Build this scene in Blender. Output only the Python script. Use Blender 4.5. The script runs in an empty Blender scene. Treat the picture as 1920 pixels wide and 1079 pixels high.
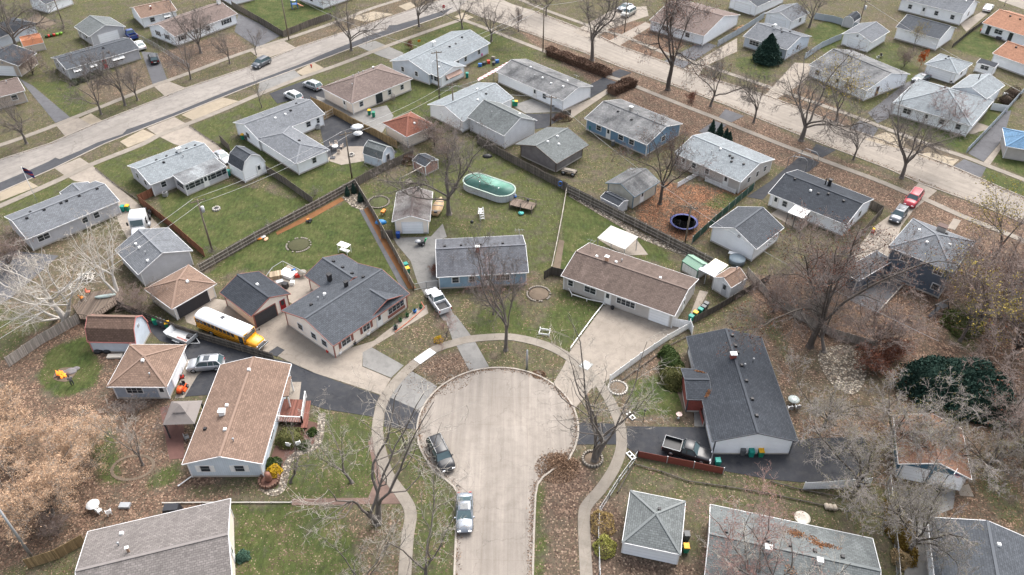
import bpy, math, random
import numpy as np
from mathutils import Vector, Matrix
R = math.radians
random.seed(7)
scene = bpy.context.scene
COL = scene.collection

# ---------------------------------------------------------------- camera, sky, sun
CAM_H = 75.0; FPX = 1490.0; DIP = R(39.5)
cam_d = bpy.data.cameras.new("camera"); cam = bpy.data.objects.new("camera", cam_d); COL.objects.link(cam)
cam.location = (0, 0, CAM_H); cam.rotation_euler = (R(90) - DIP, 0, 0)
cam_d.sensor_width = 36; cam_d.lens = 36 * FPX / 1920; cam_d.clip_end = 8000; cam_d.clip_start = 0.5
scene.camera = cam
world = bpy.data.worlds.new("World"); scene.world = world; world.use_nodes = True
wn = world.node_tree; bg = wn.nodes["Background"]
SUN_EL = 55; SUN_AZ = 30                       # azimuth measured from +Y towards +X
sky = wn.nodes.new("ShaderNodeTexSky"); sky.sky_type = 'NISHITA'; sky.sun_disc = False
sky.sun_elevation = R(SUN_EL); sky.sun_rotation = R(SUN_AZ); sky.dust_density = 6.0; sky.air_density = 1.0; sky.ozone_density = 1.0
hs = wn.nodes.new("ShaderNodeHueSaturation"); hs.inputs["Saturation"].default_value = 0.42
wn.links.new(sky.outputs[0], hs.inputs["Color"]); wn.links.new(hs.outputs[0], bg.inputs[0]); bg.inputs[1].default_value = 0.15
sd = bpy.data.lights.new("sun", 'SUN'); sd.energy = 0.8; sd.angle = R(45); sd.color = (1.0, 0.985, 0.965)
sun = bpy.data.objects.new("sun", sd); COL.objects.link(sun)
sdir = Vector((math.sin(R(SUN_AZ)) * math.cos(R(SUN_EL)), math.cos(R(SUN_AZ)) * math.cos(R(SUN_EL)), math.sin(R(SUN_EL))))
sun.rotation_euler = sdir.to_track_quat('Z', 'Y').to_euler(); sun.location = (0, 100, 150)
scene.view_settings.view_transform = 'Standard'; scene.view_settings.look = 'None'; scene.view_settings.gamma = 1
scene.view_settings.exposure = 1.42

# ---------------------------------------------------------------- helpers
CD, SD = math.cos(DIP), math.sin(DIP)
def P(px, py, z=0.0):
    "point of the photograph -> point of the place at height z"
    a = (px - 960) / FPX; b = -(py - 539.5) / FPX
    dx, dy, dz = a, CD + b * SD, -SD + b * CD
    t = (z - CAM_H) / dz
    return Vector((dx * t, dy * t, z))
def top_height(base, ty):
    "height of a thing standing at base whose top shows at row ty"
    g = P(*base); b = -(ty - 539.5) / FPX
    dy, dz = CD + b * SD, -SD + b * CD
    return CAM_H + dz * g.y / dy
def tag(o, label=None, cat=None, group=None, kind=None):
    if label: o["label"] = label
    if cat: o["category"] = cat
    if group: o["group"] = group
    if kind: o["kind"] = kind
    return o
def empty(name, loc=(0, 0, 0), rz=0.0, label=None, cat=None, group=None):
    o = bpy.data.objects.new(name, None); COL.objects.link(o); o.location = loc; o.rotation_euler = (0, 0, rz)
    o.empty_display_size = 0.3
    return tag(o, label, cat, group)

class MB:
    "collects faces; build() links them as one mesh object"
    def __init__(s): s.v = []; s.f = []; s.m = []; s.mi = 0; s.sm = []
    def add(s, vs, fs, smooth=False):
        o = len(s.v); s.v += [tuple(v) for v in vs]
        for f in fs: s.f.append(tuple(o + i for i in f)); s.m.append(s.mi); s.sm.append(smooth)
        return s
    def box(s, c, d, rz=0.0, taper=1.0, M=None):
        cx, cy, cz = c; x, y, z = d[0] / 2, d[1] / 2, d[2] / 2; vs = []
        cr, sr = math.cos(rz), math.sin(rz)
        for sz in (-1, 1):
            k = taper if sz > 0 else 1
            for sx, sy in ((-1, -1), (1, -1), (1, 1), (-1, 1)):
                px, py = sx * x * k, sy * y * k
                vs.append((cx + px * cr - py * sr, cy + px * sr + py * cr, cz + sz * z))
        if M: vs = [M @ Vector(v) for v in vs]
        return s.add(vs, [(3, 2, 1, 0), (4, 5, 6, 7), (0, 1, 5, 4), (1, 2, 6, 5), (2, 3, 7, 6), (3, 0, 4, 7)])
    def tube(s, pts, rad, n=6, smooth=True, cap=True):
        pts = [Vector(p) for p in pts]; rr = rad if isinstance(rad, (list, tuple)) else [rad] * len(pts)
        vs = []; fs = []
        for i, p in enumerate(pts):
            d = (pts[min(i + 1, len(pts) - 1)] - pts[max(i - 1, 0)])
            if d.length < 1e-6: d = Vector((0, 0, 1))
            d.normalize()
            u = d.cross(Vector((0, 0, 1)) if abs(d.z) < .95 else Vector((1, 0, 0))).normalized(); w = d.cross(u)
            for k in range(n):
                a = 2 * math.pi * k / n
                vs.append(p + (u * math.cos(a) + w * math.sin(a)) * rr[i])
        for i in range(len(pts) - 1):
            for k in range(n):
                fs.append((i * n + k, i * n + (k + 1) % n, (i + 1) * n + (k + 1) % n, (i + 1) * n + k))
        if cap:
            fs.append(tuple(range(n - 1, -1, -1))); fs.append(tuple((len(pts) - 1) * n + k for k in range(n)))
        return s.add(vs, fs, smooth)
    def cyl(s, c, r, h, n=12, r2=None):
        return s.tube([c, (c[0], c[1], c[2] + h)], [r, r if r2 is None else r2], n)
    def bar(s, a, b, w, h):
        "box beam from a to b"
        a = Vector(a); b = Vector(b); d = b - a; L = d.length
        if L < 1e-5: return s
        q = d.to_track_quat('X', 'Z').to_matrix().to_4x4()
        return s.box((0, 0, 0), (L, w, h), M=Matrix.Translation((a + b) / 2) @ q)
    def lathe(s, prof, n=16, c=(0, 0, 0), sx=1, sy=1, cap=True):
        vs = []; fs = []
        for r, z in prof:
            for k in range(n):
                a = 2 * math.pi * k / n; vs.append((c[0] + r * math.cos(a) * sx, c[1] + r * math.sin(a) * sy, c[2] + z))
        for i in range(len(prof) - 1):
            for k in range(n): fs.append((i * n + k, i * n + (k + 1) % n, (i + 1) * n + (k + 1) % n, (i + 1) * n + k))
        if cap: fs.append(tuple(range(n - 1, -1, -1))); fs.append(tuple((len(prof) - 1) * n + k for k in range(n)))
        return s.add(vs, fs, n > 6)
    def sph(s, c, r, n=10, sx=1, sy=1, sz=1):
        m = max(5, n // 2)
        return s.lathe([(max(.001, r * math.sin(math.pi * i / m)), -r * sz * math.cos(math.pi * i / m)) for i in range(m + 1)], n, c, sx, sy)
    def prism(s, outline, z0, z1):
        n = len(outline)
        vs = [(p[0], p[1], z0) for p in outline] + [(p[0], p[1], z1) for p in outline]
        return s.add(vs, [tuple(range(n - 1, -1, -1)), tuple(range(n, 2 * n))] + [(i, (i + 1) % n, n + (i + 1) % n, n + i) for i in range(n)])
    def loft(s, rings, smooth=True, cap=True):
        n = len(rings[0]); vs = [v for r in rings for v in r]; fs = []
        for i in range(len(rings) - 1):
            for k in range(n): fs.append((i * n + k, i * n + (k + 1) % n, (i + 1) * n + (k + 1) % n, (i + 1) * n + k))
        if cap: fs.append(tuple(range(n - 1, -1, -1))); fs.append(tuple((len(rings) - 1) * n + k for k in range(n)))
        return s.add(vs, fs, smooth)
    def mesh(s, name, mats):
        me = bpy.data.meshes.new(name); me.from_pydata(s.v, [], s.f)
        if not isinstance(mats, (list, tuple)): mats = [mats]
        for m in mats: me.materials.append(m)
        me.polygons.foreach_set("material_index", s.m)
        me.polygons.foreach_set("use_smooth", s.sm)
        if len(s.f) < 4000:
            uv = me.uv_layers.new(name="UVMap"); me.update()
            for p in me.polygons:
                n = p.normal
                t = Vector((-n.y, n.x, 0)) if abs(n.z) < .999 else Vector((1, 0, 0))
                if t.length < 1e-5: t = Vector((1, 0, 0))
                t.normalize(); b = n.cross(t)
                for li in p.loop_indices:
                    c = me.vertices[me.loops[li].vertex_index].co
                    uv.data[li].uv = (c.dot(t), c.dot(b))
        me.update()
        return me
    def build(s, name, mats, parent=None, loc=None, rz=0.0):
        o = bpy.data.objects.new(name, s.mesh(name, mats)); COL.objects.link(o)
        if parent: o.parent = parent
        if loc is not None: o.location = loc
        if rz: o.rotation_euler = (0, 0, rz)
        return o
def copy_thing(root, loc=None, rz=None, label=None, scale=None, group=None):
    r = root.copy(); COL.objects.link(r)
    if loc is not None: r.location = loc
    if rz is not None: r.rotation_euler = (0, 0, rz)
    if label: r["label"] = label
    if group: r["group"] = group
    if scale is not None: r.scale = scale
    for ch in root.children:
        c = ch.copy(); COL.objects.link(c); c.parent = r
        for g in ch.children:
            d = g.copy(); COL.objects.link(d); d.parent = c
    return r

# ---------------------------------------------------------------- materials
def srgb(r, g, b):
    f = lambda c: (c / 255 / 12.92) if c / 255 <= .04045 else ((c / 255 + .055) / 1.055) ** 2.4
    return (f(r), f(g), f(b))
class NT:
    def __init__(s, name):
        s.m = bpy.data.materials.new(name); s.m.use_nodes = True; s.t = s.m.node_tree
        s.b = s.t.nodes["Principled BSDF"]
    def n(s, typ, **kw):
        x = s.t.nodes.new(typ)
        for k, v in kw.items():
            if k.startswith('i_'): x.inputs[k[2:].replace('_', ' ')].default_value = v
            else: setattr(x, k, v)
        return x
    def l(s, a, b): s.t.links.new(a, b)
    def coord(s, kind='Object'):
        return s.n("ShaderNodeTexCoord").outputs[kind]
    def noise(s, vec, scale, detail=4, rough=.6, dist=0):
        x = s.n("ShaderNodeTexNoise"); x.inputs["Scale"].default_value = scale; x.inputs["Detail"].default_value = detail
        x.inputs["Roughness"].default_value = rough; x.inputs["Distortion"].default_value = dist; s.l(vec, x.inputs["Vector"]); return x.outputs["Fac"]
    def ramp(s, fac, stops):
        x = s.n("ShaderNodeValToRGB"); s.l(fac, x.inputs[0]); e = x.color_ramp.elements
        while len(e) < len(stops): e.new(.5)
        for i, (p, c) in enumerate(stops):
            e[i].position = p; e[i].color = (c, c, c, 1) if isinstance(c, (int, float)) else (*c, 1)
        return x.outputs[0]
    def mix(s, fac, a, b, mode='MIX'):
        x = s.n("ShaderNodeMix", data_type='RGBA', blend_type=mode)
        for i, v in ((0, fac), (6, a), (7, b)):
            if isinstance(v, bpy.types.NodeSocket): s.l(v, x.inputs[i])
            elif i == 0: x.inputs[0].default_value = v
            else: x.inputs[i].default_value = (*v, 1)
        return x.outputs[2]
    def math(s, op, a, b=0, clamp=False):
        x = s.n("ShaderNodeMath", operation=op, use_clamp=clamp)
        for i, v in ((0, a), (1, b)):
            if isinstance(v, bpy.types.NodeSocket): s.l(v, x.inputs[i])
            else: x.inputs[i].default_value = v
        return x.outputs[0]
    def bump(s, h, strength=.3, dist=.02):
        x = s.n("ShaderNodeBump"); x.inputs["Strength"].default_value = strength; x.inputs["Distance"].default_value = dist
        s.l(h, x.inputs["Height"]); s.l(x.outputs[0], s.b.inputs["Normal"])
    def out(s, col, rough=.8, spec=None, metal=0):
        if isinstance(col, bpy.types.NodeSocket): s.l(col, s.b.inputs["Base Color"])
        else: s.b.inputs["Base Color"].default_value = (*col, 1)
        s.b.inputs["Roughness"].default_value = rough; s.b.inputs["Metallic"].default_value = metal
        if spec is not None: s.b.inputs["Specular IOR Level"].default_value = spec
        return s.m
MC = {}
def plain(name, c, rough=.6, var=.25, scale=3.0, metal=0, spec=.3):
    "painted or plain surface with dirt variation"
    k = ('p', name)
    if k in MC: return MC[k]
    t = NT(name); v = t.coord(); f = t.noise(v, scale, 5)
    lo = tuple(x * (1 - var) for x in c); hi = tuple(min(1, x * (1 + var * .6)) for x in c)
    MC[k] = t.out(t.mix(f, lo, hi), rough, spec, metal); return MC[k]
def roofmat(name, c, streak=.35, c2=None, rows=True):
    k = ('r', name)
    if k in MC: return MC[k]
    plain('ridge_' + name, tuple(x * 1.0 for x in c), .9, .2)
    t = NT(name); uv = t.coord('UV'); ob = t.coord()
    br = t.n("ShaderNodeTexBrick"); t.l(uv, br.inputs["Vector"]); br.inputs["Scale"].default_value = 1.0
    br.inputs["Brick Width"].default_value = .42; br.inputs["Row Height"].default_value = .24; br.inputs["Mortar Size"].default_value = .03; br.inputs["Mortar Smooth"].default_value = .6
    br.inputs["Color1"].default_value = (.66, .66, .66, 1); br.inputs["Color2"].default_value = (1.05, 1.05, 1.05, 1); br.inputs["Mortar"].default_value = (.42, .42, .42, 1)
    mp = t.n("ShaderNodeMapping"); t.l(uv, mp.inputs[0]); mp.inputs["Scale"].default_value = (1.2, .12, 1)
    s1 = t.noise(mp.outputs[0], 1.0, 4, .65); s2 = t.noise(ob, .35, 4, .6); s3 = t.noise(ob, 7, 3, .7)
    a = t.mix(t.ramp(s1, [(.35, 0), (.7, 1)]), tuple(x * (1 - streak) for x in c), tuple(x * (1 + streak * .6) for x in c))
    a = t.mix(t.ramp(s2, [(.35, 0), (.65, 1)]), a, c2 if c2 else tuple(x * .82 for x in c)) if True else a
    a = t.mix(.75, a, br.outputs[0], 'MULTIPLY')
    a = t.mix(.5, a, t.ramp(s3, [(.3, .6), (.7, 1.4)]), 'MULTIPLY')
    t.bump(br.outputs["Fac"], .25, .01)
    MC[k] = t.out(a, .9, .12); return MC[k]
def siding(name, c, row=.2, vertical=False, dirt=.18):
    k = ('s', name)
    if k in MC: return MC[k]
    t = NT(name); uv = t.coord('UV'); sp = t.n("ShaderNodeSeparateXYZ"); t.l(uv, sp.inputs[0])
    u = sp.outputs[0 if vertical else 1]
    fr = t.math('FRACT', t.math('DIVIDE', u, row))
    line = t.ramp(fr, [(0, .62), (.14, 1.0), (1, 1.0)])
    ob = t.coord(); s2 = t.noise(ob, .8, 5, .65)
    a = t.mix(t.ramp(s2, [(.3, 0), (.7, 1)]), tuple(x * (1 - dirt) for x in c), c)
    a = t.mix(.8, a, line, 'MULTIPLY'); t.bump(fr, .35, .02)
    MC[k] = t.out(a, .65, .3); return MC[k]
def woodmat(name, c, plank=.14):
    k = ('w', name)
    if k in MC: return MC[k]
    t = NT(name); uv = t.coord('UV'); sp = t.n("ShaderNodeSeparateXYZ"); t.l(uv, sp.inputs[0])
    q = t.math('DIVIDE', sp.outputs[0], plank); fr = t.math('FRACT', q); fl = t.math('FLOOR', q)
    wn_ = t.n("ShaderNodeTexWhiteNoise", noise_dimensions='1D'); t.l(fl, wn_.inputs["W"])
    a = t.mix(wn_.outputs[0], tuple(x * .65 for x in c), tuple(min(1, x * 1.25) for x in c))
    mp = t.n("ShaderNodeMapping"); t.l(uv, mp.inputs[0]); mp.inputs["Scale"].default_value = (9, 1.0, 1)
    a = t.mix(.7, a, t.ramp(t.noise(mp.outputs[0], 1.5, 4), [(.3, .6), (.7, 1.25)]), 'MULTIPLY')
    a = t.mix(1, a, t.ramp(fr, [(0, .35), (.1, 1.0), (1, 1)]), 'MULTIPLY')
    MC[k] = t.out(a, .9, .15); return MC[k]
def glassmat():
    if 'g' in MC: return MC['g']
    t = NT("window_glass"); f = t.noise(t.coord(), .6, 2)
    MC['g'] = t.out(t.mix(f, (.012, .016, .02), (.06, .07, .08)), .08, .6); return MC['g']
def paint(name, c, rough=.25, metal=0.0):
    k = ('c', name)
    if k in MC: return MC[k]
    t = NT(name); f = t.noise(t.coord(), 1.3, 4)
    a = t.mix(f, tuple(x * .82 for x in c), tuple(min(1, x * 1.1) for x in c))
    t.b.inputs["Coat Weight"].default_value = .3; t.b.inputs["Coat Roughness"].default_value = .35
    MC[k] = t.out(a, max(rough, .38), .4, metal); return MC[k]
GL = glassmat()
WHITE = plain("white_trim", (.74, .74, .72), .5, .14)
CONC = plain("concrete", (.40, .375, .34), .9, .25, 1.2)
CGL = plain("car_glass", (.06, .095, .105), .12, .35, 1.5, 0, .6)
BLACKP = plain("black_plastic", (.02, .02, .022), .5)
RUBBER = plain("rubber", (.018, .018, .018), .9)
METAL = plain("galvanized_metal", (.33, .34, .35), .45, .2, 2, .4)
DARKMETAL = plain("dark_metal", (.05, .05, .055), .5)
POLEWOOD = plain("pole_wood", (.17, .14, .11), .9, .35, 2)

def catmull(pts, k=6, closed=False):
    n = len(pts); out = []
    rng = range(n) if closed else range(n - 1)
    for i in rng:
        g = (lambda j: pts[j % n]) if closed else (lambda j: pts[max(0, min(n - 1, j))])
        p0, p1, p2, p3 = g(i - 1), g(i), g(i + 1), g(i + 2)
        for j in range(k):
            t = j / k
            out.append(.5 * ((2 * p1) + (-p0 + p2) * t + (2 * p0 - 5 * p1 + 4 * p2 - p3) * t * t + (-p0 + 3 * p1 - 3 * p2 + p3) * t ** 3))
    if not closed: out.append(pts[-1].copy())
    return out
def offset_line(pts, d):
    out = []
    for i, p in enumerate(pts):
        t = pts[min(i + 1, len(pts) - 1)] - pts[max(i - 1, 0)]; t.z = 0; t.normalize()
        out.append(p + Vector((-t.y, t.x, 0)) * d)
    return out
def sheet(name, pix, z, mat, label=None, smooth=False, kind='structure', pts=None, edge=.0):
    pts = pts or [P(*p) for p in pix]
    if smooth: pts = catmull(pts, 5, True)
    mb = MB(); n = len(pts)
    vs = [(p.x, p.y, z) for p in pts] + [(p.x, p.y, -.05) for p in pts]
    mb.add(vs, [tuple(range(n))] + [(i, n + i, n + (i + 1) % n, (i + 1) % n) for i in range(n)])
    o = mb.build(name, mat); 
    me = o.data
    if me.polygons[0].normal.z < 0: me.flip_normals()
    return tag(o, kind=kind)
def ribbon(name, pix, w, z, mat, h=None, pts=None, kind='structure', k=5):
    pts = catmull(pts or [P(*p) for p in pix], k)
    a = offset_line(pts, w / 2); b = offset_line(pts, -w / 2); mb = MB(); zb = -.05
    vs = []
    for p, q in zip(a, b): vs += [(p.x, p.y, z), (q.x, q.y, z), (p.x, p.y, zb), (q.x, q.y, zb)]
    fs = []
    for i in range(len(pts) - 1):
        o = 4 * i; fs += [(o, o + 1, o + 5, o + 4), (o + 2, o, o + 4, o + 6), (o + 1, o + 3, o + 7, o + 5)]
    fs += [(0, 2, 3, 1), (4 * len(pts) - 4, 4 * len(pts) - 3, 4 * len(pts) - 1, 4 * len(pts) - 2)]
    mb.add(vs, fs); return tag(mb.build(name, mat), kind=kind)
# ---------------------------------------------------------------- ground
def inside(X, Y, poly):
    c = np.zeros(X.shape, bool); n = len(poly)
    for i in range(n):
        x1, y1 = poly[i]; x2, y2 = poly[i - 1]
        m = ((y1 > Y) != (y2 > Y))
        c ^= m & (X < (x2 - x1) * (Y - y1) / ((y2 - y1) if abs(y2 - y1) > 1e-9 else 1e-9) + x1)
    return c
# (outline in the photograph, green, leaf litter, orange leaves)
REG = [
 ([(-60, 0), (235, 0), (350, 100), (130, 160), (-60, 200)], .55, .35, 0),
 ([(60, 155), (130, 223), (190, 205), (140, 150)], .8, .25, 0),
 ([(140, 165), (270, 110), (288, 160), (185, 208)], .4, .7, 0),
 ([(295, 100), (440, 60), (470, 95), (318, 150)], .2, .85, 0),
 ([(150, 200), (310, 168), (309, 183), (175, 232)], .6, .45, 0),
 ([(470, -10), (640, -20), (622, 35), (532, 66), (450, 20)], .95, .08, 0),
 ([(540, 80), (760, -10), (850, -30), (860, 0), (560, 92)], .35, .6, .1),
 ([(175, 310), (297, 256), (330, 272), (240, 310), (290, 370), (255, 370)], .75, .15, 0),
 ([(0, 370), (120, 335), (150, 345), (100, 380), (0, 420)], .7, .2, 0),
 ([(357, 238), (480, 188), (580, 180), (440, 232), (420, 300)], .72, .15, 0),
 ([(180, 305), (265, 270), (300, 256), (200, 300)], .6, .3, 0),
 ([(510, 165), (700, 100), (745, 122), (600, 170)], .55, .2, 0),
 ([(735, 90), (860, 40), (960, 75), (905, 110), (760, 104)], .85, .2, 0),
 ([(705, 75), (850, 30), (862, 38), (720, 90)], .5, .5, 0),
 ([(775, 150), (900, 165), (880, 230), (820, 240), (700, 212)], .8, .12, 0),
 ([(880, 105), (960, 80), (1030, 100), (1000, 130), (890, 125)], .7, .3, 0),
 ([(960, 55), (1060, 95), (1150, 130), (1130, 145), (960, 75)], .55, .45, 0),
 ([(1010, 100), (1140, 150), (1100, 180), (990, 118)], .55, .45, 0),
 ([(300, 365), (420, 342), (590, 380), (480, 440), (385, 495), (300, 400)], .9, .05, 0),
 ([(400, 290), (440, 270), (480, 300), (590, 382), (480, 330)], .7, .15, 0),
 ([(390, 515), (480, 448), (665, 372), (700, 400), (775, 545), (700, 520), (640, 480), (560, 520), (470, 505)], 1.0, .05, 0),
 ([(430, 262), (480, 292), (590, 382), (668, 335), (775, 290), (740, 268), (620, 300), (555, 330), (480, 268)], .85, .1, 0),
 ([(680, 392), (690, 350), (780, 325), (880, 262), (1062, 352), (1045, 450), (1035, 520), (820, 445), (740, 440)], .68, .22, 0),
 ([(850, 380), (960, 400), (900, 440), (830, 430)], .62, .4, 0),
 ([(1065, 360), (1215, 440), (1260, 500), (1130, 460), (1062, 515), (1042, 505)], .92, .06, 0),
 ([(1050, 240), (1115, 262), (1250, 305), (1180, 330), (1060, 345)], .5, .42, 0),
 ([(1185, 405), (1240, 335), (1300, 350), (1420, 352), (1300, 455), (1230, 440)], .35, .85, 1),
 ([(1330, 372), (1400, 360), (1370, 400), (1320, 385)], .75, .4, .8),
 ([(960, 51), (1160, 125), (1440, 232), (1560, 292), (1930, 422), (1930, 560), (1750, 430), (1640, 380), (1500, 320), (1270, 250), (1150, 180), (1120, 165)], .2, .9, .15),
 ([(1560, 300), (1700, 345), (1680, 355), (1570, 310)], .55, .6, 0),
 ([(1130, 30), (1320, 60), (1240, 115), (1160, 86), (1120, 70)], .25, .85, .3),
 ([(1380, 110), (1450, 100), (1440, 150), (1385, 135)], .8, .25, .1),
 ([(1440, 175), (1600, 235), (1590, 215), (1490, 150), (1400, 160)], .35, .75, .3),
 ([(1330, 150), (1600, 225), (1590, 240), (1350, 150)], .25, .8, .2),
 ([(1510, 60), (1570, 30), (1610, 55), (1590, 75), (1550, 100)], .95, .05, 0),
 ([(1520, 165), (1630, 165), (1700, 150), (1650, 200), (1600, 212)], .65, .4, 0),
 ([(1620, 85), (1680, 80), (1720, 130), (1700, 155), (1640, 130)], .75, .25, 0),
 ([(1640, 20), (1690, 30), (1690, 60), (1620, 50)], .4, .5, 0),
 ([(1670, 222), (1692, 200), (1822, 247), (1870, 190), (1897, 200), (1813, 292)], 1.0, .12, 0),
 ([(1855, 302), (1880, 270), (1925, 287), (1925, 330)], 1.0, .05, 0),
 ([(1845, 312), (1925, 345), (1925, 372), (1838, 337)], .85, .2, 0),
 ([(1650, 245), (1810, 290), (1787, 315), (1630, 262)], .1, .35, .2),
 ([(1785, 90), (1850, 42), (1875, 95), (1850, 112)], .95, .08, 0),
 ([(870, 600), (960, 560), (1060, 545), (1132, 575), (1070, 657), (1000, 632), (900, 632)], .85, .3, 0),
 ([(960, 560), (1010, 540), (1060, 560), (1000, 620)], .5, .4, .2),
 ([(890, 642), (1010, 645), (1070, 675), (1040, 720), (960, 690)], .55, .55, 0),
 ([(735, 625), (830, 570), (870, 620), (800, 665), (740, 660)], .5, .6, 0),
 ([(775, 690), (855, 650), (882, 695), (825, 724)], .12, .98, 0),
 ([(600, 770), (705, 785), (720, 880), (765, 940), (500, 930), (540, 870)], .8, .4, 0),
 ([(440, 946), (752, 952), (765, 1100), (430, 1100)], .9, .38, 0),
 ([(640, 950), (752, 950), (765, 1100), (680, 1100)], .5, .65, .1),
 ([(720, 808), (785, 810), (857, 922), (850, 1100), (770, 1100), (780, 950)], .75, .45, 0),
 ([(1000, 930), (1060, 868), (1122, 880), (1092, 960), (1092, 1100), (998, 1100)], .4, .85, 0),
 ([(1002, 925), (1020, 900), (1015, 1100), (998, 1100)], .85, .3, 0),
 ([(1020, 880), (1075, 856), (1110, 900), (1070, 960), (1020, 960)], .2, .95, .1),
 ([(1085, 800), (1105, 728), (1150, 765), (1156, 830), (1120, 900), (1072, 856)], .5, .6, 0),
 ([(1150, 715), (1240, 640), (1300, 690), (1330, 800), (1175, 798)], .25, .7, .1),
 ([(1165, 725), (1235, 700), (1278, 745), (1272, 785), (1185, 782)], 1.0, .3, 0),
 ([(1190, 860), (1400, 890), (1640, 950), (1640, 1010), (1330, 948), (1285, 930), (1180, 915), (1130, 960)], .6, .55, 0),
 ([(1100, 960), (1180, 910), (1165, 1040), (1300, 1060), (1340, 950), (1320, 1100), (1105, 1100)], .15, .9, 0),
 ([(1400, 520), (1600, 500), (1930, 500), (1930, 820), (1500, 830), (1420, 620)], .12, .9, .2),
 ([(1420, 580), (1470, 600), (1490, 700), (1440, 640)], .6, .6, .1),
 ([(1500, 660), (1650, 640), (1680, 760), (1560, 800), (1470, 760)], .4, .7, 0),
 ([(1780, 560), (1850, 560), (1830, 660), (1770, 640)], .6, .5, 0),
 ([(1640, 820), (1930, 800), (1930, 1100), (1760, 975), (1640, 900)], .3, .75, .2),
 ([(1830, 870), (1900, 900), (1930, 1010), (1860, 960)], .6, .5, .3),
 ([(-80, 640), (160, 600), (330, 750), (440, 940), (160, 1010), (-80, 1100)], .3, .88, .2),
 ([(85, 660), (160, 630), (182, 680), (182, 718), (110, 745), (80, 700)], 1.0, .12, 0),
 ([(165, 830), (215, 800), (240, 900), (190, 920)], .8, .4, 0),
 ([(270, 890), (340, 860), (350, 900), (280, 915)], .8, .4, 0),
 ([(360, 905), (500, 905), (560, 930), (350, 935)], .55, .6, 0),
 ([(-80, 440), (250, 450), (230, 560), (140, 600), (-80, 680)], .5, .65, 0),
 ([(-60, 560), (100, 600), (0, 680), (-60, 700)], .7, .5, 0),
]
gx = np.concatenate([[-3500, -1200, -500, -250, -190], np.arange(-160, 160.1, .5), [190, 250, 500, 1200, 3500]])
gy = np.concatenate([[-2500, -600, -100, 10], np.arange(28, 236.1, .5), [260, 330, 500, 1200, 5000]])
GX, GY = np.meshgrid(gx, gy)
rng = np.random.default_rng(3)
def vnoise(scale, seed):
    r = np.random.default_rng(seed); g = r.random((64, 64))
    x = (GX / scale) % 63; y = (GY / scale) % 63
    x = np.clip(x, 0, 62.999); y = np.clip(y, 0, 62.999)
    i, j = x.astype(int), y.astype(int); u, v = x - i, y - j; u = u * u * (3 - 2 * u); v = v * v * (3 - 2 * v)
    return g[j, i] * (1 - u) * (1 - v) + g[j, i + 1] * u * (1 - v) + g[j + 1, i] * (1 - u) * v + g[j + 1, i + 1] * u * v
att = np.zeros(GX.shape + (4,), np.float32); att[..., 0] = .48; att[..., 1] = .45; att[..., 3] = 1
wx = GX + (vnoise(2.2, 5) - .5) * 1.6; wy = GY + (vnoise(2.2, 6) - .5) * 1.6
for pix, g_, l_, o_ in REG:
    w = [tuple(P(*p).xy) for p in pix]
    xs = [p[0] for p in w]; ys = [p[1] for p in w]
    m = (wx > min(xs)) & (wx < max(xs)) & (wy > min(ys)) & (wy < max(ys))
    m &= inside(wx, wy, w)
    att[m, 0] = g_; att[m, 1] = l_; att[m, 2] = o_
for _ in range(2):
    b = att.copy()
    b[1:-1, 1:-1] = (att[1:-1, 1:-1] * 2 + att[:-2, 1:-1] + att[2:, 1:-1] + att[1:-1, :-2] + att[1:-1, 2:]) / 6
    att = b
ny_, nx_ = GX.shape
vs = np.stack([GX.ravel(), GY.ravel(), np.zeros(GX.size)], 1)
idx = np.arange(GX.size).reshape(ny_, nx_)
fc = np.stack([idx[:-1, :-1], idx[:-1, 1:], idx[1:, 1:], idx[1:, :-1]], -1).reshape(-1, 4)
me = bpy.data.meshes.new("ground")
me.vertices.add(len(vs)); me.vertices.foreach_set("co", vs.ravel())
me.loops.add(fc.size); me.loops.foreach_set("vertex_index", fc.ravel().astype(np.int32))
me.polygons.add(len(fc)); me.polygons.foreach_set("loop_start", np.arange(0, fc.size, 4, dtype=np.int32))
me.update(calc_edges=True); me.validate()
ca = me.color_attributes.new("cover", 'FLOAT_COLOR', 'POINT'); ca.data.foreach_set("color", att.reshape(-1, 4).ravel())
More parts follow.
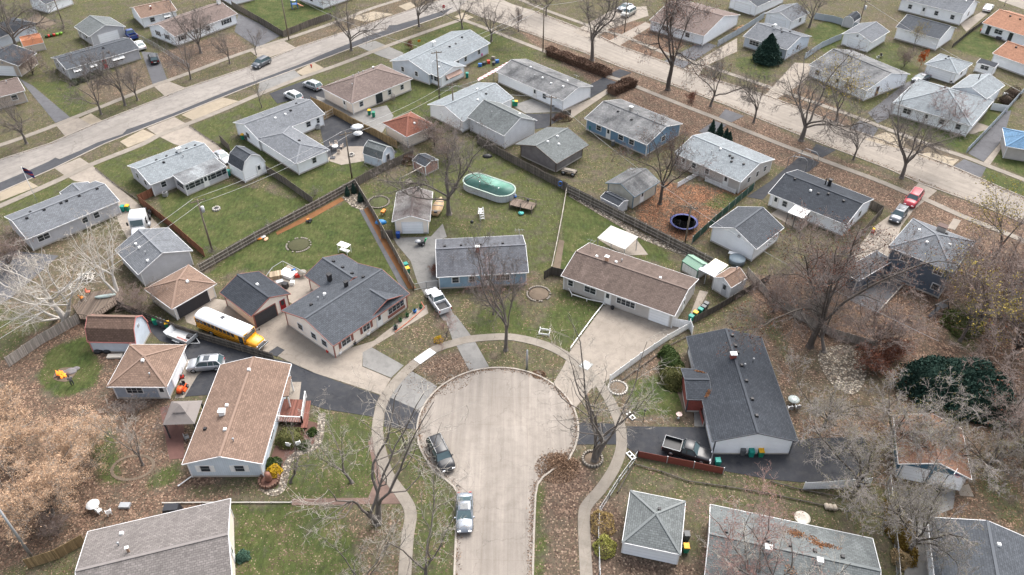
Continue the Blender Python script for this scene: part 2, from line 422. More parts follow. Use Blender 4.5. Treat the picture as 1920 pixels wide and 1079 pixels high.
def ground_mat():
    t = NT("lawn_and_leaf_litter"); v = t.n("ShaderNodeNewGeometry").outputs["Position"]
    a = t.n("ShaderNodeVertexColor", layer_name="cover"); sp = t.n("ShaderNodeSeparateColor"); t.l(a.outputs[0], sp.inputs[0])
    G, L, O = sp.outputs[0], sp.outputs[1], sp.outputs[2]
    n1 = t.noise(v, .35, 5, .65); n2 = t.noise(v, 1.6, 5, .7); n3 = t.noise(v, 9, 3, .75); n4 = t.noise(v, .09, 3)
    green = t.mix(t.ramp(n2, [(.3, 0), (.7, 1)]), (.018, .034, .010), (.055, .078, .022))
    green = t.mix(t.ramp(n1, [(.35, 0), (.65, .7)]), green, (.095, .092, .038))
    dry = t.mix(t.ramp(n2, [(.3, 0), (.7, 1)]), (.062, .050, .036), (.135, .112, .082))
    gm = t.math('ADD', t.math('SUBTRACT', G, .03), t.math('MULTIPLY', t.math('SUBTRACT', n1, .5), 2.0))
    gm = t.math('ADD', gm, t.math('MULTIPLY', t.math('SUBTRACT', n2, .5), .7))
    base = t.mix(t.ramp(gm, [(.22, 0), (.72, 1)]), dry, green)
    mpg = t.n("ShaderNodeMapping"); t.l(v, mpg.inputs[0]); mpg.inputs["Scale"].default_value = (2.6, .8, 1); mpg.inputs["Rotation"].default_value = (0, 0, .6)
    n5 = t.noise(mpg.outputs[0], 1.0, 4, .7)
    base = t.mix(.8, base, t.ramp(n5, [(.3, .55), (.7, 1.3)]), 'MULTIPLY')
    base = t.mix(.8, base, t.ramp(n3, [(.25, .45), (.75, 1.5)]), 'MULTIPLY')
    # fallen leaves: small cells
    vo = t.n("ShaderNodeTexVoronoi"); vo.inputs["Scale"].default_value = 5.5; vo.inputs["Randomness"].default_value = 1; t.l(v, vo.inputs["Vector"])
    vs_ = t.n("ShaderNodeSeparateColor"); t.l(vo.outputs["Color"], vs_.inputs[0])
    lm = t.math('ADD', L, t.math('MULTIPLY', t.math('SUBTRACT', n1, .5), 1.7))
    lm = t.math('ADD', lm, t.math('MULTIPLY', t.math('SUBTRACT', n2, .5), .8))
    isleaf = t.math('GREATER_THAN', t.math('MULTIPLY', lm, .85), vs_.outputs[0])
    sz = t.math('LESS_THAN', vo.outputs["Distance"], t.math('ADD', .22, t.math('MULTIPLY', lm, .45)))
    isleaf = t.math('MULTIPLY', isleaf, sz)
    lc = t.ramp(vs_.outputs[1], [(0, srgb(56, 46, 40)), (.35, srgb(84, 70, 61)), (.65, srgb(106, 89, 77)), (.9, srgb(124, 107, 93)), (1, srgb(148, 131, 114))])
    oc = t.ramp(vs_.outputs[1], [(0, srgb(70, 50, 40)), (.5, srgb(108, 74, 56)), (1, srgb(148, 108, 82))])
    lc = t.mix(O, lc, oc)
    litter = t.ramp(t.math('ADD', lm, t.math('MULTIPLY', t.math('SUBTRACT', n3, .5), .5)), [(.55, 0), (1.0, .85)])
    base = t.mix(litter, base, t.mix(O, srgb(84, 71, 62), srgb(90, 68, 55)))
    col = t.mix(isleaf, base, lc)
    t.bump(n3, .5, .05)
    return t.out(col, .95, .1)
me.materials.append(ground_mat())
tag(bpy.data.objects.new("ground", me), kind='structure'); COL.objects.link(bpy.data.objects["ground"])

def pave(name, c, crack=.5, stain=.3, stainc=None, joints=0, run=None):
    c = tuple(x * (.50 if c[0] > .3 else .68) for x in c); stainc = tuple(x * .5 for x in stainc) if stainc else None
    t = NT(name); v = t.n("ShaderNodeNewGeometry").outputs["Position"]
    n1 = t.noise(v, .12, 5, .6); n2 = t.noise(v, .8, 6, .65); n3 = t.noise(v, 12, 3, .7)
    a = t.mix(t.ramp(n1, [(.35, 0), (.65, 1)]), tuple(x * (1 - stain * .5) for x in c), tuple(x * 1.06 for x in c))
    a = t.mix(t.ramp(n2, [(.45, 0), (.75, 1)]), a, stainc or tuple(x * (1 - stain) for x in c))
    vo = t.n("ShaderNodeTexVoronoi", feature='DISTANCE_TO_EDGE'); vo.inputs["Scale"].default_value = .16
    nz = t.n("ShaderNodeTexNoise"); nz.inputs["Scale"].default_value = .9; nz.inputs["Detail"].default_value = 5; t.l(v, nz.inputs["Vector"])
    ad = t.n("ShaderNodeVectorMath", operation='MULTIPLY_ADD'); t.l(nz.outputs["Color"], ad.inputs[0]); ad.inputs[1].default_value = (2.2, 2.2, 0); t.l(v, ad.inputs[2]); t.l(ad.outputs[0], vo.inputs["Vector"])
    ck = t.ramp(vo.outputs["Distance"], [(.0, 1 - crack), (.009, 1.0)])
    a = t.mix(t.ramp(n2, [(.4, 1), (.6, .3)]), a, t.mix(1, a, ck, 'MULTIPLY'))
    a = t.mix(.6, a, t.ramp(n3, [(.2, .75), (.8, 1.22)]), 'MULTIPLY')
    if run is not None:
        r1 = t.n("ShaderNodeVectorRotate", rotation_type='Z_AXIS'); r1.inputs["Angle"].default_value = -run; t.l(v, r1.inputs[0]); m1 = t.n("ShaderNodeMapping"); m1.inputs["Scale"].default_value = (.045, 1.3, 1); t.l(r1.outputs[0], m1.inputs[0])
        a = t.mix(.75, a, t.ramp(t.noise(m1.outputs[0], 1.0, 5, .65), [(.3, .74), (.65, 1.12)]), 'MULTIPLY')
    if joints:
        br = t.n("ShaderNodeTexBrick"); mp = t.n("ShaderNodeMapping"); mp.inputs["Rotation"].default_value = (0, 0, joints[1]); t.l(v, mp.inputs[0]); t.l(mp.outputs[0], br.inputs["Vector"]); br.inputs["Scale"].default_value = 1; br.offset = 0
        br.inputs["Brick Width"].default_value = joints[0]; br.inputs["Row Height"].default_value = joints[0]; br.inputs["Mortar Size"].default_value = .035; br.inputs["Color1"].default_value = (1, 1, 1, 1); br.inputs["Color2"].default_value = (.96, .95, .94, 1); br.inputs["Mortar"].default_value = (.80, .77, .74, 1)
        a = t.mix(.45, a, br.outputs[0], 'MULTIPLY')
    return t.out(a, .92, .15)
M_ROADA = pave("old_concrete_road", (.47, .43, .39), .45, .28, None, 0, 0.865)
M_ROADB = pave("tan_concrete_road", (.49, .435, .375), .35, .2, None, 0, -0.793)
M_CUL = pave("culdesac_concrete", (.50, .445, .39), .3, .26, (.39, .345, .30), (4.6, .03), 1.57)
M_TAR = pave("asphalt_patch", (.085, .087, .095), .3, .25)
M_ASPH = pave("dark_asphalt", (.062, .065, .074), .35, .55, (.115, .113, .115))
M_ASPH2 = pave("faded_asphalt", (.15, .15, .16), .4, .3)
M_CONC = pave("driveway_concrete", (.52, .455, .385), .3, .3, None, (3.6, .5))
M_CONCG = pave("grey_driveway", (.38, .37, .35), .35, .4, (.27, .26, .25))
M_WALK = pave("sidewalk_concrete", (.45, .40, .34), .2, .3, None, (1.5, .3))
M_KERB = pave("kerb_concrete", (.66, .59, .51), .1, .3)
M_STRAW = pave("straw_mulch", (.55, .465, .35), .0, .25)
M_MULCH = pave("orange_bark_mulch", (.36, .17, .075), .0, .3)
M_DIRT = pave("bare_dirt", (.20, .155, .115), .0, .35)
def rocks(name, sc):
    t = NT(name); v = t.n("ShaderNodeNewGeometry").outputs["Position"]; vo = t.n("ShaderNodeTexVoronoi"); vo.inputs["Scale"].default_value = sc; t.l(v, vo.inputs["Vector"])
    s_ = t.n("ShaderNodeSeparateColor"); t.l(vo.outputs["Color"], s_.inputs[0]); c = t.ramp(s_.outputs[0], [(0, srgb(92, 80, 68)), (.5, srgb(140, 128, 112)), (1, srgb(190, 180, 164))])
    t.bump(vo.outputs["Distance"], .8, .1); return t.out(t.mix(1, c, t.ramp(vo.outputs["Distance"], [(.25, 1), (.6, .3)]), 'MULTIPLY'), .9)
M_GRAVEL = rocks("pale_rocks", 4.0)

farA = [(-420, 410), (-200, 345), (0, 300), (92, 270), (172, 235), (307, 182), (347, 166), (480, 122), (555, 90), (650, 59), (755, 24), (850, -8), (980, -55)]
nearA = [(-420, 490), (-200, 420), (0, 361), (100, 317), (197, 270), (327, 219), (425, 180), (480, 158), (597, 115), (702, 75), (830, 31), (900, 4)]
sheet("road", farA + [(1010, -40)] + nearA[::-1], .02, M_ROADA)
farB = [(900, -20), (960, 8), (1005, 22), (1120, 66), (1160, 86), (1242, 115), (1310, 141), (1440, 180), (1590, 240), (1696, 279), (1787, 313), (1888, 357), (1960, 388), (2200, 490)]
nearB = [(860, 15), (900, 32), (960, 51), (1040, 80), (1100, 101), (1160, 125), (1260, 160), (1360, 197), (1440, 230), (1540, 270), (1665, 317), (1720, 342), (1830, 382), (1940, 428), (2200, 545)]
sheet("road", farB + nearB[::-1], .024, M_ROADB)
sheet("road", [(1700, -20), (1850, -8), (1880, 4), (1990, 42), (1990, 20), (1880, -25)], .02, M_ROADB)
strip_top = [(-200, 398), (0, 343), (50, 322), (92, 303), (104, 296), (112, 299), (150, 283), (182, 268), (230, 252), (238, 243), (245, 241), (322, 214), (400, 182), (440, 166), (480, 152), (530, 133), (560, 122), (610, 100), (660, 80), (700, 64), (724, 57), (730, 48), (745, 47), (790, 34), (850, 14)]
low = [(x, y - 1.6) for x, y in nearA if -210 < x < 870]
sheet("asphalt_patch", strip_top + low[::-1], .03, M_TAR)
# cul-de-sac and its stem
cc = P(935, 803); CR = 9.85; cc = Vector((-1.74, 64.45, 0))
stemL = [P(*p) for p in [(802, 869), (820, 889), (837, 901), (850, 912), (857, 923), (858, 960), (855, 1001), (852, 1079), (846, 1180), (838, 1330)]]
stemR = [P(*p) for p in [(1070, 858), (1056, 870), (1037, 881), (1018, 895), (1008, 909), (1004, 930), (1001, 1000), (999, 1079), (997, 1180), (995, 1330)]]
a0 = math.atan2(stemR[0].y - cc.y, stemR[0].x - cc.x); a1 = math.atan2(stemL[0].y - cc.y, stemL[0].x - cc.x)
if a1 < a0: a1 += 2 * math.pi
arc = [Vector((cc.x + CR * math.cos(a0 + (a1 - a0) * i / 48), cc.y + CR * math.sin(a0 + (a1 - a0) * i / 48), 0)) for i in range(49)]
sheet("road", None, .022, M_CUL, pts=stemR[::-1] + arc + stemL)
# kerbs
def kerb(pts): return ribbon("kerb", None, .22, .1, M_KERB, pts=pts, k=1)
kerb(arc[:]); kerb([Vector(p) for p in stemL]); kerb([Vector(p) for p in stemR])
kerb([P(*p) for p in farA[:-1]]); kerb([P(*p) for p in nearA[:-1]]); kerb([P(*p) for p in farB[2:]]); kerb([P(*p) for p in nearB[1:]])
# pavements
ribbon("pavement", [(748, 1330), (756, 1180), (759, 1079), (764, 1010), (770, 962), (755, 930), (728, 892), (713, 844), (708, 810), (711, 778), (722, 745), (750, 708), (785, 676), (815, 656), (850, 644), (885, 636), (940, 632), (975, 635), (1015, 645), (1050, 660), (1080, 680)], 1.35, .06, M_WALK)
ribbon("pavement", [(1080, 680), (1100, 696), (1125, 722), (1145, 755), (1160, 790), (1165, 815), (1164, 845), (1151, 880), (1127, 917), (1102, 946), (1095, 968), (1097, 1034), (1100, 1090), (1104, 1180), (1108, 1330)], 1.3, .06, M_WALK)
ribbon("pavement", [(-200, 335), (-100, 305), (0, 273), (47, 257), (100, 237), (137, 222), (175, 207), (242, 180), (285, 162), (320, 150), (370, 132), (435, 107), (500, 85), (542, 72), (630, 42), (695, 17), (755, -2), (830, -28)], 1.4, .062, M_WALK)
ribbon("pavement", [(-200, 470), (-100, 427), (0, 387), (117, 335), (172, 309), (265, 272), (297, 255), (355, 232), (420, 206), (480, 180), (555, 150), (635, 122), (705, 95), (780, 67), (866, 37)], 1.4, .062, M_WALK)
ribbon("pavement", [(866, 37), (917, 56), (960, 73), (1017, 95), (1080, 118), (1135, 142), (1167, 152), (1210, 170), (1285, 200), (1342, 222), (1385, 240), (1440, 262), (1460, 270), (1540, 300), (1640, 337), (1705, 364), (1740, 377), (1802, 405), (1865, 430), (1950, 465), (2150, 555)], 1.3, .062, M_WALK)
ribbon("pavement", [(975, 0), (1035, 24), (1120, 54), (1167, 68), (1210, 85), (1255, 103), (1335, 128), (1440, 163), (1530, 194), (1615, 224), (1651, 238), (1762, 279), (1809, 295), (1848, 310), (1920, 338), (2150, 430)], 1.3, .062, M_WALK)
# drives, paths and pads
D = lambda pix, m, z=.036, name="driveway": sheet(name, pix, z, m)
D([(35, 147), (62, 162), (132, 221), (104, 231)], M_ASPH2)
D([(103, 233), (140, 218), (148, 222), (173, 236), (122, 256)], M_CONC, .04)
D([(265, 97), (295, 100), (314, 151), (287, 160)], M_ASPH2)
D([(287, 161), (314, 152), (349, 166), (309, 181)], M_CONC, .04)
D([(447, 26), (482, 42), (525, 68), (483, 90), (440, 60)], M_ASPH2)
D([(470, 97), (483, 88), (527, 74), (555, 90), (490, 114)], M_CONC, .04)
D([(102, 316), (150, 296), (173, 311), (222, 352), (262, 385), (300, 425), (292, 442), (240, 450), (224, 420), (213, 390), (175, 345), (140, 340), (122, 330)], M_CONC)
D([(275, 241), (327, 220), (357, 237), (402, 268), (437, 298), (425, 318), (380, 290), (325, 270), (297, 256)], M_CONC)
D([(487, 153), (552, 132), (567, 146), (483, 176)], M_CONCG, .04)
D([(505, 176), (570, 152), (605, 160), (613, 185), (600, 192), (560, 185), (520, 195)], M_ASPH)
D([(592, 180), (612, 186), (660, 212), (725, 198), (738, 218), (710, 258), (660, 235), (600, 200)], M_CONCG, .04, "patio")
D([(670, 87), (703, 77), (757, 100), (747, 117), (715, 107)], M_CONCG)
D([(1142, 140), (1162, 130), (1185, 137), (1160, 147)], M_ASPH)
D([(1132, 145), (1157, 155), (1105, 186), (1098, 164)], M_ASPH)
D([(1157, 156), (1145, 172), (1072, 222), (1045, 212), (1105, 187)], M_CONC, .04)
D([(960, 198), (997, 186), (1060, 210), (985, 213)], M_CONCG, .04, "patio")
D([(985, 214), (1047, 213), (1057, 222), (1022, 240), (1002, 243), (985, 235)], M_ASPH)
D([(1347, 221), (1360, 205), (1395, 218), (1372, 230)], M_ASPH2)
D([(1310, 247), (1340, 227), (1362, 235), (1332, 257)], M_ASPH2)
D([(1530, 270), (1567, 282), (1542, 296), (1520, 286)], M_ASPH)
D([(1502, 292), (1537, 305), (1517, 322), (1465, 335), (1430, 375), (1400, 370), (1445, 340), (1462, 325)], M_ASPH)
D([(1722, 343), (1757, 358), (1712, 395), (1690, 425), (1665, 495), (1590, 488), (1640, 425), (1685, 392), (1700, 372)], M_CONC)
D([(1788, 410), (1802, 414), (1790, 432), (1776, 428)], M_CONC, .04, "path")
D([(1075, 60), (1150, 18), (1212, 12), (1216, 30), (1140, 56), (1108, 76)], M_CONC)
D([(1140, 78), (1210, 42), (1224, 48), (1162, 86)], M_CONC, .04)
D([(1245, 115), (1317, 78), (1344, 86), (1281, 129)], M_ASPH2)
D([(1281, 130), (1382, 72), (1382, 97), (1322, 125), (1310, 141)], M_CONC, .04)
D([(1490, 118), (1522, 120), (1512, 150), (1480, 172), (1455, 187), (1435, 178)], M_CONC)
D([(1645, 232), (1627, 212), (1700, 155), (1718, 150), (1745, 145), (1740, 158), (1700, 180), (1665, 222)], M_ASPH2)
D([(1595, 240), (1612, 226), (1647, 241), (1635, 260)], M_ASPH2, .04)
D([(1815, 288), (1888, 209), (1896, 207), (1886, 243), (1875, 268), (1844, 304)], M_ASPH2)
D([(1844, 305), (1876, 268), (1882, 272), (1856, 310)], M_CONC, .04, "path")
D([(1787, 313), (1807, 299), (1849, 315), (1839, 334)], M_ASPH2, .04)
D([(1690, 180), (1862, 240), (1822, 252), (1684, 202)], M_CONC, .03, "path")
D([(1800, 45), (1845, 20), (1852, 26), (1812, 60)], M_CONC)
# centre: shared concrete yard in front of the bus
D([(340, 575), (400, 560), (545, 585), (550, 610), (620, 664), (700, 640), (780, 580), (800, 572), (803, 588), (740, 626), (697, 652), (680, 662), (679, 688), (733, 711), (714, 741), (640, 716), (580, 697), (520, 668), (350, 605)], M_CONC)
D([(680, 661), (697, 652), (757, 686), (733, 709), (680, 687)], M_CONCG, .042)
D([(770, 695), (820, 725), (802, 750), (788, 772), (731, 746), (742, 718)], M_CONCG, .042)
D([(520, 669), (500, 664), (520, 650), (534, 657)], M_TAR, .045, "asphalt_patch")
D([(268, 606), (300, 600), (350, 625), (430, 643), (500, 670), (545, 680), (590, 700), (640, 718), (712, 742), (703, 762), (700, 782), (610, 768), (540, 745), (430, 700), (400, 740), (340, 745), (345, 690), (345, 650), (300, 640)], M_ASPH)
D([(350, 675), (405, 675), (370, 705), (345, 747), (328, 747)], M_CONC, .042, "patio")
D([(541, 717), (565, 717), (560, 760), (540, 760)], M_CONC, .044, "patio")
D([(731, 747), (788, 771), (784, 806), (720, 800), (722, 765)], M_ASPH, .042)
D([(855, 647), (890, 640), (917, 688), (881, 697)], M_CONCG)
D([(832, 590), (855, 592), (886, 634), (850, 642)], M_CONCG)
D([(738, 447), (808, 444), (830, 420), (838, 445), (818, 452), (820, 540), (856, 598), (832, 602), (800, 560), (783, 530), (770, 490), (745, 460)], M_CONCG, .034)
D([(1132, 574), (1140, 578), (1215, 595), (1262, 612), (1287, 613), (1140, 712), (1130, 718), (1110, 728), (1077, 768), (1054, 738), (1036, 721), (1055, 690), (1070, 657)], M_CONC)
D([(1132, 570), (1140, 566), (1263, 606), (1260, 622), (1140, 582)], M_CONC, .044, "patio")
D([(1290, 600), (1312, 545), (1328, 548), (1295, 606)], M_CONC, .04, "path")
D([(1084, 793), (1154, 795), (1156, 834), (1082, 834)], M_ASPH)
D([(1175, 800), (1327, 802), (1340, 845), (1520, 822), (1622, 820), (1632, 862), (1600, 900), (1500, 905), (1440, 899), (1355, 883), (1195, 852), (1176, 840)], M_ASPH)
D([(1300, 750), (1326, 752), (1330, 802), (1302, 800)], M_CONCG, .044, "patio")
D([(1695, 919), (1792, 916), (1787, 954), (1740, 972), (1742, 1120), (1694, 1120), (1700, 960)], M_CONCG)
D([(1795, 915), (1816, 908), (1826, 932), (1800, 930)], M_WALK, .045, "path")
D([(1120, 448), (1180, 432), (1215, 478), (1170, 480)], M_CONC, .04, "patio")
D([(1064, 367), (1072, 363), (1210, 440), (1330, 488), (1322, 496), (1200, 448)], M_GRAVEL, .03, "gravel_path")
D([(-60, 540), (20, 470), (110, 480), (20, 560), (-60, 600)], M_ASPH2, .034)
D([(600, 240), (618, 205), (660, 220), (745, 285), (735, 295), (700, 300), (655, 300), (615, 300), (608, 275)], M_ASPH)
D([(610, 300), (650, 275), (700, 275), (698, 300), (640, 310)], M_CONC, .042, "patio")
D([(1588, 488), (1665, 496), (1692, 538), (1645, 590), (1590, 562), (1566, 525)], M_ASPH2, .034)
# straw over new seed
S = lambda pix: sheet("straw_mulch", pix, .028, M_STRAW)
S([(145, 226), (170, 213), (192, 227), (167, 236)]); S([(340, 216), (412, 182), (447, 190), (362, 226)])
S([(225, 266), (268, 243), (295, 255), (240, 277)]); S([(0, 361), (50, 338), (72, 350), (0, 378)])
S([(74, 127 + 300), (76, 427), (75, 428)]) if False else None
S([(555, 136), (587, 117), (607, 128), (572, 144)]); S([(655, 34), (700, 22), (738, 27), (687, 42)]); S([(747, 12), (770, 4), (780, 12), (762, 20)])
S([(852, 32), (868, 24), (888, 33), (872, 39)]); S([(1620, 262), (1662, 248), (1700, 262), (1690, 280)]); S([(1740, 285), (1798, 300), (1785, 312), (1720, 292)])
# planting strips
sheet("mulch_bed", [(517, 436), (580, 402), (642, 369), (645, 376), (585, 410), (520, 441)], .03, M_MULCH)
sheet("mulch_bed", [(680, 390), (692, 388), (735, 465), (780, 541), (766, 542), (722, 468)], .03, M_MULCH)
sheet("mulch_bed", [(673, 392), (680, 391), (765, 543), (752, 540)], .026, M_ASPH2)
sheet("gravel_bed", [(640, 370), (668, 362), (690, 388), (680, 395), (660, 388)], .034, M_GRAVEL)
ribbon("mulch_ring", None, .35, .05, M_DIRT, pts=[P(249, 877) + Vector((2.35 * math.cos(a * .35), 1.75 * math.sin(a * .35), 0)) for a in range(19)])
sheet("rock_patch", [(1535, 660), (1600, 650), (1625, 700), (1600, 740), (1555, 715)], .03, M_GRAVEL, smooth=True)
sheet("patio", [(498, 535), (540, 497), (582, 520), (600, 548), (552, 572), (530, 560)], .04, M_CONC)
sheet("mulch_bed", [(510, 905), (500, 890), (520, 830), (548, 800), (575, 790), (600, 800), (590, 835), (555, 845), (540, 870), (530, 905)], .03, pave("red_bark_mulch", (.15, .085, .068), 0, .3), smooth=True)
ribbon("gravel_path", [(492, 914), (510, 924), (527, 918), (535, 890), (540, 868), (560, 850), (590, 838), (600, 815), (604, 775)], .9, .034, M_GRAVEL)
sheet("mulch_bed", [(547, 936), (690, 934), (705, 900), (690, 830), (700, 815), (712, 870), (735, 910), (755, 945), (547, 948)], .03, pave("pink_bark_mulch", (.22, .15, .125), 0, .35))
sheet("mulch_bed", [(1064, 545), (1133, 570), (1125, 560), (1070, 535)], .03, pave("red_bark_mulch2", (.12, .06, .05), 0, .3))
sheet("bare_soil", [(1035, 508), (1048, 450), (1058, 452), (1050, 508)], .03, M_DIRT)
sheet("bare_soil", [(1290, 668), (1300, 790), (1285, 780), (1270, 735), (1282, 700)], .03, M_DIRT)
sheet("bare_soil", [(50, 38), (70, 25), (106, 44), (82, 57)], .03, M_DIRT)
sheet("bare_soil", [(100, 710), (112, 692), (138, 690), (142, 700), (125, 716)], .03, M_DIRT, smooth=True)
# ---------------------------------------------------------------- buildings
RG_LIGHT = roofmat("roof_pale_grey", (.25, .275, .29), .22)
RG_MID = roofmat("roof_mid_grey", (.165, .175, .19), .2)
RG_WEATH = roofmat("roof_weathered_grey", (.115, .118, .122), .45, (.22, .22, .22))
RG_DARK = roofmat("roof_charcoal", (.085, .093, .105), .18)
RG_SLATE = roofmat("roof_blue_charcoal", (.050, .056, .066), .15)
RG_GREEN = roofmat("roof_grey_green", (.155, .168, .168), .2)
R_BROWN = roofmat("roof_brown", (.17, .115, .09), .2)
R_TAUPE = roofmat("roof_taupe", (.185, .145, .13), .15)
R_TAN = roofmat("roof_tan", (.215, .148, .114), .14)
R_MAIN = roofmat("roof_worn_brown", (.14, .107, .092), .3)
R_RED = roofmat("roof_red_brown", (.20, .085, .06), .2)
R_ORANGE = roofmat("roof_orange_tan", (.33, .175, .115), .15)
R_BLUE = roofmat("roof_blue", (.12, .22, .34), .3)
R_FRONT = roofmat("roof_grey_brown", (.185, .168, .16), .12)
R_METAL = siding("roof_white_metal", (.46, .45, .42), .3, True, .1)
R_GREENM = siding("roof_green_metal", (.20, .32, .24), .3, True, .1)
R_CREAMM = siding("roof_cream_metal", (.72, .66, .52), .3, True, .1)
R_GREYM = siding("roof_grey_metal", (.38, .39, .41), .3, True, .15)
W_WHITE = siding("white_siding", (.86, .88, .90), .18, False, .08)
W_PALEBLUE = siding("pale_blue_siding", (.56, .62, .69), .2)
W_BLUEV = siding("pale_blue_board", (.55, .62, .68), .25, True)
W_CREAM = siding("cream_siding", (.84, .76, .67), .2, False, .1)
W_TAN = siding("tan_siding", (.50, .42, .35), .2)
W_GREY = siding("grey_siding", (.52, .52, .54), .18)
W_GREIGE = siding("greige_siding", (.50, .47, .44), .2)
W_BLUE = siding("blue_siding", (.16, .27, .38), .2)
W_SLATE = siding("slate_siding", (.12, .15, .19), .2)
W_DKBLUE = siding("teal_blue_siding", (.05, .13, .20), .2)
W_BRWOOD = siding("weathered_boards", (.24, .22, .215), .22, True, .4)
W_RED = siding("faded_red_boards", (.40, .24, .20), .25, True, .35)
W_STUCCO = plain("cream_stucco", (.66, .57, .48), .9, .12)
BRICKR = plain("red_brick", (.25, .07, .055), .9, .3)
FASC = plain("fascia_white", (.66, .66, .66), .5, .12)
FASC_R = plain("fascia_red", (.24, .095, .075), .5, .2)
FASC_D = plain("fascia_brown", (.10, .075, .06), .6, .2)
AWN = plain("awning_white", (.72, .72, .70), .5)
GDOOR = siding("garage_door_white", (.80, .82, .84), .5, False, .08)
GDOOR_OR_SHADE = plain("dark_door_or_inside_shade", (.04, .04, .045), .7, .3)  # dark doors, and the shade inside an open doorway put into colour

def house(name, label, A, B, Dd, he=2.6, pitch=.36, roof='gable', ridge='l', rm=RG_MID, wm=W_WHITE, fm=FASC, cat="house",
          wins=(), vents=(), oh=.45, goh=.3, group=None, walls=True, z0=0, capm=None, W=None):
    """A-B is one eave edge (photograph points at height he), Dd the far eave corner next to A, or a depth in metres"""
    a = P(*A, he); b = P(*B, he); x = (b - a); L = x.length; x.normalize(); n = Vector((-x.y, x.x, 0))
    if isinstance(Dd, (int, float)): w = Dd
    else: w = (P(*Dd, he) - a).dot(n)
    s = 1 if w > 0 else -1; w = abs(w)
    root = empty(name, (a.x, a.y, 0), math.atan2(x.y, x.x), label, cat, group)
    Lr, Wr = (L, w) if ridge == 'l' else (w, L)
    o_l, o_w = (goh, oh) if ridge == 'l' else (oh, goh)        # overhang along local x / y
    def T(u, v, z): return (u, s * v, z) if ridge == 'l' else (v, s * u, z)
    rise = pitch * Wr / 2; zr = he + rise; th = .1
    cc_ = lambda mb, us: [T(*p) for p in us]
    mb = MB()
    def face(pts):                                                # outward-up face with thickness below
        q = [Vector(T(*p)) for p in pts]
        nn = (q[1] - q[0]).cross(q[2] - q[0])
        if nn.z < 0: q = q[::-1]
        lo = [p - Vector((0, 0, th)) for p in q]; k = len(q)
        mb.add(q + lo, [tuple(range(k)), tuple(range(2 * k - 1, k - 1, -1))] + [(i, k + i, k + (i + 1) % k, (i + 1) % k) for i in range(k)])
    tri = []                                                     # gable outline v -> z
    hipi = min(Wr / 2, Lr / 2) if roof == 'hip' else 0
    if roof in ('gable',):
        face([(0, 0, he), (Lr, 0, he), (Lr, Wr / 2, zr), (0, Wr / 2, zr)]); face([(0, Wr, he), (Lr, Wr, he), (Lr, Wr / 2, zr), (0, Wr / 2, zr)])
        tri = [(0, he), (Wr / 2, zr), (Wr, he)]
    elif roof == 'hip':
        face([(0, 0, he), (Lr, 0, he), (Lr - hipi, Wr / 2, zr), (hipi, Wr / 2, zr)]) if Lr - 2 * hipi > .05 else face([(0, 0, he), (Lr, 0, he), (Lr / 2, Wr / 2, zr)])
        face([(0, Wr, he), (Lr, Wr, he), (Lr - hipi, Wr / 2, zr), (hipi, Wr / 2, zr)]) if Lr - 2 * hipi > .05 else face([(0, Wr, he), (Lr, Wr, he), (Lr / 2, Wr / 2, zr)])
        face([(0, 0, he), (0, Wr, he), (hipi, Wr / 2, zr)]); face([(Lr, 0, he), (Lr, Wr, he), (Lr - hipi, Wr / 2, zr)])
    elif roof == 'gambrel':
        pr = [(0, he), (Wr * .17, he + rise * 1.15), (Wr / 2, he + rise * 1.75), (Wr * .83, he + rise * 1.15), (Wr, he)]; zr = he + rise * 1.75
        for i in range(4): face([(0, *pr[i]), (Lr, *pr[i]), (Lr, *pr[i + 1]), (0, *pr[i + 1])])
        tri = pr
    elif roof == 'shed':
        zr = he + rise * 2
        face([(0, 0, he), (Lr, 0, he), (Lr, Wr, zr), (0, Wr, zr)]); tri = [(0, he), (Wr, zr)]
    elif roof == 'flat':
        face([(0, 0, he), (Lr, 0, he), (Lr, Wr, he + .1), (0, Wr, he + .1)]); tri = [(0, he), (Wr, he)]
    ro = mb.build("roof", rm, root)
    # ridge and hip caps
    cp = MB(); e = .03
    if roof in ('gable', 'gambrel', 'hip'):
        cp.bar(T(hipi, Wr / 2, zr + e), T(Lr - hipi, Wr / 2, zr + e), .3, .05)
        if roof == 'hip':
            for (u, v, u2) in ((0, 0, hipi), (0, Wr, hipi), (Lr, 0, Lr - hipi), (Lr, Wr, Lr - hipi)): cp.bar(T(u, v, he + e), T(u2, Wr / 2, zr + e), .26, .05)
        cp.build("ridge_cap", MC.get(("p", "ridge_" + rm.name), rm), ro)
    # fascia and gutters
    fb = MB(); g = .03
    def eavebar(p, q): fb.bar(T(*p), T(*q), .06, .13)
    if roof in ('gable', 'gambrel', 'hip'):
        eavebar((0, -g, he - .08), (Lr, -g, he - .08)); eavebar((0, Wr + g, he - .08), (Lr, Wr + g, he - .08))
    if roof == 'hip':
        eavebar((-g, 0, he - .08), (-g, Wr, he - .08)); eavebar((Lr + g, 0, he - .08), (Lr + g, Wr, he - .08))
    if roof in ('shed', 'flat'): eavebar((0, -g, he - .08), (Lr, -g, he - .08))
    if tri:
        for u in (-g, Lr + g):
            for i in range(len(tri) - 1): eavebar((u, tri[i][0], tri[i][1] - .06), (u, tri[i + 1][0], tri[i + 1][1] - .06))
    fb.build("fascia", fm, root)
    # walls
    ou, ov = (goh, oh) if ridge == 'l' else (goh, oh)
    if roof == 'hip': ou = ov = oh
    u0, u1, v0, v1 = ou, Lr - ou, ov, Wr - ov
    def zroof(v):
        pr = tri if tri else None
        if not pr: return he - .06
        for i in range(len(pr) - 1):
            if pr[i][0] <= v <= pr[i + 1][0] + 1e-6: return pr[i][1] + (pr[i + 1][1] - pr[i][1]) * (v - pr[i][0]) / (pr[i + 1][0] - pr[i][0]) - th
        return he - .1
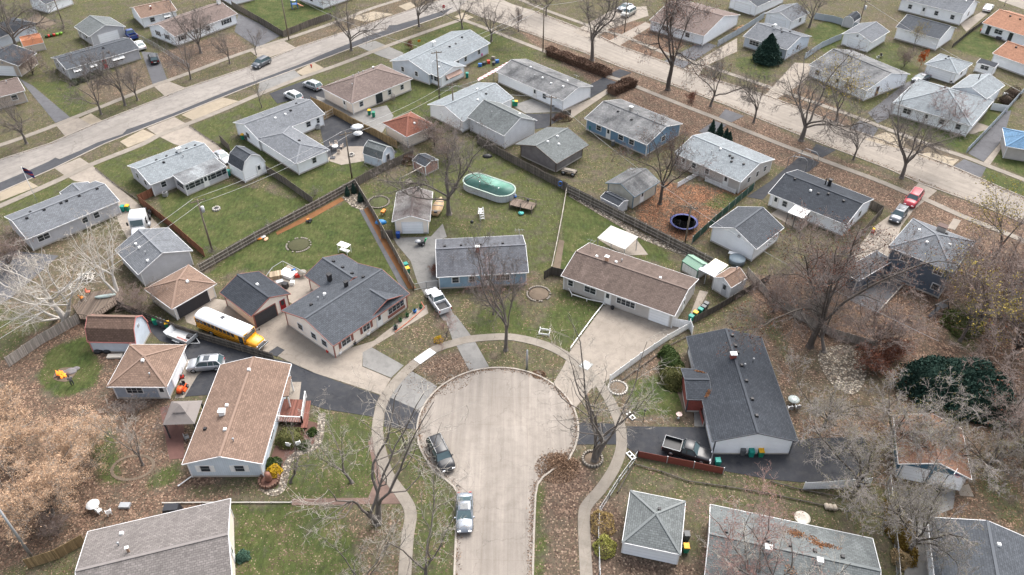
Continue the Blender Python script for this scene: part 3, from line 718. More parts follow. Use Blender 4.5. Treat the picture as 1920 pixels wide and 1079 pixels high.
    if walls:
        wb = MB()
        def wall(pts):
            q = [T(*p) for p in pts]; wb.add(q, [tuple(range(len(q)))])
        h0, h1 = zroof(v0), zroof(v1)
        wall([(u0, v0, z0), (u1, v0, z0), (u1, v0, h0), (u0, v0, h0)]); wall([(u0, v1, z0), (u1, v1, z0), (u1, v1, h1), (u0, v1, h1)])
        for u in (u0, u1):
            top = [(u, v1, h1)] + [(u, p[0], p[1] - th) for p in reversed(tri) if v0 < p[0] < v1] + [(u, v0, h0)]
            wall([(u, v0, z0), (u, v1, z0)] + top)
        wb.mi = 1
        for u in (u0, u1):
            for v, h in ((v0, h0), (v1, h1)):
                c = T(u, v, (z0 + h) / 2); wb.box((c[0], c[1], c[2]), (.14, .14, h - z0 - .02))
        wo = wb.build("wall", [wm, fm], root)
        fo = MB(); cu, cv = (u0 + u1) / 2, (v0 + v1) / 2; c = T(cu, cv, .1)
        sz = (u1 - u0 + .06, v1 - v0 + .06, .3) if ridge == 'l' else (v1 - v0 + .06, u1 - u0 + .06, .3)
        fo.box(c, sz); fo.build("foundation", CONC, root)
    # openings.  edge S=A-B, N=far side, W=A-D, E=other end (in local x,y)
    lx, ly = (Lr, Wr) if ridge == 'l' else (Wr, Lr)
    ix, iy = (ou, ov) if ridge == 'l' else (ov, ou)
    if roof == 'hip': ix = iy = oh
    def place(edge, t):
        if edge == 'S': return Vector((t * lx, s * iy, 0)), Vector((1, 0, 0)), Vector((0, -s, 0))
        if edge == 'N': return Vector((t * lx, s * (ly - iy), 0)), Vector((1, 0, 0)), Vector((0, s, 0))
        if edge == 'W': return Vector((ix, s * t * ly, 0)), Vector((0, s, 0)), Vector((-1, 0, 0))
        return Vector((lx - ix, s * t * ly, 0)), Vector((0, s, 0)), Vector((1, 0, 0))
    def pbox(mb, c, d, nrm, w_, h_, out_, zc, proud):
        "box on a wall, centre c, along d"
        cen = c + nrm * (proud / 2) + Vector((0, 0, zc)); ang = math.atan2(d.y, d.x)
        mb.box(tuple(cen), (w_, proud, h_), ang)
    for wd in wins:
        edge, t, kind = wd[:3]; ww = wd[3] if len(wd) > 3 else None; wm_ = wd[4] if len(wd) > 4 else None
        c, d, nr = place(edge, t)
        if kind == 'w' or kind == 'ws' or kind == 'wa' or kind == 'wr':
            w_ = ww or 1.1; h_ = 1.0; zc = (wd[5] if len(wd) > 5 else 1.55)
            m = MB(); pbox(m, c, d, nr, w_ + .2, h_ + .2, 0, zc, .05); f = m.build("window", FASC, root)
            m = MB(); pn = max(1, round(w_ / .75))
            for i in range(pn):
                off = (i - (pn - 1) / 2) * (w_ / pn); pbox(m, c + d * off, d, nr, w_ / pn - .07, h_ / 2 - .05, 0, zc + .25, .07); pbox(m, c + d * off, d, nr, w_ / pn - .07, h_ / 2 - .05, 0, zc - .25, .065)
            m.build("pane", GL, f)
            if kind == 'ws':
                for sg in (-1, 1):
                    m = MB(); pbox(m, c + d * sg * (w_ / 2 + .32), d, nr, .38, h_ + .1, 0, zc, .07); m.build("shutter", wm_ or WHITE, root)
            if kind == 'wr':
                m = MB(); pbox(m, c, d, nr, w_ + .3, .55, 0, zc - .85, .06); m.build("panel", wm_ or WHITE, root)
            if kind == 'wa':
                m = MB(); q = [c + d * (-w_ / 2 - .2) + Vector((0, 0, zc + .75)), c + d * (w_ / 2 + .2) + Vector((0, 0, zc + .75)),
                               c + d * (w_ / 2 + .2) + nr * .85 + Vector((0, 0, zc + .15)), c + d * (-w_ / 2 - .2) + nr * .85 + Vector((0, 0, zc + .15))]
                dn = Vector((0, 0, -.05)); m.add(q + [p + dn for p in q], [(0, 1, 2, 3), (7, 6, 5, 4), (0, 4, 5, 1), (1, 5, 6, 2), (2, 6, 7, 3), (3, 7, 4, 0)]); m.build("awning", wm_ or AWN, root)
        elif kind == 'd':
            m = MB(); pbox(m, c, d, nr, 1.1, 2.15, 0, 1.25, .05); f = m.build("door", FASC, root)
            m = MB(); pbox(m, c, d, nr, .88, 1.98, 0, 1.22, .09); m.build("door_panel", wm_ or WHITE, f)
            m = MB(); pbox(m, c, d, nr, .5, .8, 0, 1.7, .1); m.build("pane", GL, f)
        elif kind == 'g':
            w_ = ww or 2.6
            m = MB(); pbox(m, c, d, nr, w_ + .3, 2.25, 0, 1.2, .05); f = m.build("garage_door", fm if fm is not FASC_D else FASC, root)
            m = MB(); pbox(m, c, d, nr, w_, 2.1, 0, 1.12, .08); m.build("door_panel", wm_ or GDOOR, f)
        elif kind == 'v':
            m = MB(); pbox(m, c, d, nr, .45, .45, 0, wd[5] if len(wd) > 5 else he + .4, .06); m.build("gable_vent", plain("vent_grey", (.3, .3, .31)), root)
    # roof fittings: (kind, u fraction, v fraction)
    def rz(v):
        v_ = min(v, Wr - v)
        if roof == 'shed': return he + (zr - he) * v / Wr
        return he + (zr - he) * min(1, v_ / (Wr / 2))
    for vt in vents:
        kind, fu, fv = vt[:3]; u, v = fu * Lr, fv * Wr; c = T(u, v, rz(v)); m = MB()
        if kind in ('b', 'w'):
            m.box((c[0], c[1], c[2] + .12), (.4, .4, .26), taper=.8); m.build("roof_vent", BLACKP if kind == 'b' else WHITE, ro)
        elif kind == 'p':
            m.cyl((c[0], c[1], c[2] - .1), .06, .55, 8); m.cyl((c[0], c[1], c[2] + .4), .13, .1, 8); m.build("vent_pipe", METAL, ro)
        elif kind == 't':
            m.cyl((c[0], c[1], c[2] - .1), .1, 1.3, 8); m.build("vent_pipe", BLACKP, ro)
        elif kind == 'c':
            mm = vt[3]; w_ = vt[4] if len(vt) > 4 else .7; hh = vt[5] if len(vt) > 5 else 1.0
            m.box((c[0], c[1], c[2] + hh / 2 - .2), (w_, w_ * .8, hh + .4)); ch = m.build("chimney", mm, ro)
            m = MB(); m.box((c[0], c[1], c[2] + hh + .05), (w_ + .14, w_ * .8 + .14, .1)); m.build("chimney_cap", vt[6] if len(vt) > 6 else WHITE, ch)
        elif kind == 'a':
            m.tube([c, (c[0], c[1], c[2] + 1.8)], .025, 5)
            for i in range(3): m.tube([(c[0] - .6 + i * .5, c[1] - .5 + i * .08, c[2] + 1.7), (c[0] - .6 + i * .5, c[1] + .5 - i * .08, c[2] + 1.7)], .012, 4)
            m.tube([(c[0] - .8, c[1], c[2] + 1.7), (c[0] + .7, c[1], c[2] + 1.7)], .02, 4); m.build("antenna", METAL, ro)
    root["_dims"] = (lx, ly * s, he, zr); del root["_dims"]
    return root, T, (Lr, Wr, he, zr)
def canopy(name, label, A, B, Dd, he, rm, cat="canopy", rise=.1, posts=METAL):
    a = P(*A, he); b = P(*B, he); x = (b - a); L = x.length; x.normalize(); n = Vector((-x.y, x.x, 0))
    w = Dd if isinstance(Dd, (int, float)) else (P(*Dd, he) - a).dot(n)
    root = empty(name, (a.x, a.y, 0), math.atan2(x.y, x.x), label, cat); m = MB()
    q = [(0, 0, he), (L, 0, he), (L, w, he + rise), (0, w, he + rise)]; lo = [(p[0], p[1], p[2] - .08) for p in q]
    f = [(0, 1, 2, 3), (7, 6, 5, 4), (0, 4, 5, 1), (1, 5, 6, 2), (2, 6, 7, 3), (3, 7, 4, 0)]
    m.add(q + lo, f).build("roof", rm, root)
    for u in (.1, L / 2, L - .1):
        for v in (.1 * (1 if w > 0 else -1), w - .1 * (1 if w > 0 else -1)):
            MB().box((u, v, he / 2 - .04), (.1, .1, he - .08)).build("post", posts, root)
    return root
H = house
# --- upper left, beyond the left street
H("house", "pale blue house with dark hip roof cut by the left edge near the top", (-60, 94), (69, 44), 8, rm=RG_SLATE, wm=W_PALEBLUE, roof='hip')
H("shed", "small round-topped shed with orange roof beside the pale blue house", (44, 88), (82, 80), (40, 76), he=1.7, rm=plain("orange_metal", (.50, .20, .10)), wm=plain("beige_metal", (.5, .46, .4)), roof='gambrel', cat="shed", pitch=.4, oh=.05, goh=.05)
H("garage", "cream garage with dark roof at the left edge, basketball hoop on its front", (-45, 120), (34, 124), 7, rm=RG_SLATE, wm=W_TAN, ridge='w', cat="garage", wins=[('S', .62, 'g', 4.2), ('S', .62, 'v')])
H("house", "tan house with purple-brown roof and white window cut by the left edge", (-70, 200), (47, 170), 8, rm=R_TAUPE, wm=W_TAN, wins=[('S', .8, 'w'), ('S', .45, 'd')], vents=[('p', .8, .4)])
H("garage", "grey two-car garage with gabled front behind the long house with the red door", (167, 69), (235, 50), (137, 51), rm=RG_GREEN, wm=W_GREY, ridge='w', cat="garage", wins=[('S', .5, 'g', 4.6), ('W', .4, 'w', .8), ('W', .75, 'd')])
H("house", "long grey ranch house with red front door and white window awnings", (124, 131), (262, 91), (89, 110), rm=RG_DARK, wm=W_GREY, pitch=.25,
  wins=[('S', .13, 'wa', 1.2), ('S', .34, 'wa', 1.2), ('S', .5, 'd', None, plain("red_paint", (.5, .03, .04))), ('S', .68, 'wa', 2.4), ('W', .35, 'w', .8), ('W', .7, 'w', .8)], vents=[('p', .2, .5), ('b', .6, .4)])
H("house", "white house with tan roof and brick-red flue behind the white shuttered house", (264, 35), (332, 20), (232, 17), rm=R_TAN, wm=W_WHITE, wins=[('S', .3, 'w'), ('S', .7, 'wa', 1.2)], vents=[('c', .4, .3, BRICKR, .3, .6)], pitch=.3)
H("house", "white house with brown roof, dark shutters and a white chimney at its right end", (327, 69), (445, 26), (291, 44), rm=R_TAUPE, wm=W_WHITE,
  wins=[('S', .12, 'ws', 1.0, BLACKP), ('S', .35, 'd'), ('S', .52, 'w'), ('S', .82, 'ws', 1.8, BLACKP), ('W', .35, 'ws', .8, BLACKP), ('W', .68, 'ws', .8, BLACKP)], vents=[('c', .95, .5, WHITE, .8, 1.0)], pitch=.3)
H("garage", "white building cut by the top edge above the grey garage", (85, 8), (135, -10), 7, rm=RG_DARK, wm=W_WHITE, cat="garage")
H("house", "white house at the top edge beside the wooden fence corner", (432, -6), (478, -18), 7, rm=RG_DARK, wm=W_WHITE, wins=[('S', .55, 'w')])
H("house", "white house with dark roof at the top edge behind the playset", (604, 0), (668, -22), (562, -18), rm=RG_DARK, wm=W_WHITE, wins=[('W', .5, 'w')])
# --- between the two streets
H("house", "cream hip-roofed house with taupe roof beside the parked silver car", (659.5, 194.5), (774, 147.5), (602, 164), he=2.7, roof='hip', rm=R_TAUPE, wm=W_CREAM, pitch=.42,
  wins=[('S', .16, 'w', .9), ('S', .42, 'd', None, GL), ('S', .47, 'd', None, GL), ('S', .62, 'w', .8), ('S', .83, 'w', .8), ('W', .3, 'd', None, WHITE)],
  vents=[('p', .35, .62), ('p', .5, .75), ('p', .55, .7), ('p', .2, .35), ('c', .72, .7, METAL, .25, .4)])
h, T, d = H("house", "long pale grey house with white chimney near the yellow yard sign", (805, 140), (919, 81), (747, 107), rm=RG_LIGHT, wm=W_PALEBLUE, pitch=.3,
  wins=[('S', .47, 'w', .8), ('S', .6, 'w', .8), ('S', .83, 'w', .8), ('W', .35, 'w', .8), ('W', .7, 'w', .8)], vents=[('c', .45, .6, WHITE, .7, 1.0), ('b', .55, .35), ('b', .65, .35), ('b', .8, .42), ('p', .3, .4)])
H("sun_porch", "white glazed porch with brown striped awning on the front of the long pale grey house", (826, 146), (874, 124), 5.5, he=2.5, rm=RG_LIGHT, wm=W_WHITE, ridge='w', pitch=.3, cat="porch",
  wins=[('S', .5, 'wa', 4.2, plain("brown_awning", (.30, .20, .16))), ('W', .3, 'w', 1.5), ('W', .65, 'w', 1.5)], vents=[('w', .5, .3)])
H("garage", "cream garage with red-brown hip roof behind the new wooden fence", (762.5, 257.5), (816, 235), (714, 232.5), roof='hip', rm=R_RED, wm=W_CREAM, cat="garage", pitch=.45, vents=[('w', .5, .25)])
h, T, d = H("house", "large white house with streaked grey roof in the middle of the upper block", (1055, 189), (930, 135), (1110, 161), rm=RG_WEATH, wm=W_WHITE, pitch=.28,
  wins=[('S', .28, 'w', .9), ('S', .42, 'd')], vents=[('w', .3, .3), ('w', .45, .35), ('w', .15, .35), ('p', .55, .3), ('w', .7, .5), ('w', .2, .6), ('a', .12, .7)])
H("house_wing", "gabled white wing with small window at the left end of the large streaked-roof house", (963, 184), (897, 155), 14, rm=RG_LIGHT, wm=W_WHITE, ridge='w', pitch=.3, cat="house wing",
  wins=[('S', .5, 'w', .9), ('S', .15, 'd')], vents=[('w', .3, .6), ('b', .3, .35), ('w', .5, .3)])
H("garage", "tall pale beige garage with grey-green roof left of the weathered barn", (945, 255), (1007, 226), (874, 221), rm=RG_GREEN, wm=siding("light_grey_siding", (.68, .69, .71), .18), ridge='w', cat="garage", he=3.0, pitch=.5, vents=[('w', .25, .75), ('p', .6, .3)])
H("barn", "weathered dark-boarded barn with pale grey roof beside the pool yard fence", (1044, 307), (1104, 272), (967, 270), rm=RG_GREEN, wm=W_BRWOOD, he=2.5, pitch=.32, cat="barn", fm=FASC_D, oh=.8, goh=.8,
  vents=[('w', .3, .45), ('w', .6, .45), ('w', .45, .3)])
H("house", "blue house with streaked dark roof and central chimney", (1213, 272), (1096, 222), (1272, 229), rm=RG_WEATH, wm=W_BLUE, pitch=.28,
  wins=[('S', .62, 'd'), ('S', .25, 'w'), ('S', .42, 'w'), ('S', .78, 'w'), ('W', .5, 'w')], vents=[('c', .58, .55, CONC, .6, .9), ('b', .7, .4), ('b', .45, .35), ('p', .45, .5), ('a', .1, .6)])
H("house", "beige house with pale blue-grey roof and white rear ramp railing", (1389, 342), (1264, 287), (1446, 296), rm=RG_LIGHT, wm=W_GREIGE, pitch=.26,
  wins=[('S', .22, 'd'), ('S', .5, 'w', .8), ('S', .7, 'w', .8), ('S', .86, 'd'), ('W', .3, 'w', .8), ('W', .55, 'w', .8), ('W', .78, 'w', .8)], vents=[('b', .3, .3), ('b', .33, .38), ('b', .15, .35), ('w', .55, .45), ('b', .38, .4), ('p', .6, .3)])
H("garage", "cream garage with grey roof beneath the brown-leaved tree", (1190, 370), (1237, 341), (1132, 345), rm=RG_WEATH, wm=siding("mossy_cream", (.52, .50, .43), .25, False, .3), cat="garage", fm=plain("teal_trim", (.12, .18, .22)), ridge='l', wins=[('S', .4, 'd')], pitch=.4)
H("shed", "small white shed with slate roof against the garage under the brown-leaved tree", (1160, 387), (1178, 376), (1125, 370), he=1.9, rm=RG_SLATE, wm=siding("worn_white_boards", (.55, .56, .58), .2, True, .3), ridge='w', cat="shed", oh=.1, goh=.1)
H("house", "white house with dark slate roof and black chimney left of the red car", (1587, 422), (1441, 362), (1640, 374), rm=RG_SLATE, wm=W_WHITE, pitch=.3,
  wins=[('S', .9, 'd'), ('S', .78, 'w', .8), ('S', .55, 'w', 1.8), ('W', .3, 'w', .8), ('W', .6, 'w', .8)], vents=[('t', .55, .75), ('c', .5, .75, BLACKP, .5, 1.2, BLACKP), ('b', .2, .4), ('b', .4, .42), ('b', .5, .35), ('b', .85, .45), ('w', .6, .35)])
H("garage", "white-gabled garage with wavy charcoal roof right of the trampoline yard", (1418, 468), (1470, 427), (1329, 427), rm=RG_DARK, wm=W_WHITE, he=2.7, cat="garage", pitch=.45, wins=[('W', .4, 'v', None, None, 3.3)])
h, T, d = H("house", "two-storey slate blue house with grey hip roof beside the red car", (1787, 511), (1666, 463), (1860, 465), he=5.3, roof='hip', rm=RG_MID, wm=W_SLATE, pitch=.38, fm=plain("grey_trim", (.45, .46, .47)),
  wins=[('S', .72, 'w', 1.1, None, 4.2), ('S', .2, 'w', 1.2, None, 4.2), ('S', .72, 'w', 2.0, None, 1.6), ('S', .15, 'w', 1.0, None, 1.6)],
  vents=[('w', .75, .45), ('w', .25, .4), ('c', .5, .8, CONC, 1.2, 1.0, plain('chimney_dark', (.12, .085, .075), .9)), ('b', .4, .75), ('w', .55, .3)])
H("house_wing", "single-storey slate-roofed side wing of the two-storey slate blue house", (1676, 488), (1644, 470), 8.5, he=2.8, roof='hip', ridge='w', rm=RG_DARK, wm=W_SLATE, pitch=.3, cat="house wing", wins=[('S', .4, 'w', .8)])
# --- left block
h, T, d = H("house", "grey house with pale roof and screened sun porch beside the green back lawn", (282, 347), (409, 297), (236, 312), rm=RG_LIGHT, wm=W_GREY, pitch=.28,
  wins=[('S', .18, 'w', .9), ('W', .35, 'w', .8), ('W', .7, 'w', .8)], vents=[('b', .3, .55), ('b', .45, .55), ('b', .6, .55), ('b', .75, .55), ('b', .88, .55), ('b', .35, .4), ('p', .62, .35), ('c', .63, .52, WHITE, .7, .8)])
H("barn_shed", "white gambrel barn shed with dark grey roof behind the sun porch", (455, 322), (497, 303), (428, 305), he=2.4, roof='gambrel', rm=RG_DARK, wm=W_WHITE, ridge='w', cat="shed", pitch=.6, oh=.1, goh=.15, wins=[('S', .7, 'd')])
H("house", "long grey-blue house with ridge vents behind the white truck cab", (50, 449), (224, 377), (9, 406), rm=RG_MID, wm=W_GREY, pitch=.3,
  wins=[('S', .16, 'w', 1.8), ('S', .6, 'w', .9), ('S', .73, 'w', .9)], vents=[('b', .13, .42), ('b', .32, .45), ('b', .5, .45), ('b', .56, .45), ('b', .7, .45), ('b', .9, .45), ('b', .2, .55)])
H("house_wing", "short gabled wing on the street side of the long grey-blue house", (112, 361), (165, 341), -4, rm=RG_MID, wm=W_GREY, ridge='w', pitch=.3, cat="house wing", wins=[('N', .5, 'd')])
H("garage", "grey two-tone garage behind the birch trees", (259, 515), (361, 470), (213, 470), rm=RG_MID, wm=W_GREY, ridge='w', cat="garage", he=2.7, pitch=.42, vents=[('p', .3, .3), ('w', .7, .3), ('w', .55, .3), ('w', .1, .25)])
H("garage", "cream garage with tan hip roof and dark doors behind the school bus", (322, 580), (406, 532), (272, 541), rm=R_TAN, wm=W_CREAM, roof='hip', cat="garage", wins=[('S', .45, 'g', 5.0, GDOOR_OR_SHADE)], vents=[('w', .6, .35)])
H("garage", "cream garage with charcoal roof and open dark door beside the school bus", (471, 594), (545, 551), (408, 551), rm=RG_SLATE, wm=W_CREAM, ridge='w', cat="garage", fm=FASC_R, wins=[('S', .34, 'g', 3.4, GDOOR_OR_SHADE), ('S', .78, 'd', None, plain("dark_red_paint", (.26, .015, .02)))], vents=[('w', .5, .6)], pitch=.42)  # open doorway is a flat dark panel, interior shade painted in
h, T, d = H("house", "big cream house with grey shingle roof and red shutters in the middle left", (625, 649), (768, 551), (530, 581), rm=RG_DARK, wm=W_CREAM, fm=FASC_R, he=2.7, pitch=.3,
  wins=[('W', .22, 'w', 1.0), ('W', .42, 'w', 1.0), ('W', .68, 'w', 1.0), ('S', .17, 'ws', 1.5, FASC_R), ('S', .43, 'ws', 1.2, FASC_R), ('S', .6, 'd'), ('S', .83, 'wr', 3.0, FASC_R)],
  vents=[('b', .2, .7), ('p', .35, .68), ('p', .3, .72), ('c', .6, .62, BLACKP, .5, .8, BLACKP), ('b', .8, .58), ('w', .4, .75)])
H("house_wing", "grey-roofed rear wing with black chimney on the big cream house", (571, 517), (628, 556), (640, 474), rm=RG_DARK, wm=W_CREAM, fm=FASC_R, he=2.7, pitch=.36, cat="house wing", vents=[('c', .6, .2, BLACKP, .6, 1.1, BLACKP), ('b', .25, .58), ('b', .55, .58), ('b', .85, .58)])
H("house_wing", "small front gable over the door of the big cream house", (697, 594), (757, 553), 4.5, rm=RG_DARK, wm=W_CREAM, fm=FASC_R, he=2.75, pitch=.36, ridge='w', cat="house wing", walls=False)
H("garage", "small cream garage with patched brown roof and white door ending the grey drive", (735, 416), (806, 415), (739, 361), rm=roofmat("roof_patched", (.13, .105, .10), .3, (.27, .26, .25)), wm=W_CREAM, ridge='w', cat="garage", wins=[('S', .52, 'g', 3.2)], vents=[('c', .9, .62, METAL, .25, .7)])
H("house", "blue house with weathered grey roof and brick chimney behind the parked pickup", (819, 520), (991, 511), (817, 449), rm=roofmat("roof_weathered_slate", (.125, .13, .145), .35), wm=siding("light_blue_siding", (.26, .38, .48), .2), pitch=.34,
  wins=[('S', .2, 'w', 1.0), ('S', .38, 'w', .8), ('S', .55, 'd'), ('S', .72, 'w', 2.0)], vents=[('c', .46, .42, BRICKR, .5, .9), ('b', .1, .6), ('b', .28, .6), ('b', .5, .6), ('b', .75, .6), ('a', .95, .8)])
h, T, d = H("house", "beige house with worn brown roof and white garage door above the wide concrete driveway", (1265, 593), (1052, 517), (1311, 524), rm=R_MAIN, wm=W_GREIGE, he=2.7, pitch=.3,
  wins=[('S', .13, 'g', 2.8), ('S', .42, 'w', 2.8), ('S', .58, 'd'), ('S', .74, 'w', 1.8), ('S', .92, 'w', .8), ('W', .5, 'd')], vents=[('w', .25, .55), ('w', .82, .55), ('c', .72, .52, plain("copper_flue", (.55, .33, .22)), .5, .8), ('w', .65, .58), ('p', .62, .68), ('a', .93, .75)])
canopy("patio_cover", "flat white metal patio cover behind the worn brown roof", (1172, 468), (1120, 446), (1194, 444), 2.5, R_METAL)
H("shed", "small metal shed with green roof and white doors by the grey fence", (1309, 508), (1329, 496), (1277, 491), he=1.8, rm=R_GREENM, wm=siding("white_metal_panels", (.66, .68, .67), .6, True, .1), ridge='w', cat="shed", fm=plain("green_trim", (.05, .13, .09)), oh=.05, goh=.05, pitch=.5)
canopy("lean_to", "grey corrugated lean-to roof between the green-roofed shed and the small white barn", (1339, 520), (1309, 505), (1354, 511), 2.1, R_GREYM)
canopy("lean_to", "cream metal panel roof behind the grey corrugated lean-to", (1351, 510), (1326, 497), (1369, 500), 2.15, R_CREAMM)
H("barn_shed", "small white shed with brown shingle roof beside the grey fence and cream lean-to", (1371, 540), (1401, 521), (1339, 520), he=2.3, rm=R_TAN, wm=siding("chipped_white_boards", (.66, .67, .68), .25, True, .2), cat="shed", pitch=.6, oh=.1, goh=.1, wins=[('W', .35, 'd', None, plain("grey_door", (.4, .41, .43)))], vents=[('p', .8, .5)])
# --- right block
h, T, d = H("house", "long charcoal-roofed house with red-sided front above the black pickup", (1336, 828), (1497, 828), (1284, 632), rm=RG_SLATE, wm=W_WHITE, ridge='w', he=2.7, pitch=.3, fm=plain("charcoal_trim", (.07, .075, .085)),
  wins=[('W', .32, 'w', 1.2), ('W', .75, 'w', 1.8)], vents=[('b', .93, .56), ('b', .82, .56), ('b', .75, .56), ('b', .62, .56), ('b', .47, .56), ('b', .3, .56), ('c', .7, .48, BRICKR, .7, .6), ('p', .7, .75), ('p', .62, .6), ('b', .15, .55)])
H("house_wing", "projecting charcoal entry gable with fallen leaves in its valleys", (1288, 749), (1335, 750), (1279, 691), rm=RG_SLATE, wm=BRICKR, he=2.75, pitch=.3, cat="house wing", fm=plain("charcoal_trim", (.07, .075, .085)))
H("garage", "square garage with grey hip roof at the bottom, right of the cul-de-sac stem", (1167, 1017), (1276, 1040), (1183, 920), he=2.6, roof='hip', rm=RG_GREEN, wm=W_GREIGE, cat="garage", pitch=.42, wins=[('S', .5, 'g', 5.6)], vents=[('b', .55, .62)])
H("house", "wide grey-roofed house with leaf piles on its roof at the bottom right", (1332, 946), (1636, 1010), -9.2, rm=RG_GREEN, wm=W_GREY, he=2.8, pitch=.3, vents=[('b', .1, .42), ('b', .35, .42), ('b', .48, .42), ('b', .63, .42), ('b', .79, .42), ('c', .35, .55, WHITE, .6, .6), ('c', .65, .56, WHITE, .5, .5)])
H("house", "dark grey gabled house with white chimney in the bottom right corner", (1739, 970), (1945, 1017), -13, rm=RG_DARK, wm=W_WHITE, he=2.8, ridge='w', pitch=.3, vents=[('w', .2, .57), ('c', .62, .28, WHITE, .7, .8), ('b', .6, .15), ('w', .75, .6)])
H("garage", "teal blue two-door garage with rust brown roof and a basketball hoop", (1685, 870), (1822, 899), 7.5, rm=roofmat("roof_rust", (.24, .14, .10), .15), wm=W_DKBLUE, ridge='w', he=2.6, cat="garage", wins=[('S', .27, 'g', 2.5), ('S', .72, 'g', 3.0)], vents=[('w', .6, .45)], pitch=.4)
H("house", "greige-roofed house with cream end wall cut by the bottom edge at left", (165, 997), (432, 935), -11.5, rm=R_FRONT, wm=W_STUCCO, he=2.8, pitch=.3, wins=[('E', .5, 'd')], vents=[('p', .25, .3), ('c', .33, .42, plain("rust_flue", (.3, .2, .14)), .22, .7), ('w', .25, .15)], oh=.4)
h, T, d = H("house", "brown-roofed pale blue house with a red deck and white railing left of the cul-de-sac", (341, 871), (492, 870), (410, 684), rm=R_TAN, wm=W_BLUEV, ridge='w', he=2.7, pitch=.3,
  wins=[('S', .25, 'ws', 1.1, WHITE), ('S', .68, 'ws', 1.1, WHITE), ('E', .35, 'w', 1.5), ('E', .55, 'd')], vents=[('w', .85, .5), ('w', .5, .35), ('c', .42, .33, WHITE, .7, .6), ('w', .25, .45), ('b', .3, .15), ('p', .15, .6)])
H("garage", "pale blue garage with brown hip roof beside the orange lawn tractor", (200, 725.5), (312.5, 726), (240, 646), he=2.6, roof='hip', rm=R_TAN, wm=siding("blue_grey_siding", (.36, .41, .48), .2), cat="garage", pitch=.42, wins=[('S', .4, 'w', 2.0), ('S', .86, 'd'), ('E', .6, 'g', 4.5)], vents=[('w', .5, .42), ('p', .68, .18)])
H("barn_shed", "pale blue gambrel shed with brown roof and round window beneath the wooden deck", (164, 641), (254, 643), 4.2, he=2.0, roof='gambrel', rm=R_BROWN, wm=W_PALEBLUE, fm=plain("pink_trim", (.55, .22, .2)), cat="shed", pitch=.75, oh=.1, goh=.12, wins=[('E', .5, 'v', None, None, 3.2)])
H("house", "grey house with white-framed window at the right edge below the two-storey house", (1894, 563), (1995, 600), 8, rm=RG_GREEN, wm=W_GREY, wins=[('S', .1, 'w', 1.3)])
# --- upper right, beyond the right street
H("house", "white house with brown roof behind the big tree with clinging brown leaves", (1320, 68), (1388, 28), (1222, 36), rm=R_TAUPE, wm=W_WHITE, ridge='w', pitch=.25, wins=[('W', .3, 'w'), ('W', .7, 'w', 1.8)])
H("garage", "white garage with dark roof at the top edge behind the grey vinyl fence", (1420, 13), (1475, -12), (1366, -3), rm=RG_DARK, wm=W_WHITE, cat="garage", wins=[('W', .5, 'g', 4.6)])
H("garage", "grey-roofed garage with white gable left of the fenced green yard", (1485, 41), (1518, 24), (1430, 27), rm=RG_MID, wm=W_WHITE, cat="garage", wins=[('W', .5, 'g', 4.2), ('S', .6, 'w', .8)])
H("house", "pale house with grey roof, white chimney and picture window behind the dark evergreen", (1476, 94), (1522, 68), (1382, 74), rm=RG_MID, wm=W_PALEBLUE, ridge='w', wins=[('W', .75, 'w', 2.4), ('S', .5, 'w', .8)], vents=[('c', .6, .5, WHITE, .6, .8), ('b', .3, .6), ('b', .5, .6), ('b', .7, .6), ('b', .4, .45), ('a', .9, .3)], pitch=.28)
H("garage", "white garage with red gable trim and grey roof in the upper right block", (1634, 80), (1668, 59), (1578, 64), rm=RG_MID, wm=W_WHITE, cat="garage", fm=WHITE, wins=[('W', .45, 'g', 4.4), ('W', .5, 'v', None, FASC_R)])
H("house", "white house with dark grey roof behind a tree with a few yellow leaves", (1625, 170), (1517, 122), (1677, 127), rm=RG_WEATH, wm=W_WHITE, wins=[('S', .85, 'w'), ('S', .5, 'd'), ('S', .3, 'w', 1.8), ('W', .3, 'd', None, plain("brown_door", (.2, .12, .09)))], pitch=.28)
H("house", "white house with a row of windows at the top edge right of centre", (1807, 27), (1688, -2), (1838, 5), rm=RG_MID, wm=W_WHITE, he=3.0, wins=[('S', .15, 'w', .9), ('S', .4, 'w', .9), ('S', .6, 'd'), ('S', .82, 'w', .9), ('W', .5, 'w', .8)], vents=[('w', .3, .4), ('w', .1, .4)])
H("garage", "long white garage with dark grey roof below the white house with a row of windows", (1762, 74), (1680, 51), (1792, 52), rm=RG_DARK, wm=W_WHITE, cat="garage", he=2.9)
H("house", "white house with orange-tan roof and cluttered patio at the right edge", (1935, 72), (1842, 43), (1958, 40), rm=R_ORANGE, wm=W_WHITE, wins=[('S', .65, 'w', 1.8), ('S', .85, 'd', None, GL), ('S', .4, 'd', None, GL)], vents=[('b', .7, .4), ('b', .5, .4)], pitch=.28)
H("garage", "white garage with orange-tan roof at the right edge below the cluttered patio", (1950, 132), (1861, 100), (1968, 104), rm=R_ORANGE, wm=W_WHITE, cat="garage", vents=[('b', .75, .4), ('b', .55, .4)])
H("garage", "white garage with pale hip roof and wide door behind the white complex-roofed house", (1796, 139), (1824, 119), (1734, 120), rm=RG_LIGHT, wm=W_WHITE, roof='hip', cat="garage", wins=[('W', .5, 'g', 4.6), ('S', .5, 'w', .8)], vents=[('b', .4, .6), ('b', .6, .6)])
H("shed", "small white shed with flat dark roof between two garages at the upper right", (1865, 127), (1872, 121), (1829, 119), he=2.1, rm=RG_SLATE, wm=W_WHITE, roof='shed', ridge='w', pitch=.1, cat="shed", oh=.1, goh=.1, wins=[('W', .5, 'w', 1.6)])
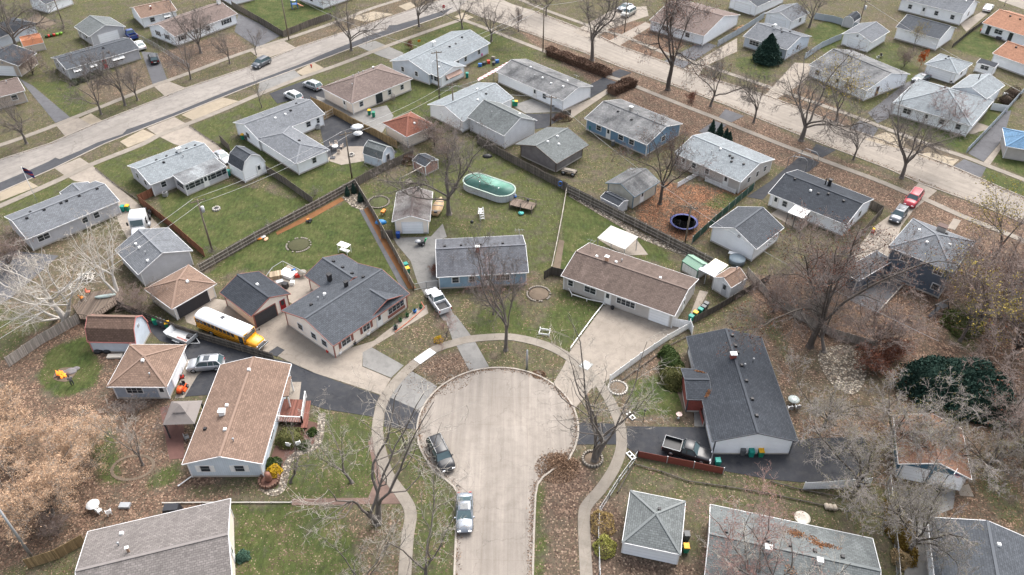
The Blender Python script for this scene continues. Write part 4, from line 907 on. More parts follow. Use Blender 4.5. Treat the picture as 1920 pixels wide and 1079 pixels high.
H("house_wing", "rear wing with pale roof and thin black flue behind the white complex-roofed house", (1850, 186), (1884, 160), (1791, 160), rm=RG_LIGHT, wm=W_WHITE, he=3.2, cat="house wing", pitch=.38, vents=[('t', .6, .6)])
H("house", "white house with broad pale hip roof behind the reddish twiggy trees", (1822, 237), (1864, 188), (1690, 178), rm=RG_LIGHT, wm=W_WHITE, roof='hip', pitch=.36, wins=[('W', .15, 'w', .9), ('W', .35, 'w', .9), ('W', .55, 'd'), ('W', .8, 'w', 1.5)], vents=[('b', .55, .55), ('b', .8, .55), ('b', .7, .5)])
H("garage", "grey garage with bright blue roof at the right edge beside the asphalt drive", (1956, 252), (1880, 240), 7.5, rm=R_BLUE, wm=W_GREIGE, cat="garage", roof='hip', wins=[('S', .6, 'w', .9)])
H("shed", "little barn shed with dark curved roof behind the grey vinyl fence at the upper right", (1601, 42), (1614, 33), (1585, 34), he=1.7, rm=RG_SLATE, wm=W_GREY, roof='gambrel', cat="shed", pitch=.5, oh=.05, goh=.05)
# --- sheds in the middle
H("barn_shed", "pale grey-blue gambrel shed with light roof behind the asphalt patio", (716, 300), (739, 284), (691, 281), he=2.0, rm=RG_GREEN, wm=W_PALEBLUE, roof='gambrel', ridge='w', cat="shed", pitch=.6, oh=.08, goh=.1, wins=[('S', .5, 'd', None, W_BRWOOD)])
h, T, d = H("house", "white L-shaped house with smooth grey roof beside the asphalt patio", (484, 262), (609, 214), (439, 229), rm=roofmat("roof_smooth_grey", (.175, .185, .20), .12), wm=W_WHITE, pitch=.3,
  wins=[('S', .75, 'w', .9), ('S', .9, 'w', .6), ('W', .5, 'w', 1.2)], vents=[('p', .3, .55), ('w', .55, .35), ('b', .65, .4), ('b', .8, .55), ('p', .82, .6), ('w', .4, .35)])
H("house_wing", "hip-roofed white garage wing on the L-shaped house with smooth grey roof", (555, 308), (618, 281), (496, 255), rm=roofmat("roof_smooth_grey", (.175, .185, .20), .12), wm=W_WHITE, roof='hip', ridge='w', pitch=.32, cat="house wing", wins=[('S', .55, 'w', .8)], vents=[('b', .4, .6)])
H("shed", "old faded red shed with dark roof among the bare bushes", (797, 313), (822, 300), (774, 300), he=1.9, rm=RG_SLATE, wm=W_RED, ridge='w', cat="shed", oh=.1, goh=.1)
# screened sun porch
a = P(322, 332, 2.5)
H("sun_porch", "screened white sun porch with shed roof on the grey house beside the green back lawn", (345, 346), (424, 312), 3.6, he=2.4, roof='shed', rm=roofmat("roof_stained_grey", (.30, .32, .33), .3, (.12, .12, .125)), wm=W_GREY, pitch=.09, cat="porch", oh=.1, goh=.1,
  wins=[('S', .09, 'w', 1.3), ('S', .23, 'w', 1.3), ('S', .36, 'w', 1.2), ('S', .48, 'd'), ('S', .6, 'w', 1.2), ('S', .73, 'w', 1.3), ('S', .87, 'w', 1.3), ('S', .95, 'w', .6), ('W', .5, 'w', 2.2)])

# wings and porches belong to their houses
def merge_into(wing_key, house_key):
    w = [o for o in COL.objects if o.get("label", "").startswith(wing_key)]; h = [o for o in COL.objects if o.get("label", "").startswith(house_key)]
    w, h = w[0], h[0]; mb = lambda o: Matrix.Translation(o.location) @ o.rotation_euler.to_matrix().to_4x4()
    M = mb(h).inverted() @ mb(w)
    for c in list(w.children):
        c.parent = h; c.matrix_basis = M @ c.matrix_basis
    bpy.data.objects.remove(w)
for a, b in (("white glazed porch", "long pale grey house"), ("gabled white wing", "large white house"), ("single-storey slate-roofed", "two-storey slate"), ("short gabled wing", "long grey-blue house"),
             ("grey-roofed rear wing", "big cream house"), ("small front gable", "big cream house"), ("projecting charcoal", "long charcoal-roofed"), ("rear wing with pale", "white house with broad pale"),
             ("hip-roofed white garage wing", "white L-shaped"), ("screened white sun porch", "grey house with pale roof")): merge_into(a, b)
# ---------------------------------------------------------------- vehicles
TYRE = RUBBER; RIM = plain("rim", (.35, .36, .37), .35, .1, 3, .8); LAMPW = plain("lamp_glass", (.75, .76, .78), .1, .1); LAMPR = plain("tail_lamp", (.35, .01, .01), .2, .2)
def wheel(root, x, y, r, w=.22, dual=False):
    m = MB(); m.tube([(x, y - w / 2, r), (x, y + w / 2, r)], r, 16); wh = m.build("wheel", TYRE, root)
    m = MB(); sgn = 1 if y > 0 else -1; m.tube([(x, y + sgn * (w / 2 - .02), r), (x, y + sgn * (w / 2 + .015), r)], r * .62, 12); m.build("rim", RIM, wh)
def ring(x, w, z0, zs, z1, crown=.04):
    "cross-section of a body: sill, shoulder, top"
    return [(x, -w * .93, z0), (x, -w, z0 + .12), (x, -w, zs - .12), (x, -w * .93, zs), (x, -w * .6, z1), (x, 0, z1 + crown), (x, w * .6, z1), (x, w * .93, zs), (x, w, zs - .12), (x, w, z0 + .12), (x, w * .93, z0)]
SPEC = {  # length, width, shoulder, roof, (bonnet end, windscreen top, roof end, rear glass base) as fraction from the front
 'sedan': (5.0, 1.88, .95, 1.44, (.27, .45, .70, .88), .33),
 'suv': (4.75, 1.88, 1.08, 1.72, (.25, .38, .88, .975), .37),
 'big_suv': (5.1, 1.98, 1.15, 1.85, (.25, .36, .92, .985), .4),
 'minivan': (5.0, 1.95, 1.05, 1.76, (.18, .36, .9, .98), .36),
}
def put(root, pc, pf, z=.6):
    c = P(*pc, z); f = P(*pf, z); d = f - c
    root.location = (c.x, c.y, 0.04); root.rotation_euler = (0, 0, math.atan2(d.y, d.x)); return root
def car(name, label, kind, col, pc, pf, cat="car", group=None, roofcol=None, sunroof=False, rails=True):
    L, W, sh, rf, fr, wr = SPEC[kind]; h = W / 2
    root = put(empty(name, label=label, cat=cat, group=group), pc, pf)
    X = lambda f: L / 2 - f * L
    m = MB(); z0 = .26
    st = [(0, .62, .60, .58), (.015, .80, .74, .66), (.06, .93, sh - .13, sh - .1), (fr[0] * .6, .99, sh - .05, sh - .01), (fr[0], 1, sh, sh + .03), (.5, 1, sh, sh + .02), (fr[3], .99, sh, sh + .02), (.965, .96, sh - .03, sh if kind == 'sedan' else sh + .02), (.99, .88, sh - .15, sh - .1), (1, .8, .62, .6)]
    m.loft([ring(X(f), h * w, z0 if .03 < f < .97 else .38, zs, z1) for f, w, zs, z1 in st]); m.build("body", col, root)
    # cabin: glass house with body-coloured roof and pillars
    gx = [X(fr[0]), X(fr[1]), X(fr[2]), X(fr[3])]; hb = h * .93; ht = h * .76
    m = MB(); q = [(gx[0], -hb, sh), (gx[0], hb, sh), (gx[1], -ht, rf - .06), (gx[1], ht, rf - .06), (gx[2], -ht, rf - .06), (gx[2], ht, rf - .06), (gx[3], -hb * .97, sh), (gx[3], hb * .97, sh)]
    m.add(q, [(0, 1, 3, 2), (4, 5, 7, 6), (0, 2, 4, 6), (1, 7, 5, 3), (2, 3, 5, 4), (0, 6, 7, 1)]); m.build("windows", CGL, root)
    m = MB(); rr = []
    for t_ in (0, .08, .5, .92, 1):
        x = gx[1] + (gx[2] - gx[1]) * t_; zz = rf - (.05 if t_ in (0, 1) else 0)
        rr.append([(x, -ht - .02, zz - .07), (x, -ht * .9, zz - .01), (x, 0, zz + .03), (x, ht * .9, zz - .01), (x, ht + .02, zz - .07)])
    m.loft(rr)
    for s in (-1, 1):
        m.bar((gx[0], s * hb, sh), (gx[1], s * ht, rf - .06), .08, .05); m.bar((gx[3], s * hb * .97, sh), (gx[2], s * ht, rf - .06), .12, .06)
        xm = (gx[1] + gx[2]) / 2 + .1; m.bar((xm, s * (hb + .005), sh), (xm - .05, s * (ht + .01), rf - .06), .09, .05)
        if kind != 'sedan':
            xm = gx[2] + .55; m.bar((xm, s * (hb + .005), sh), (xm, s * (ht + .01), rf - .06), .1, .05)
    m.build("cabin_roof", roofcol or col, root)
    if sunroof:
        m = MB(); m.box(((gx[1] * .62 + gx[2] * .38), 0, rf + .02), (.75, ht * 1.2, .05)); m.build("sunroof", GL, root)
    if rails and kind != 'sedan':
        for s in (-1, 1): MB().bar((gx[1] - .15, s * ht * .92, rf + .05), (gx[2] + .1, s * ht * .92, rf + .05), .04, .05).build("roof_rail", METAL, root)
    for s in (-1, 1):
        for xx in (L / 2 - .19 * L, -L / 2 + .19 * L): wheel(root, xx, s * (h - .1), wr)
        m = MB(); m.box((L / 2 - .1, s * h * .62, .68), (.16, .36, .14)); m.build("headlight", LAMPW, root)
        m = MB(); m.box((-L / 2 + .05, s * h * .68, .82), (.1, .3, .2)); m.build("tail_light", LAMPR, root)
        m = MB(); m.box((gx[0] - .25, s * (h + .08), sh + .06), (.16, .2, .14), taper=.8); m.build("mirror", col, root)
    MB().box((L / 2 - .02, 0, .52), (.06, W * .5, .16)).build("grille", DARKMETAL, root)
    MB().box((-L / 2 - .005, 0, .66), (.03, .5, .14)).build("number_plate", WHITE, root)
    return root
def pickup(name, label, col, pc, pf, L=5.7, W=1.95, bedm=BLACKP, silver=False):
    root = put(empty(name, label=label, cat="pickup truck"), pc, pf); h = W / 2; X = lambda f: L / 2 - f * L; sh = 1.12; rf = 1.85
    m = MB(); st = [(0, .7, .75, .72), (.015, .88, .95, .9), (.05, .96, sh - .06, sh - .03), (.22, 1, sh, sh + .04), (.3, 1, sh, sh + .03), (.615, 1, sh, sh)]
    m.loft([ring(X(f), h * w, .42, zs, z1) for f, w, zs, z1 in st]); m.build("body", col, root)
    bx0, bx1 = X(.62), X(.995); m = MB()
    m.box(((bx0 + bx1) / 2, 0, .62), (bx0 - bx1, W * .96, .36))
    for s in (-1, 1): m.box(((bx0 + bx1) / 2, s * (h - .06), .98), (bx0 - bx1, .12, .44))
    m.box((bx0 - .05, 0, .98), (.1, W - .26, .42)); m.build("cargo_bed", col, root)
    MB().box(((bx0 + bx1) / 2 - .02, 0, .815), (bx0 - bx1 - .2, W - .3, .02)).build("bed_liner", bedm, root)
    MB().box((bx1 + .02, 0, .97), (.07, W - .26, .44)).build("tailgate", col, root)
    m = MB()
    for s in (-1, 1): m.box(((bx0 + bx1) / 2, s * (h - .06), 1.215), (bx0 - bx1, .08, .03))
    m.box((bx1 + .02, 0, 1.215), (.07, W - .28, .03)); m.build("bed_rail", plain("rail_grey", (.24, .25, .26), .5) if silver else col, root)
    gx = [X(.27), X(.37), X(.57), X(.61)]; hb = h * .93; ht = h * .78
    m = MB(); q = [(gx[0], -hb, sh), (gx[0], hb, sh), (gx[1], -ht, rf - .06), (gx[1], ht, rf - .06), (gx[2], -ht, rf - .06), (gx[2], ht, rf - .06), (gx[3], -hb, sh), (gx[3], hb, sh)]
    m.add(q, [(0, 1, 3, 2), (4, 5, 7, 6), (0, 2, 4, 6), (1, 7, 5, 3), (2, 3, 5, 4), (0, 6, 7, 1)]); m.build("windows", CGL, root)
    m = MB(); m.loft([[(x, -ht - .02, z - .07), (x, -ht * .9, z), (x, 0, z + .03), (x, ht * .9, z), (x, ht + .02, z - .07)] for x, z in ((gx[1], rf - .05), (gx[1] - .1, rf), (gx[2] + .1, rf), (gx[2], rf - .05))])
    for s in (-1, 1):
        for a, b in ((0, 1), (3, 2)): m.bar((gx[a], s * hb, sh), (gx[b], s * ht, rf - .06), .1, .06)
        m.bar(((gx[1] + gx[2]) / 2 - .15, s * (hb + .005), sh), ((gx[1] + gx[2]) / 2 - .15, s * (ht + .01), rf - .06), .1, .05)
    m.build("cabin_roof", col, root)
    for s in (-1, 1):
        for xx in (L / 2 - .17 * L, -L / 2 + .2 * L): wheel(root, xx, s * (h - .1), .4, .26)
        MB().box((L / 2 - .1, s * h * .68, .85), (.16, .34, .22)).build("headlight", LAMPW, root)
        MB().box((-L / 2 + .04, s * (h - .07), .95), (.08, .13, .35)).build("tail_light", LAMPR, root)
        MB().box((gx[0] - .2, s * (h + .12), sh + .12), (.14, .22, .2), taper=.8).build("mirror", BLACKP, root)
    MB().box((L / 2 - .02, 0, .8), (.06, W * .52, .28)).build("grille", DARKMETAL, root)
    MB().box((L / 2 + .02, 0, .5), (.16, W * .9, .18)).build("bumper", METAL, root)
    return root
SILVER = paint("silver_paint", (.42, .43, .45), .3, .5); DGREY = paint("dark_grey_paint", (.10, .11, .125), .25, .4); BLACK = paint("black_paint", (.012, .013, .016), .12)
WHITEP = paint("white_paint", (.62, .63, .64), .3); REDP = paint("red_car_paint", (.36, .02, .035), .22); BLUEP = paint("blue_paint", (.03, .06, .22), .25); GREYP = paint("grey_blue_paint", (.20, .22, .25), .3, .6); CHAMP = paint("pewter_paint", (.36, .35, .32), .3, .3)
car("parked_car", "grey sedan with sunroof parked at the kerb of the cul-de-sac stem", 'sedan', GREYP, (871, 962), (871, 1000), sunroof=True)
car("parked_car", "black crossover parked at an angle at the left edge of the cul-de-sac circle", 'big_suv', BLACK, (827, 853), (841, 882))
car("parked_car", "silver crossover with glass roof beside the red-orange lawn tractor", 'suv', SILVER, (386, 684), (358, 686), sunroof=True)
car("parked_car", "silver sedan partly hidden behind the sun porch house", 'sedan', SILVER, (418, 295), (428, 304))
car("moving_car", "dark grey crossover driving along the left street", 'suv', DGREY, (490, 119), (480, 124))
car("parked_car", "silver crossover on the asphalt drive beside the cream hip-roofed house", 'suv', SILVER, (586, 161), (576, 157))
car("parked_car", "white sports utility vehicle half hidden behind a grey roof", 'suv', WHITEP, (550, 181), (542, 177))
car("parked_car", "black car on the asphalt drive beside the house with the red door", 'suv', BLACK, (288, 111), (282, 98))
car("parked_car", "white car parked behind the black car beside the house with the red door", 'sedan', WHITEP, (262, 85), (255, 77))
pickup("parked_pickup", "blue pickup by the grey two-car garage at the upper left", BLUEP, (245, 66), (238, 60), L=5.2)
pickup("parked_pickup", "silver-white pickup with empty bed parked in front of the blue house", WHITEP, (821, 565), (803, 540), L=5.5)
pickup("parked_pickup", "black pickup with open bed on the asphalt drive beside the red slatted fence", BLACK, (1288, 846), (1326, 857), silver=True)
car("parked_car", "red sports utility vehicle on the concrete drive near the right street", 'big_suv', REDP, (1712, 374), (1700, 390))
car("parked_car", "dark crossover in front of the red vehicle beside the two-storey house", 'suv', DGREY, (1685, 404), (1675, 417), sunroof=True)
car("parked_car", "pewter and white sports utility vehicle on the far gravel drive at the top", 'big_suv', CHAMP, (1178, 25), (1166, 32), roofcol=WHITEP)
car("parked_car", "grey-blue car behind the pewter vehicle at the top", 'sedan', GREYP, (1172, 14), (1162, 18))
car("parked_car", "white sedan on the verge at the top right", 'sedan', WHITEP, (1853, 15), (1858, 9))
car("parked_car", "dark car between the white complex-roofed house and its garage", 'sedan', DGREY, (1727, 147), (1715, 152))

# school bus
def bus():
    root = empty("school_bus", label="yellow school bus with white roof parked along the dark fence", cat="school bus")
    a = P(361, 588, 1.5); b = P(508, 655, .9); d = b - a; c = (a + b) / 2
    Y = paint("school_bus_yellow", (.70, .30, .012), .35); L = 10.6; W = 2.4; h = W / 2
    root.location = (c.x, c.y, .04); root.rotation_euler = (0, 0, math.atan2(d.y, d.x))
    xr, xf = -L / 2, L / 2 - 1.75
    def sec(x, k=1, zt=2.45): return [(x, -h * k, .6), (x, -h * k, zt), (x, h * k, zt), (x, h * k, .6)]
    MB().loft([sec(xr, .97), sec(xr + .15), sec(xf - .1), sec(xf, .99)], smooth=False).build("body", Y, root)
    rs = []
    for x, k, dz in ((xr - .02, .88, -.12), (xr + .35, 1, 0), (xf - .5, 1, 0), (xf - .05, .97, -.05), (xf + .12, .85, -.25)):
        rs.append([(x, -h * k * 1.01, 2.42)] + [(x, -h * k * math.cos(math.pi * i / 8), 2.45 + .48 * math.sin(math.pi * i / 8) + dz * math.sin(math.pi * i / 8)) for i in range(9)] + [(x, h * k * 1.01, 2.42)])
    MB().loft(rs).build("roof", plain("bus_roof_white", (.62, .63, .64), .6, .08), root)
    for x in (-3.2, .1, 2.2): MB().box((x, 0, 2.97), (.55, .55, .1)).build("roof_hatch", BLACKP if x == .1 - 1.1 else WHITE, root)
    MB().box((-1.2, .25, 2.95), (.5, .5, .1)).build("roof_hatch", DARKMETAL, root)
    for s in (-1, 1):
        for i in range(11):
            x = xr + .55 + i * .715
            if i == 10 and s == -1: continue
            f = MB().box((x, s * (h + .005), 2.05), (.6, .03, .6)).build("window", DARKMETAL, root)
            MB().box((x, s * (h + .02), 2.05), (.5, .02, .5)).build("pane", GL, f)
        for z in (1.62, 1.3, .95): MB().box(((xr + xf) / 2, s * (h + .012), z), (xf - xr - .1, .03, .05)).build("side_stripe", BLACKP, root)
    f = MB().box((xf - .45, -h - .012, 1.5), (.75, .03, 1.75)).build("door", DARKMETAL, root)
    MB().box((xf - .63, -h - .035, 1.5), (.3, .02, 1.6)).build("pane", GL, f); MB().box((xf - .27, -h - .035, 1.5), (.3, .02, 1.6)).build("pane", GL, f)
    # bonnet and front
    m = MB(); m.loft([[(x, -w, .6), (x, -w, z - .2), (x, -w * .75, z), (x, w * .75, z), (x, w, z - .2), (x, w, .6)] for x, w, z in ((xf - .05, 1.05, 1.75), (xf + .6, 1.0, 1.66), (L / 2 - .15, .88, 1.5), (L / 2, .8, 1.35))]); m.build("bonnet", Y, root)
    for s in (-1, 1): 
        MB().tube([(L / 2 - 1.0, s * .85, .62), (L / 2 - 1.0, s * 1.16, .62)], .58, 14).build("mudguard", Y, root)
    MB().box((xf + .03, 0, 2.1), (.1, 2.0, .6)).build("windscreen", CGL, root)
    f = MB().box((xf + .05, 0, 2.56), (.14, 2.0, .28)).build("warning_light_panel", Y, root)
    for y in (-.8, -.52, .52, .8): MB().tube([(xf + .1, y, 2.58), (xf + .16, y, 2.58)], .1, 10).build("warning_light", DARKMETAL, f)
    m = MB(); m.box((L / 2 + .12, 0, .68), (.14, 2.3, .3)); m.build("bumper", DARKMETAL, root)
    MB().box((L / 2 + .2, 0, .72), (.03, 2.3, .08)).build("bumper_stripe", WHITE, root); MB().box((L / 2 + .03, 0, 1.05), (.1, 1.1, .4)).build("grille", METAL, root)
    for s in (-1, 1):
        MB().tube([(L / 2 - .05, s * .72, 1.1), (L / 2 + .06, s * .72, 1.1)], .12, 10).build("headlight", LAMPW, root)
        m = MB(); m.bar((xf + .1, s * 1.0, 1.8), (xf + .5, s * 1.35, 2.1), .04, .04); m.box((xf + .5, s * 1.38, 2.1), (.08, .2, .35)); m.build("mirror", BLACKP, root)
        wheel(root, L / 2 - 1.0, s * 1.05, .48, .28); wheel(root, -L / 2 + 2.7, s * 1.02, .48, .4)
    MB().box((xr - .12, 0, .65), (.14, 2.35, .26)).build("bumper", DARKMETAL, root)
bus()
# white lorry cab
def tractor_cab():
    root = empty("truck_cab", label="white lorry tractor unit parked beside the grey-blue house", cat="lorry")
    c = P(262, 420, 1.2); f = P(258, 440, 1.2); d = f - c; root.location = (c.x, c.y, .04); root.rotation_euler = (0, 0, math.atan2(d.y, d.x)); h = 1.2
    MB().loft([[(x, -w, .7), (x, -w, z - .15), (x, -w * .9, z), (x, w * .9, z), (x, w, z - .15), (x, w, .7)] for x, w, z in ((-1.3, 1.2, 3.2), (.9, 1.2, 3.25), (1.25, 1.15, 2.9), (1.75, 1.1, 1.75))]).build("cab", WHITEP, root)
    MB().loft([[(x, -w, .6), (x, -w, z - .2), (x, -w * .7, z), (x, w * .7, z), (x, w, z - .2), (x, w, .6)] for x, w, z in ((1.6, 1.05, 1.75), (3.0, .95, 1.5), (3.25, .85, 1.2))]).build("bonnet", WHITEP, root)
    MB().bar((1.34, 0, 2.75), (1.76, 0, 1.85), 1.9, .06).build("windscreen", CGL, root)
    MB().box((-3.2, 0, .85), (3.8, .9, .25)).build("chassis", DARKMETAL, root); MB().lathe([(.5, 0), (.55, .1)], 14, (-3.6, 0, 1.0)).build("fifth_wheel", DARKMETAL, root)
    for s in (-1, 1):
        for x in (2.3, -2.8, -4.1): wheel(root, x, s * .95, .5, .4)
        MB().tube([(.2, s * 1.2, .65), (-.9, s * 1.2, .65)], .32, 10).build("fuel_tank", METAL, root); MB().box((1.3, s * 1.45, 2.2), (.12, .25, .6)).build("mirror", BLACKP, root)
        MB().box((.4, s * 1.205, 2.2), (.8, .03, .6)).build("side_window", GL, root)
tractor_cab()
# utility trailer
def trailer():
    root = empty("utility_trailer", label="grey open utility trailer with ladder and crate on the asphalt drive", cat="trailer")
    c = P(343, 631, .6); f = P(376, 644, .6); d = f - c; root.location = (c.x, c.y, .04); root.rotation_euler = (0, 0, math.atan2(d.y, d.x))
    MB().box((0, 0, .55), (3.6, 2.0, .1)).build("deck", plain("trailer_deck", (.42, .42, .41), .7, .25), root)
    for s in (-1, 1):
        MB().box((0, s * 1.02, .8), (3.6, .05, .45)).build("side_board", METAL, root); MB().box((-.1, s * 1.2, .62), (1.3, .25, .06)).build("mudguard", METAL, root); wheel(root, -.1, s * 1.2, .32, .2)
    MB().box((1.8, 0, .85), (.06, 2.0, .55)).build("head_board", METAL, root); MB().bar((-1.8, 0, .55), (-2.5, 0, 1.2), 1.9, .05).build("ramp", METAL, root)
    m = MB(); m.bar((1.8, .6, .5), (3.0, 0, .5), .08, .08); m.bar((1.8, -.6, .5), (3.0, 0, .5), .08, .08); m.build("drawbar", METAL, root)
    m = MB(); c = root
    l = empty("ladder", label="red-runged ladder lying in the open grey trailer", cat="ladder"); l.location = root.location; l.rotation_euler = root.rotation_euler
    m = MB(); m.bar((-.6, -.8, .68), (1.2, -.8, .68), .06, .05); m.bar((-.6, -.45, .68), (1.2, -.45, .68), .06, .05)
    for i in range(7): m.bar((-.45 + i * .26, -.8, .69), (-.45 + i * .26, -.45, .69), .05, .04)
    m.build("rail", plain("ladder_red", (.42, .13, .1)), l)
    b = empty("crate", label="black crate standing in the front of the open grey trailer", cat="crate"); b.location = root.location; b.rotation_euler = root.rotation_euler
    MB().box((1.1, .25, .78), (.9, .65, .34), .1, .9).build("crate_body", BLACKP, b)
trailer()
# lawn tractor
def mower(label, pc, pf, col, name="lawn_tractor"):
    root = put(empty(name, label=label, cat="lawn tractor"), pc, pf, .5)
    MB().loft([[(x, -w, .35), (x, -w, z - .06), (x, -w * .7, z), (x, w * .7, z), (x, w, z - .06), (x, w, .35)] for x, w, z in ((.1, .33, .95), (.7, .3, .9), (.95, .25, .75))]).build("bonnet", col, root)
    m = MB(); m.box((-.35, 0, .62), (.5, .45, .12)); m.box((-.62, 0, .85), (.1, .42, .4)); m.build("seat", BLACKP, root)
    MB().box((-.3, 0, .45), (.9, .7, .15)).build("rear_body", col, root); MB().box((.1, 0, .25), (.7, 1.15, .18), taper=.85).build("mower_deck", col, root)
    MB().tube([(.05, 0, .9), (-.08, 0, 1.1)], .025, 6).build("steering_column", DARKMETAL, root); MB().lathe([(.17, 0), (.19, .03)], 12, (-.08, 0, 1.08)).build("steering_wheel", BLACKP, root)
    for s in (-1, 1): wheel(root, -.5, s * .42, .25, .22); wheel(root, .68, s * .38, .17, .15)
mower("orange-red lawn tractor on the pad beside the pale blue garage", (341, 727), (336, 735), plain("mower_orange", (.62, .09, .02), .4))
def pushmower():
    root = put(empty("push_mower", label="small red push mower beside the orange-red lawn tractor", cat="lawn mower"), (341, 707), (341, 712), .2)
    MB().box((0, 0, .25), (.55, .5, .2), taper=.8).build("deck", plain("mower_red", (.4, .03, .02)), root); MB().cyl((0, 0, .34), .14, .18).build("engine", DARKMETAL, root)
    for s in (-1, 1):
        MB().tube([(-.25, s * .2, .3), (-1.0, s * .2, .95)], .018, 5).build("handle", DARKMETAL, root); wheel(root, .2, s * .28, .1, .06); wheel(root, -.25, s * .28, .12, .06)
pushmower()
def snow_blower():
    root = put(empty("garden_machine", label="dark machine with grey canopy and green chute on the worn drive", cat="machine"), (790, 455), (797, 452), .5)
    MB().box((0, 0, .45), (1.0, .7, .5), taper=.8).build("engine_body", DARKMETAL, root); MB().lathe([(.5, 0), (.45, .18), (.1, .28)], 14, (-.5, .2, .75)).build("canopy", METAL, root)
    MB().bar((.6, 0, .3), (.75, -.3, 1.1), .3, .2).build("chute", plain("green_plastic", (.02, .35, .12)), root)
    for s in (-1, 1): wheel(root, 0, s * .45, .28, .2)
snow_blower()

# ---------------------------------------------------------------- wheelie bins
BG = plain("bin_green", (.015, .19, .115), .5); BTEAL = plain("bin_teal", (.01, .21, .17), .5); BY = plain("bin_yellow_lid", (.62, .33, .01), .5); BGY = plain("bin_grey", (.09, .095, .10), .5)
def binn(label, p, body, lid, rz=0.0, group=None):
    c = P(*p); root = empty("wheelie_bin", (c.x, c.y, .04), rz, label, "bin", group)
    MB().loft([[(-k, -k, z), (k, -k, z), (k, k * 1.1, z), (-k, k * 1.1, z)] for k, z in ((.24, .06), (.31, .98))], False).build("bin_body", body, root)
    m = MB(); m.loft([[(-.33, -.33, 1.0), (.33, -.33, 1.0), (.33, .38, 1.0), (-.33, .38, 1.0)], [(-.3, -.3, 1.09), (.3, -.3, 1.07), (.3, .36, 1.12), (-.3, .36, 1.12)]], False); m.build("lid", lid, root)
    MB().tube([(-.28, .3, .12), (.28, .3, .12)], .12, 10).build("wheel", RUBBER, root); MB().tube([(-.25, .42, .98), (.25, .42, .98)], .02, 6).build("handle", body, root)
binn("grey wheelie bin, left of the three by the white end wall", (1391, 853), BGY, BGY)
binn("plain green wheelie bin in the middle of the three by the white end wall", (1407, 856), BTEAL, BTEAL)
binn("green bin with yellow lid, right of the three by the white end wall", (1425, 856), BG, BY)
binn("teal wheelie bin at the nose of the black pickup", (1344, 874), BTEAL, BTEAL)
binn("teal bin nearest the white fence corner beside the beige house", (1295, 603), BTEAL, BTEAL, .9)
binn("green bin with yellow lid in the row beside the beige house", (1303, 596), BG, BY, .9)
binn("green-lidded bin third in the row beside the beige house", (1312, 590), BG, BTEAL, .9)
binn("black bin fourth in the row beside the beige house", (1318, 585), BGY, BGY, .9)
binn("black bin at the far end of the row beside the beige house", (1323, 579), BGY, BGY, .9)
binn("green bin by the concrete patio behind the cream hip-roofed house, nearer its wall", (693, 216), BG, BY)
binn("dark green bin by the concrete patio behind the cream hip-roofed house, farther from its wall", (701, 220), BG, BG)
binn("light green bin beside the white truck cab", (232, 397), BTEAL, BTEAL); binn("green bin with yellow lid beside the white truck cab", (241, 396), BG, BY)
binn("teal-lidded bin against the fence on the worn drive", (762, 505), BTEAL, BTEAL, .5); binn("bin with yellow lid against the fence on the worn drive", (765, 513), BG, BY, .5)
binn("bright green bin at the end of the fence behind the gambrel shed", (293, 609), BTEAL, plain("bin_bright", (.03, .28, .08)), .3)
binn("black bin second along the fence behind the gambrel shed", (302, 611), BGY, BGY, .3); binn("black bin third along the fence behind the gambrel shed", (308, 614), BGY, BGY, .3)
binn("bin with yellow lid nearest the open trailer", (316, 616), BG, BY, .3)
binn("green bin under the carport end of the large streaked-roof house", (963, 199), BG, BG); binn("bin with orange lid under the carport end of the large streaked-roof house", (968, 199), BG, BY)
binn("bin with yellow lid beside the small square garage at the bottom", (1285, 1035), BG, BY); binn("dark bin behind the yellow-lidded one beside the small square garage", (1286, 1012), BGY, BGY)
binn("teal bin against the end wall of the blue house", (1107, 246), BTEAL, BTEAL); binn("green bin beside the screened sun porch", (430, 330), BTEAL, BTEAL)
binn("green bin with yellow lid beside the white L-shaped house", (456, 262), BG, BY); binn("dark bin beside the white L-shaped house", (464, 264), BGY, BGY)
binn("black bin against the rear wall of the blue house at the upper centre", (1149, 274), BGY, BGY); binn("teal rain barrel bin beside the glazed porch with the brown awning", (876, 146), BTEAL, BTEAL)
binn("blue barrel bin beside the small cream garage", (747, 447), plain("bin_blue", (.01, .05, .22)), plain("bin_blue", (.01, .05, .22)))
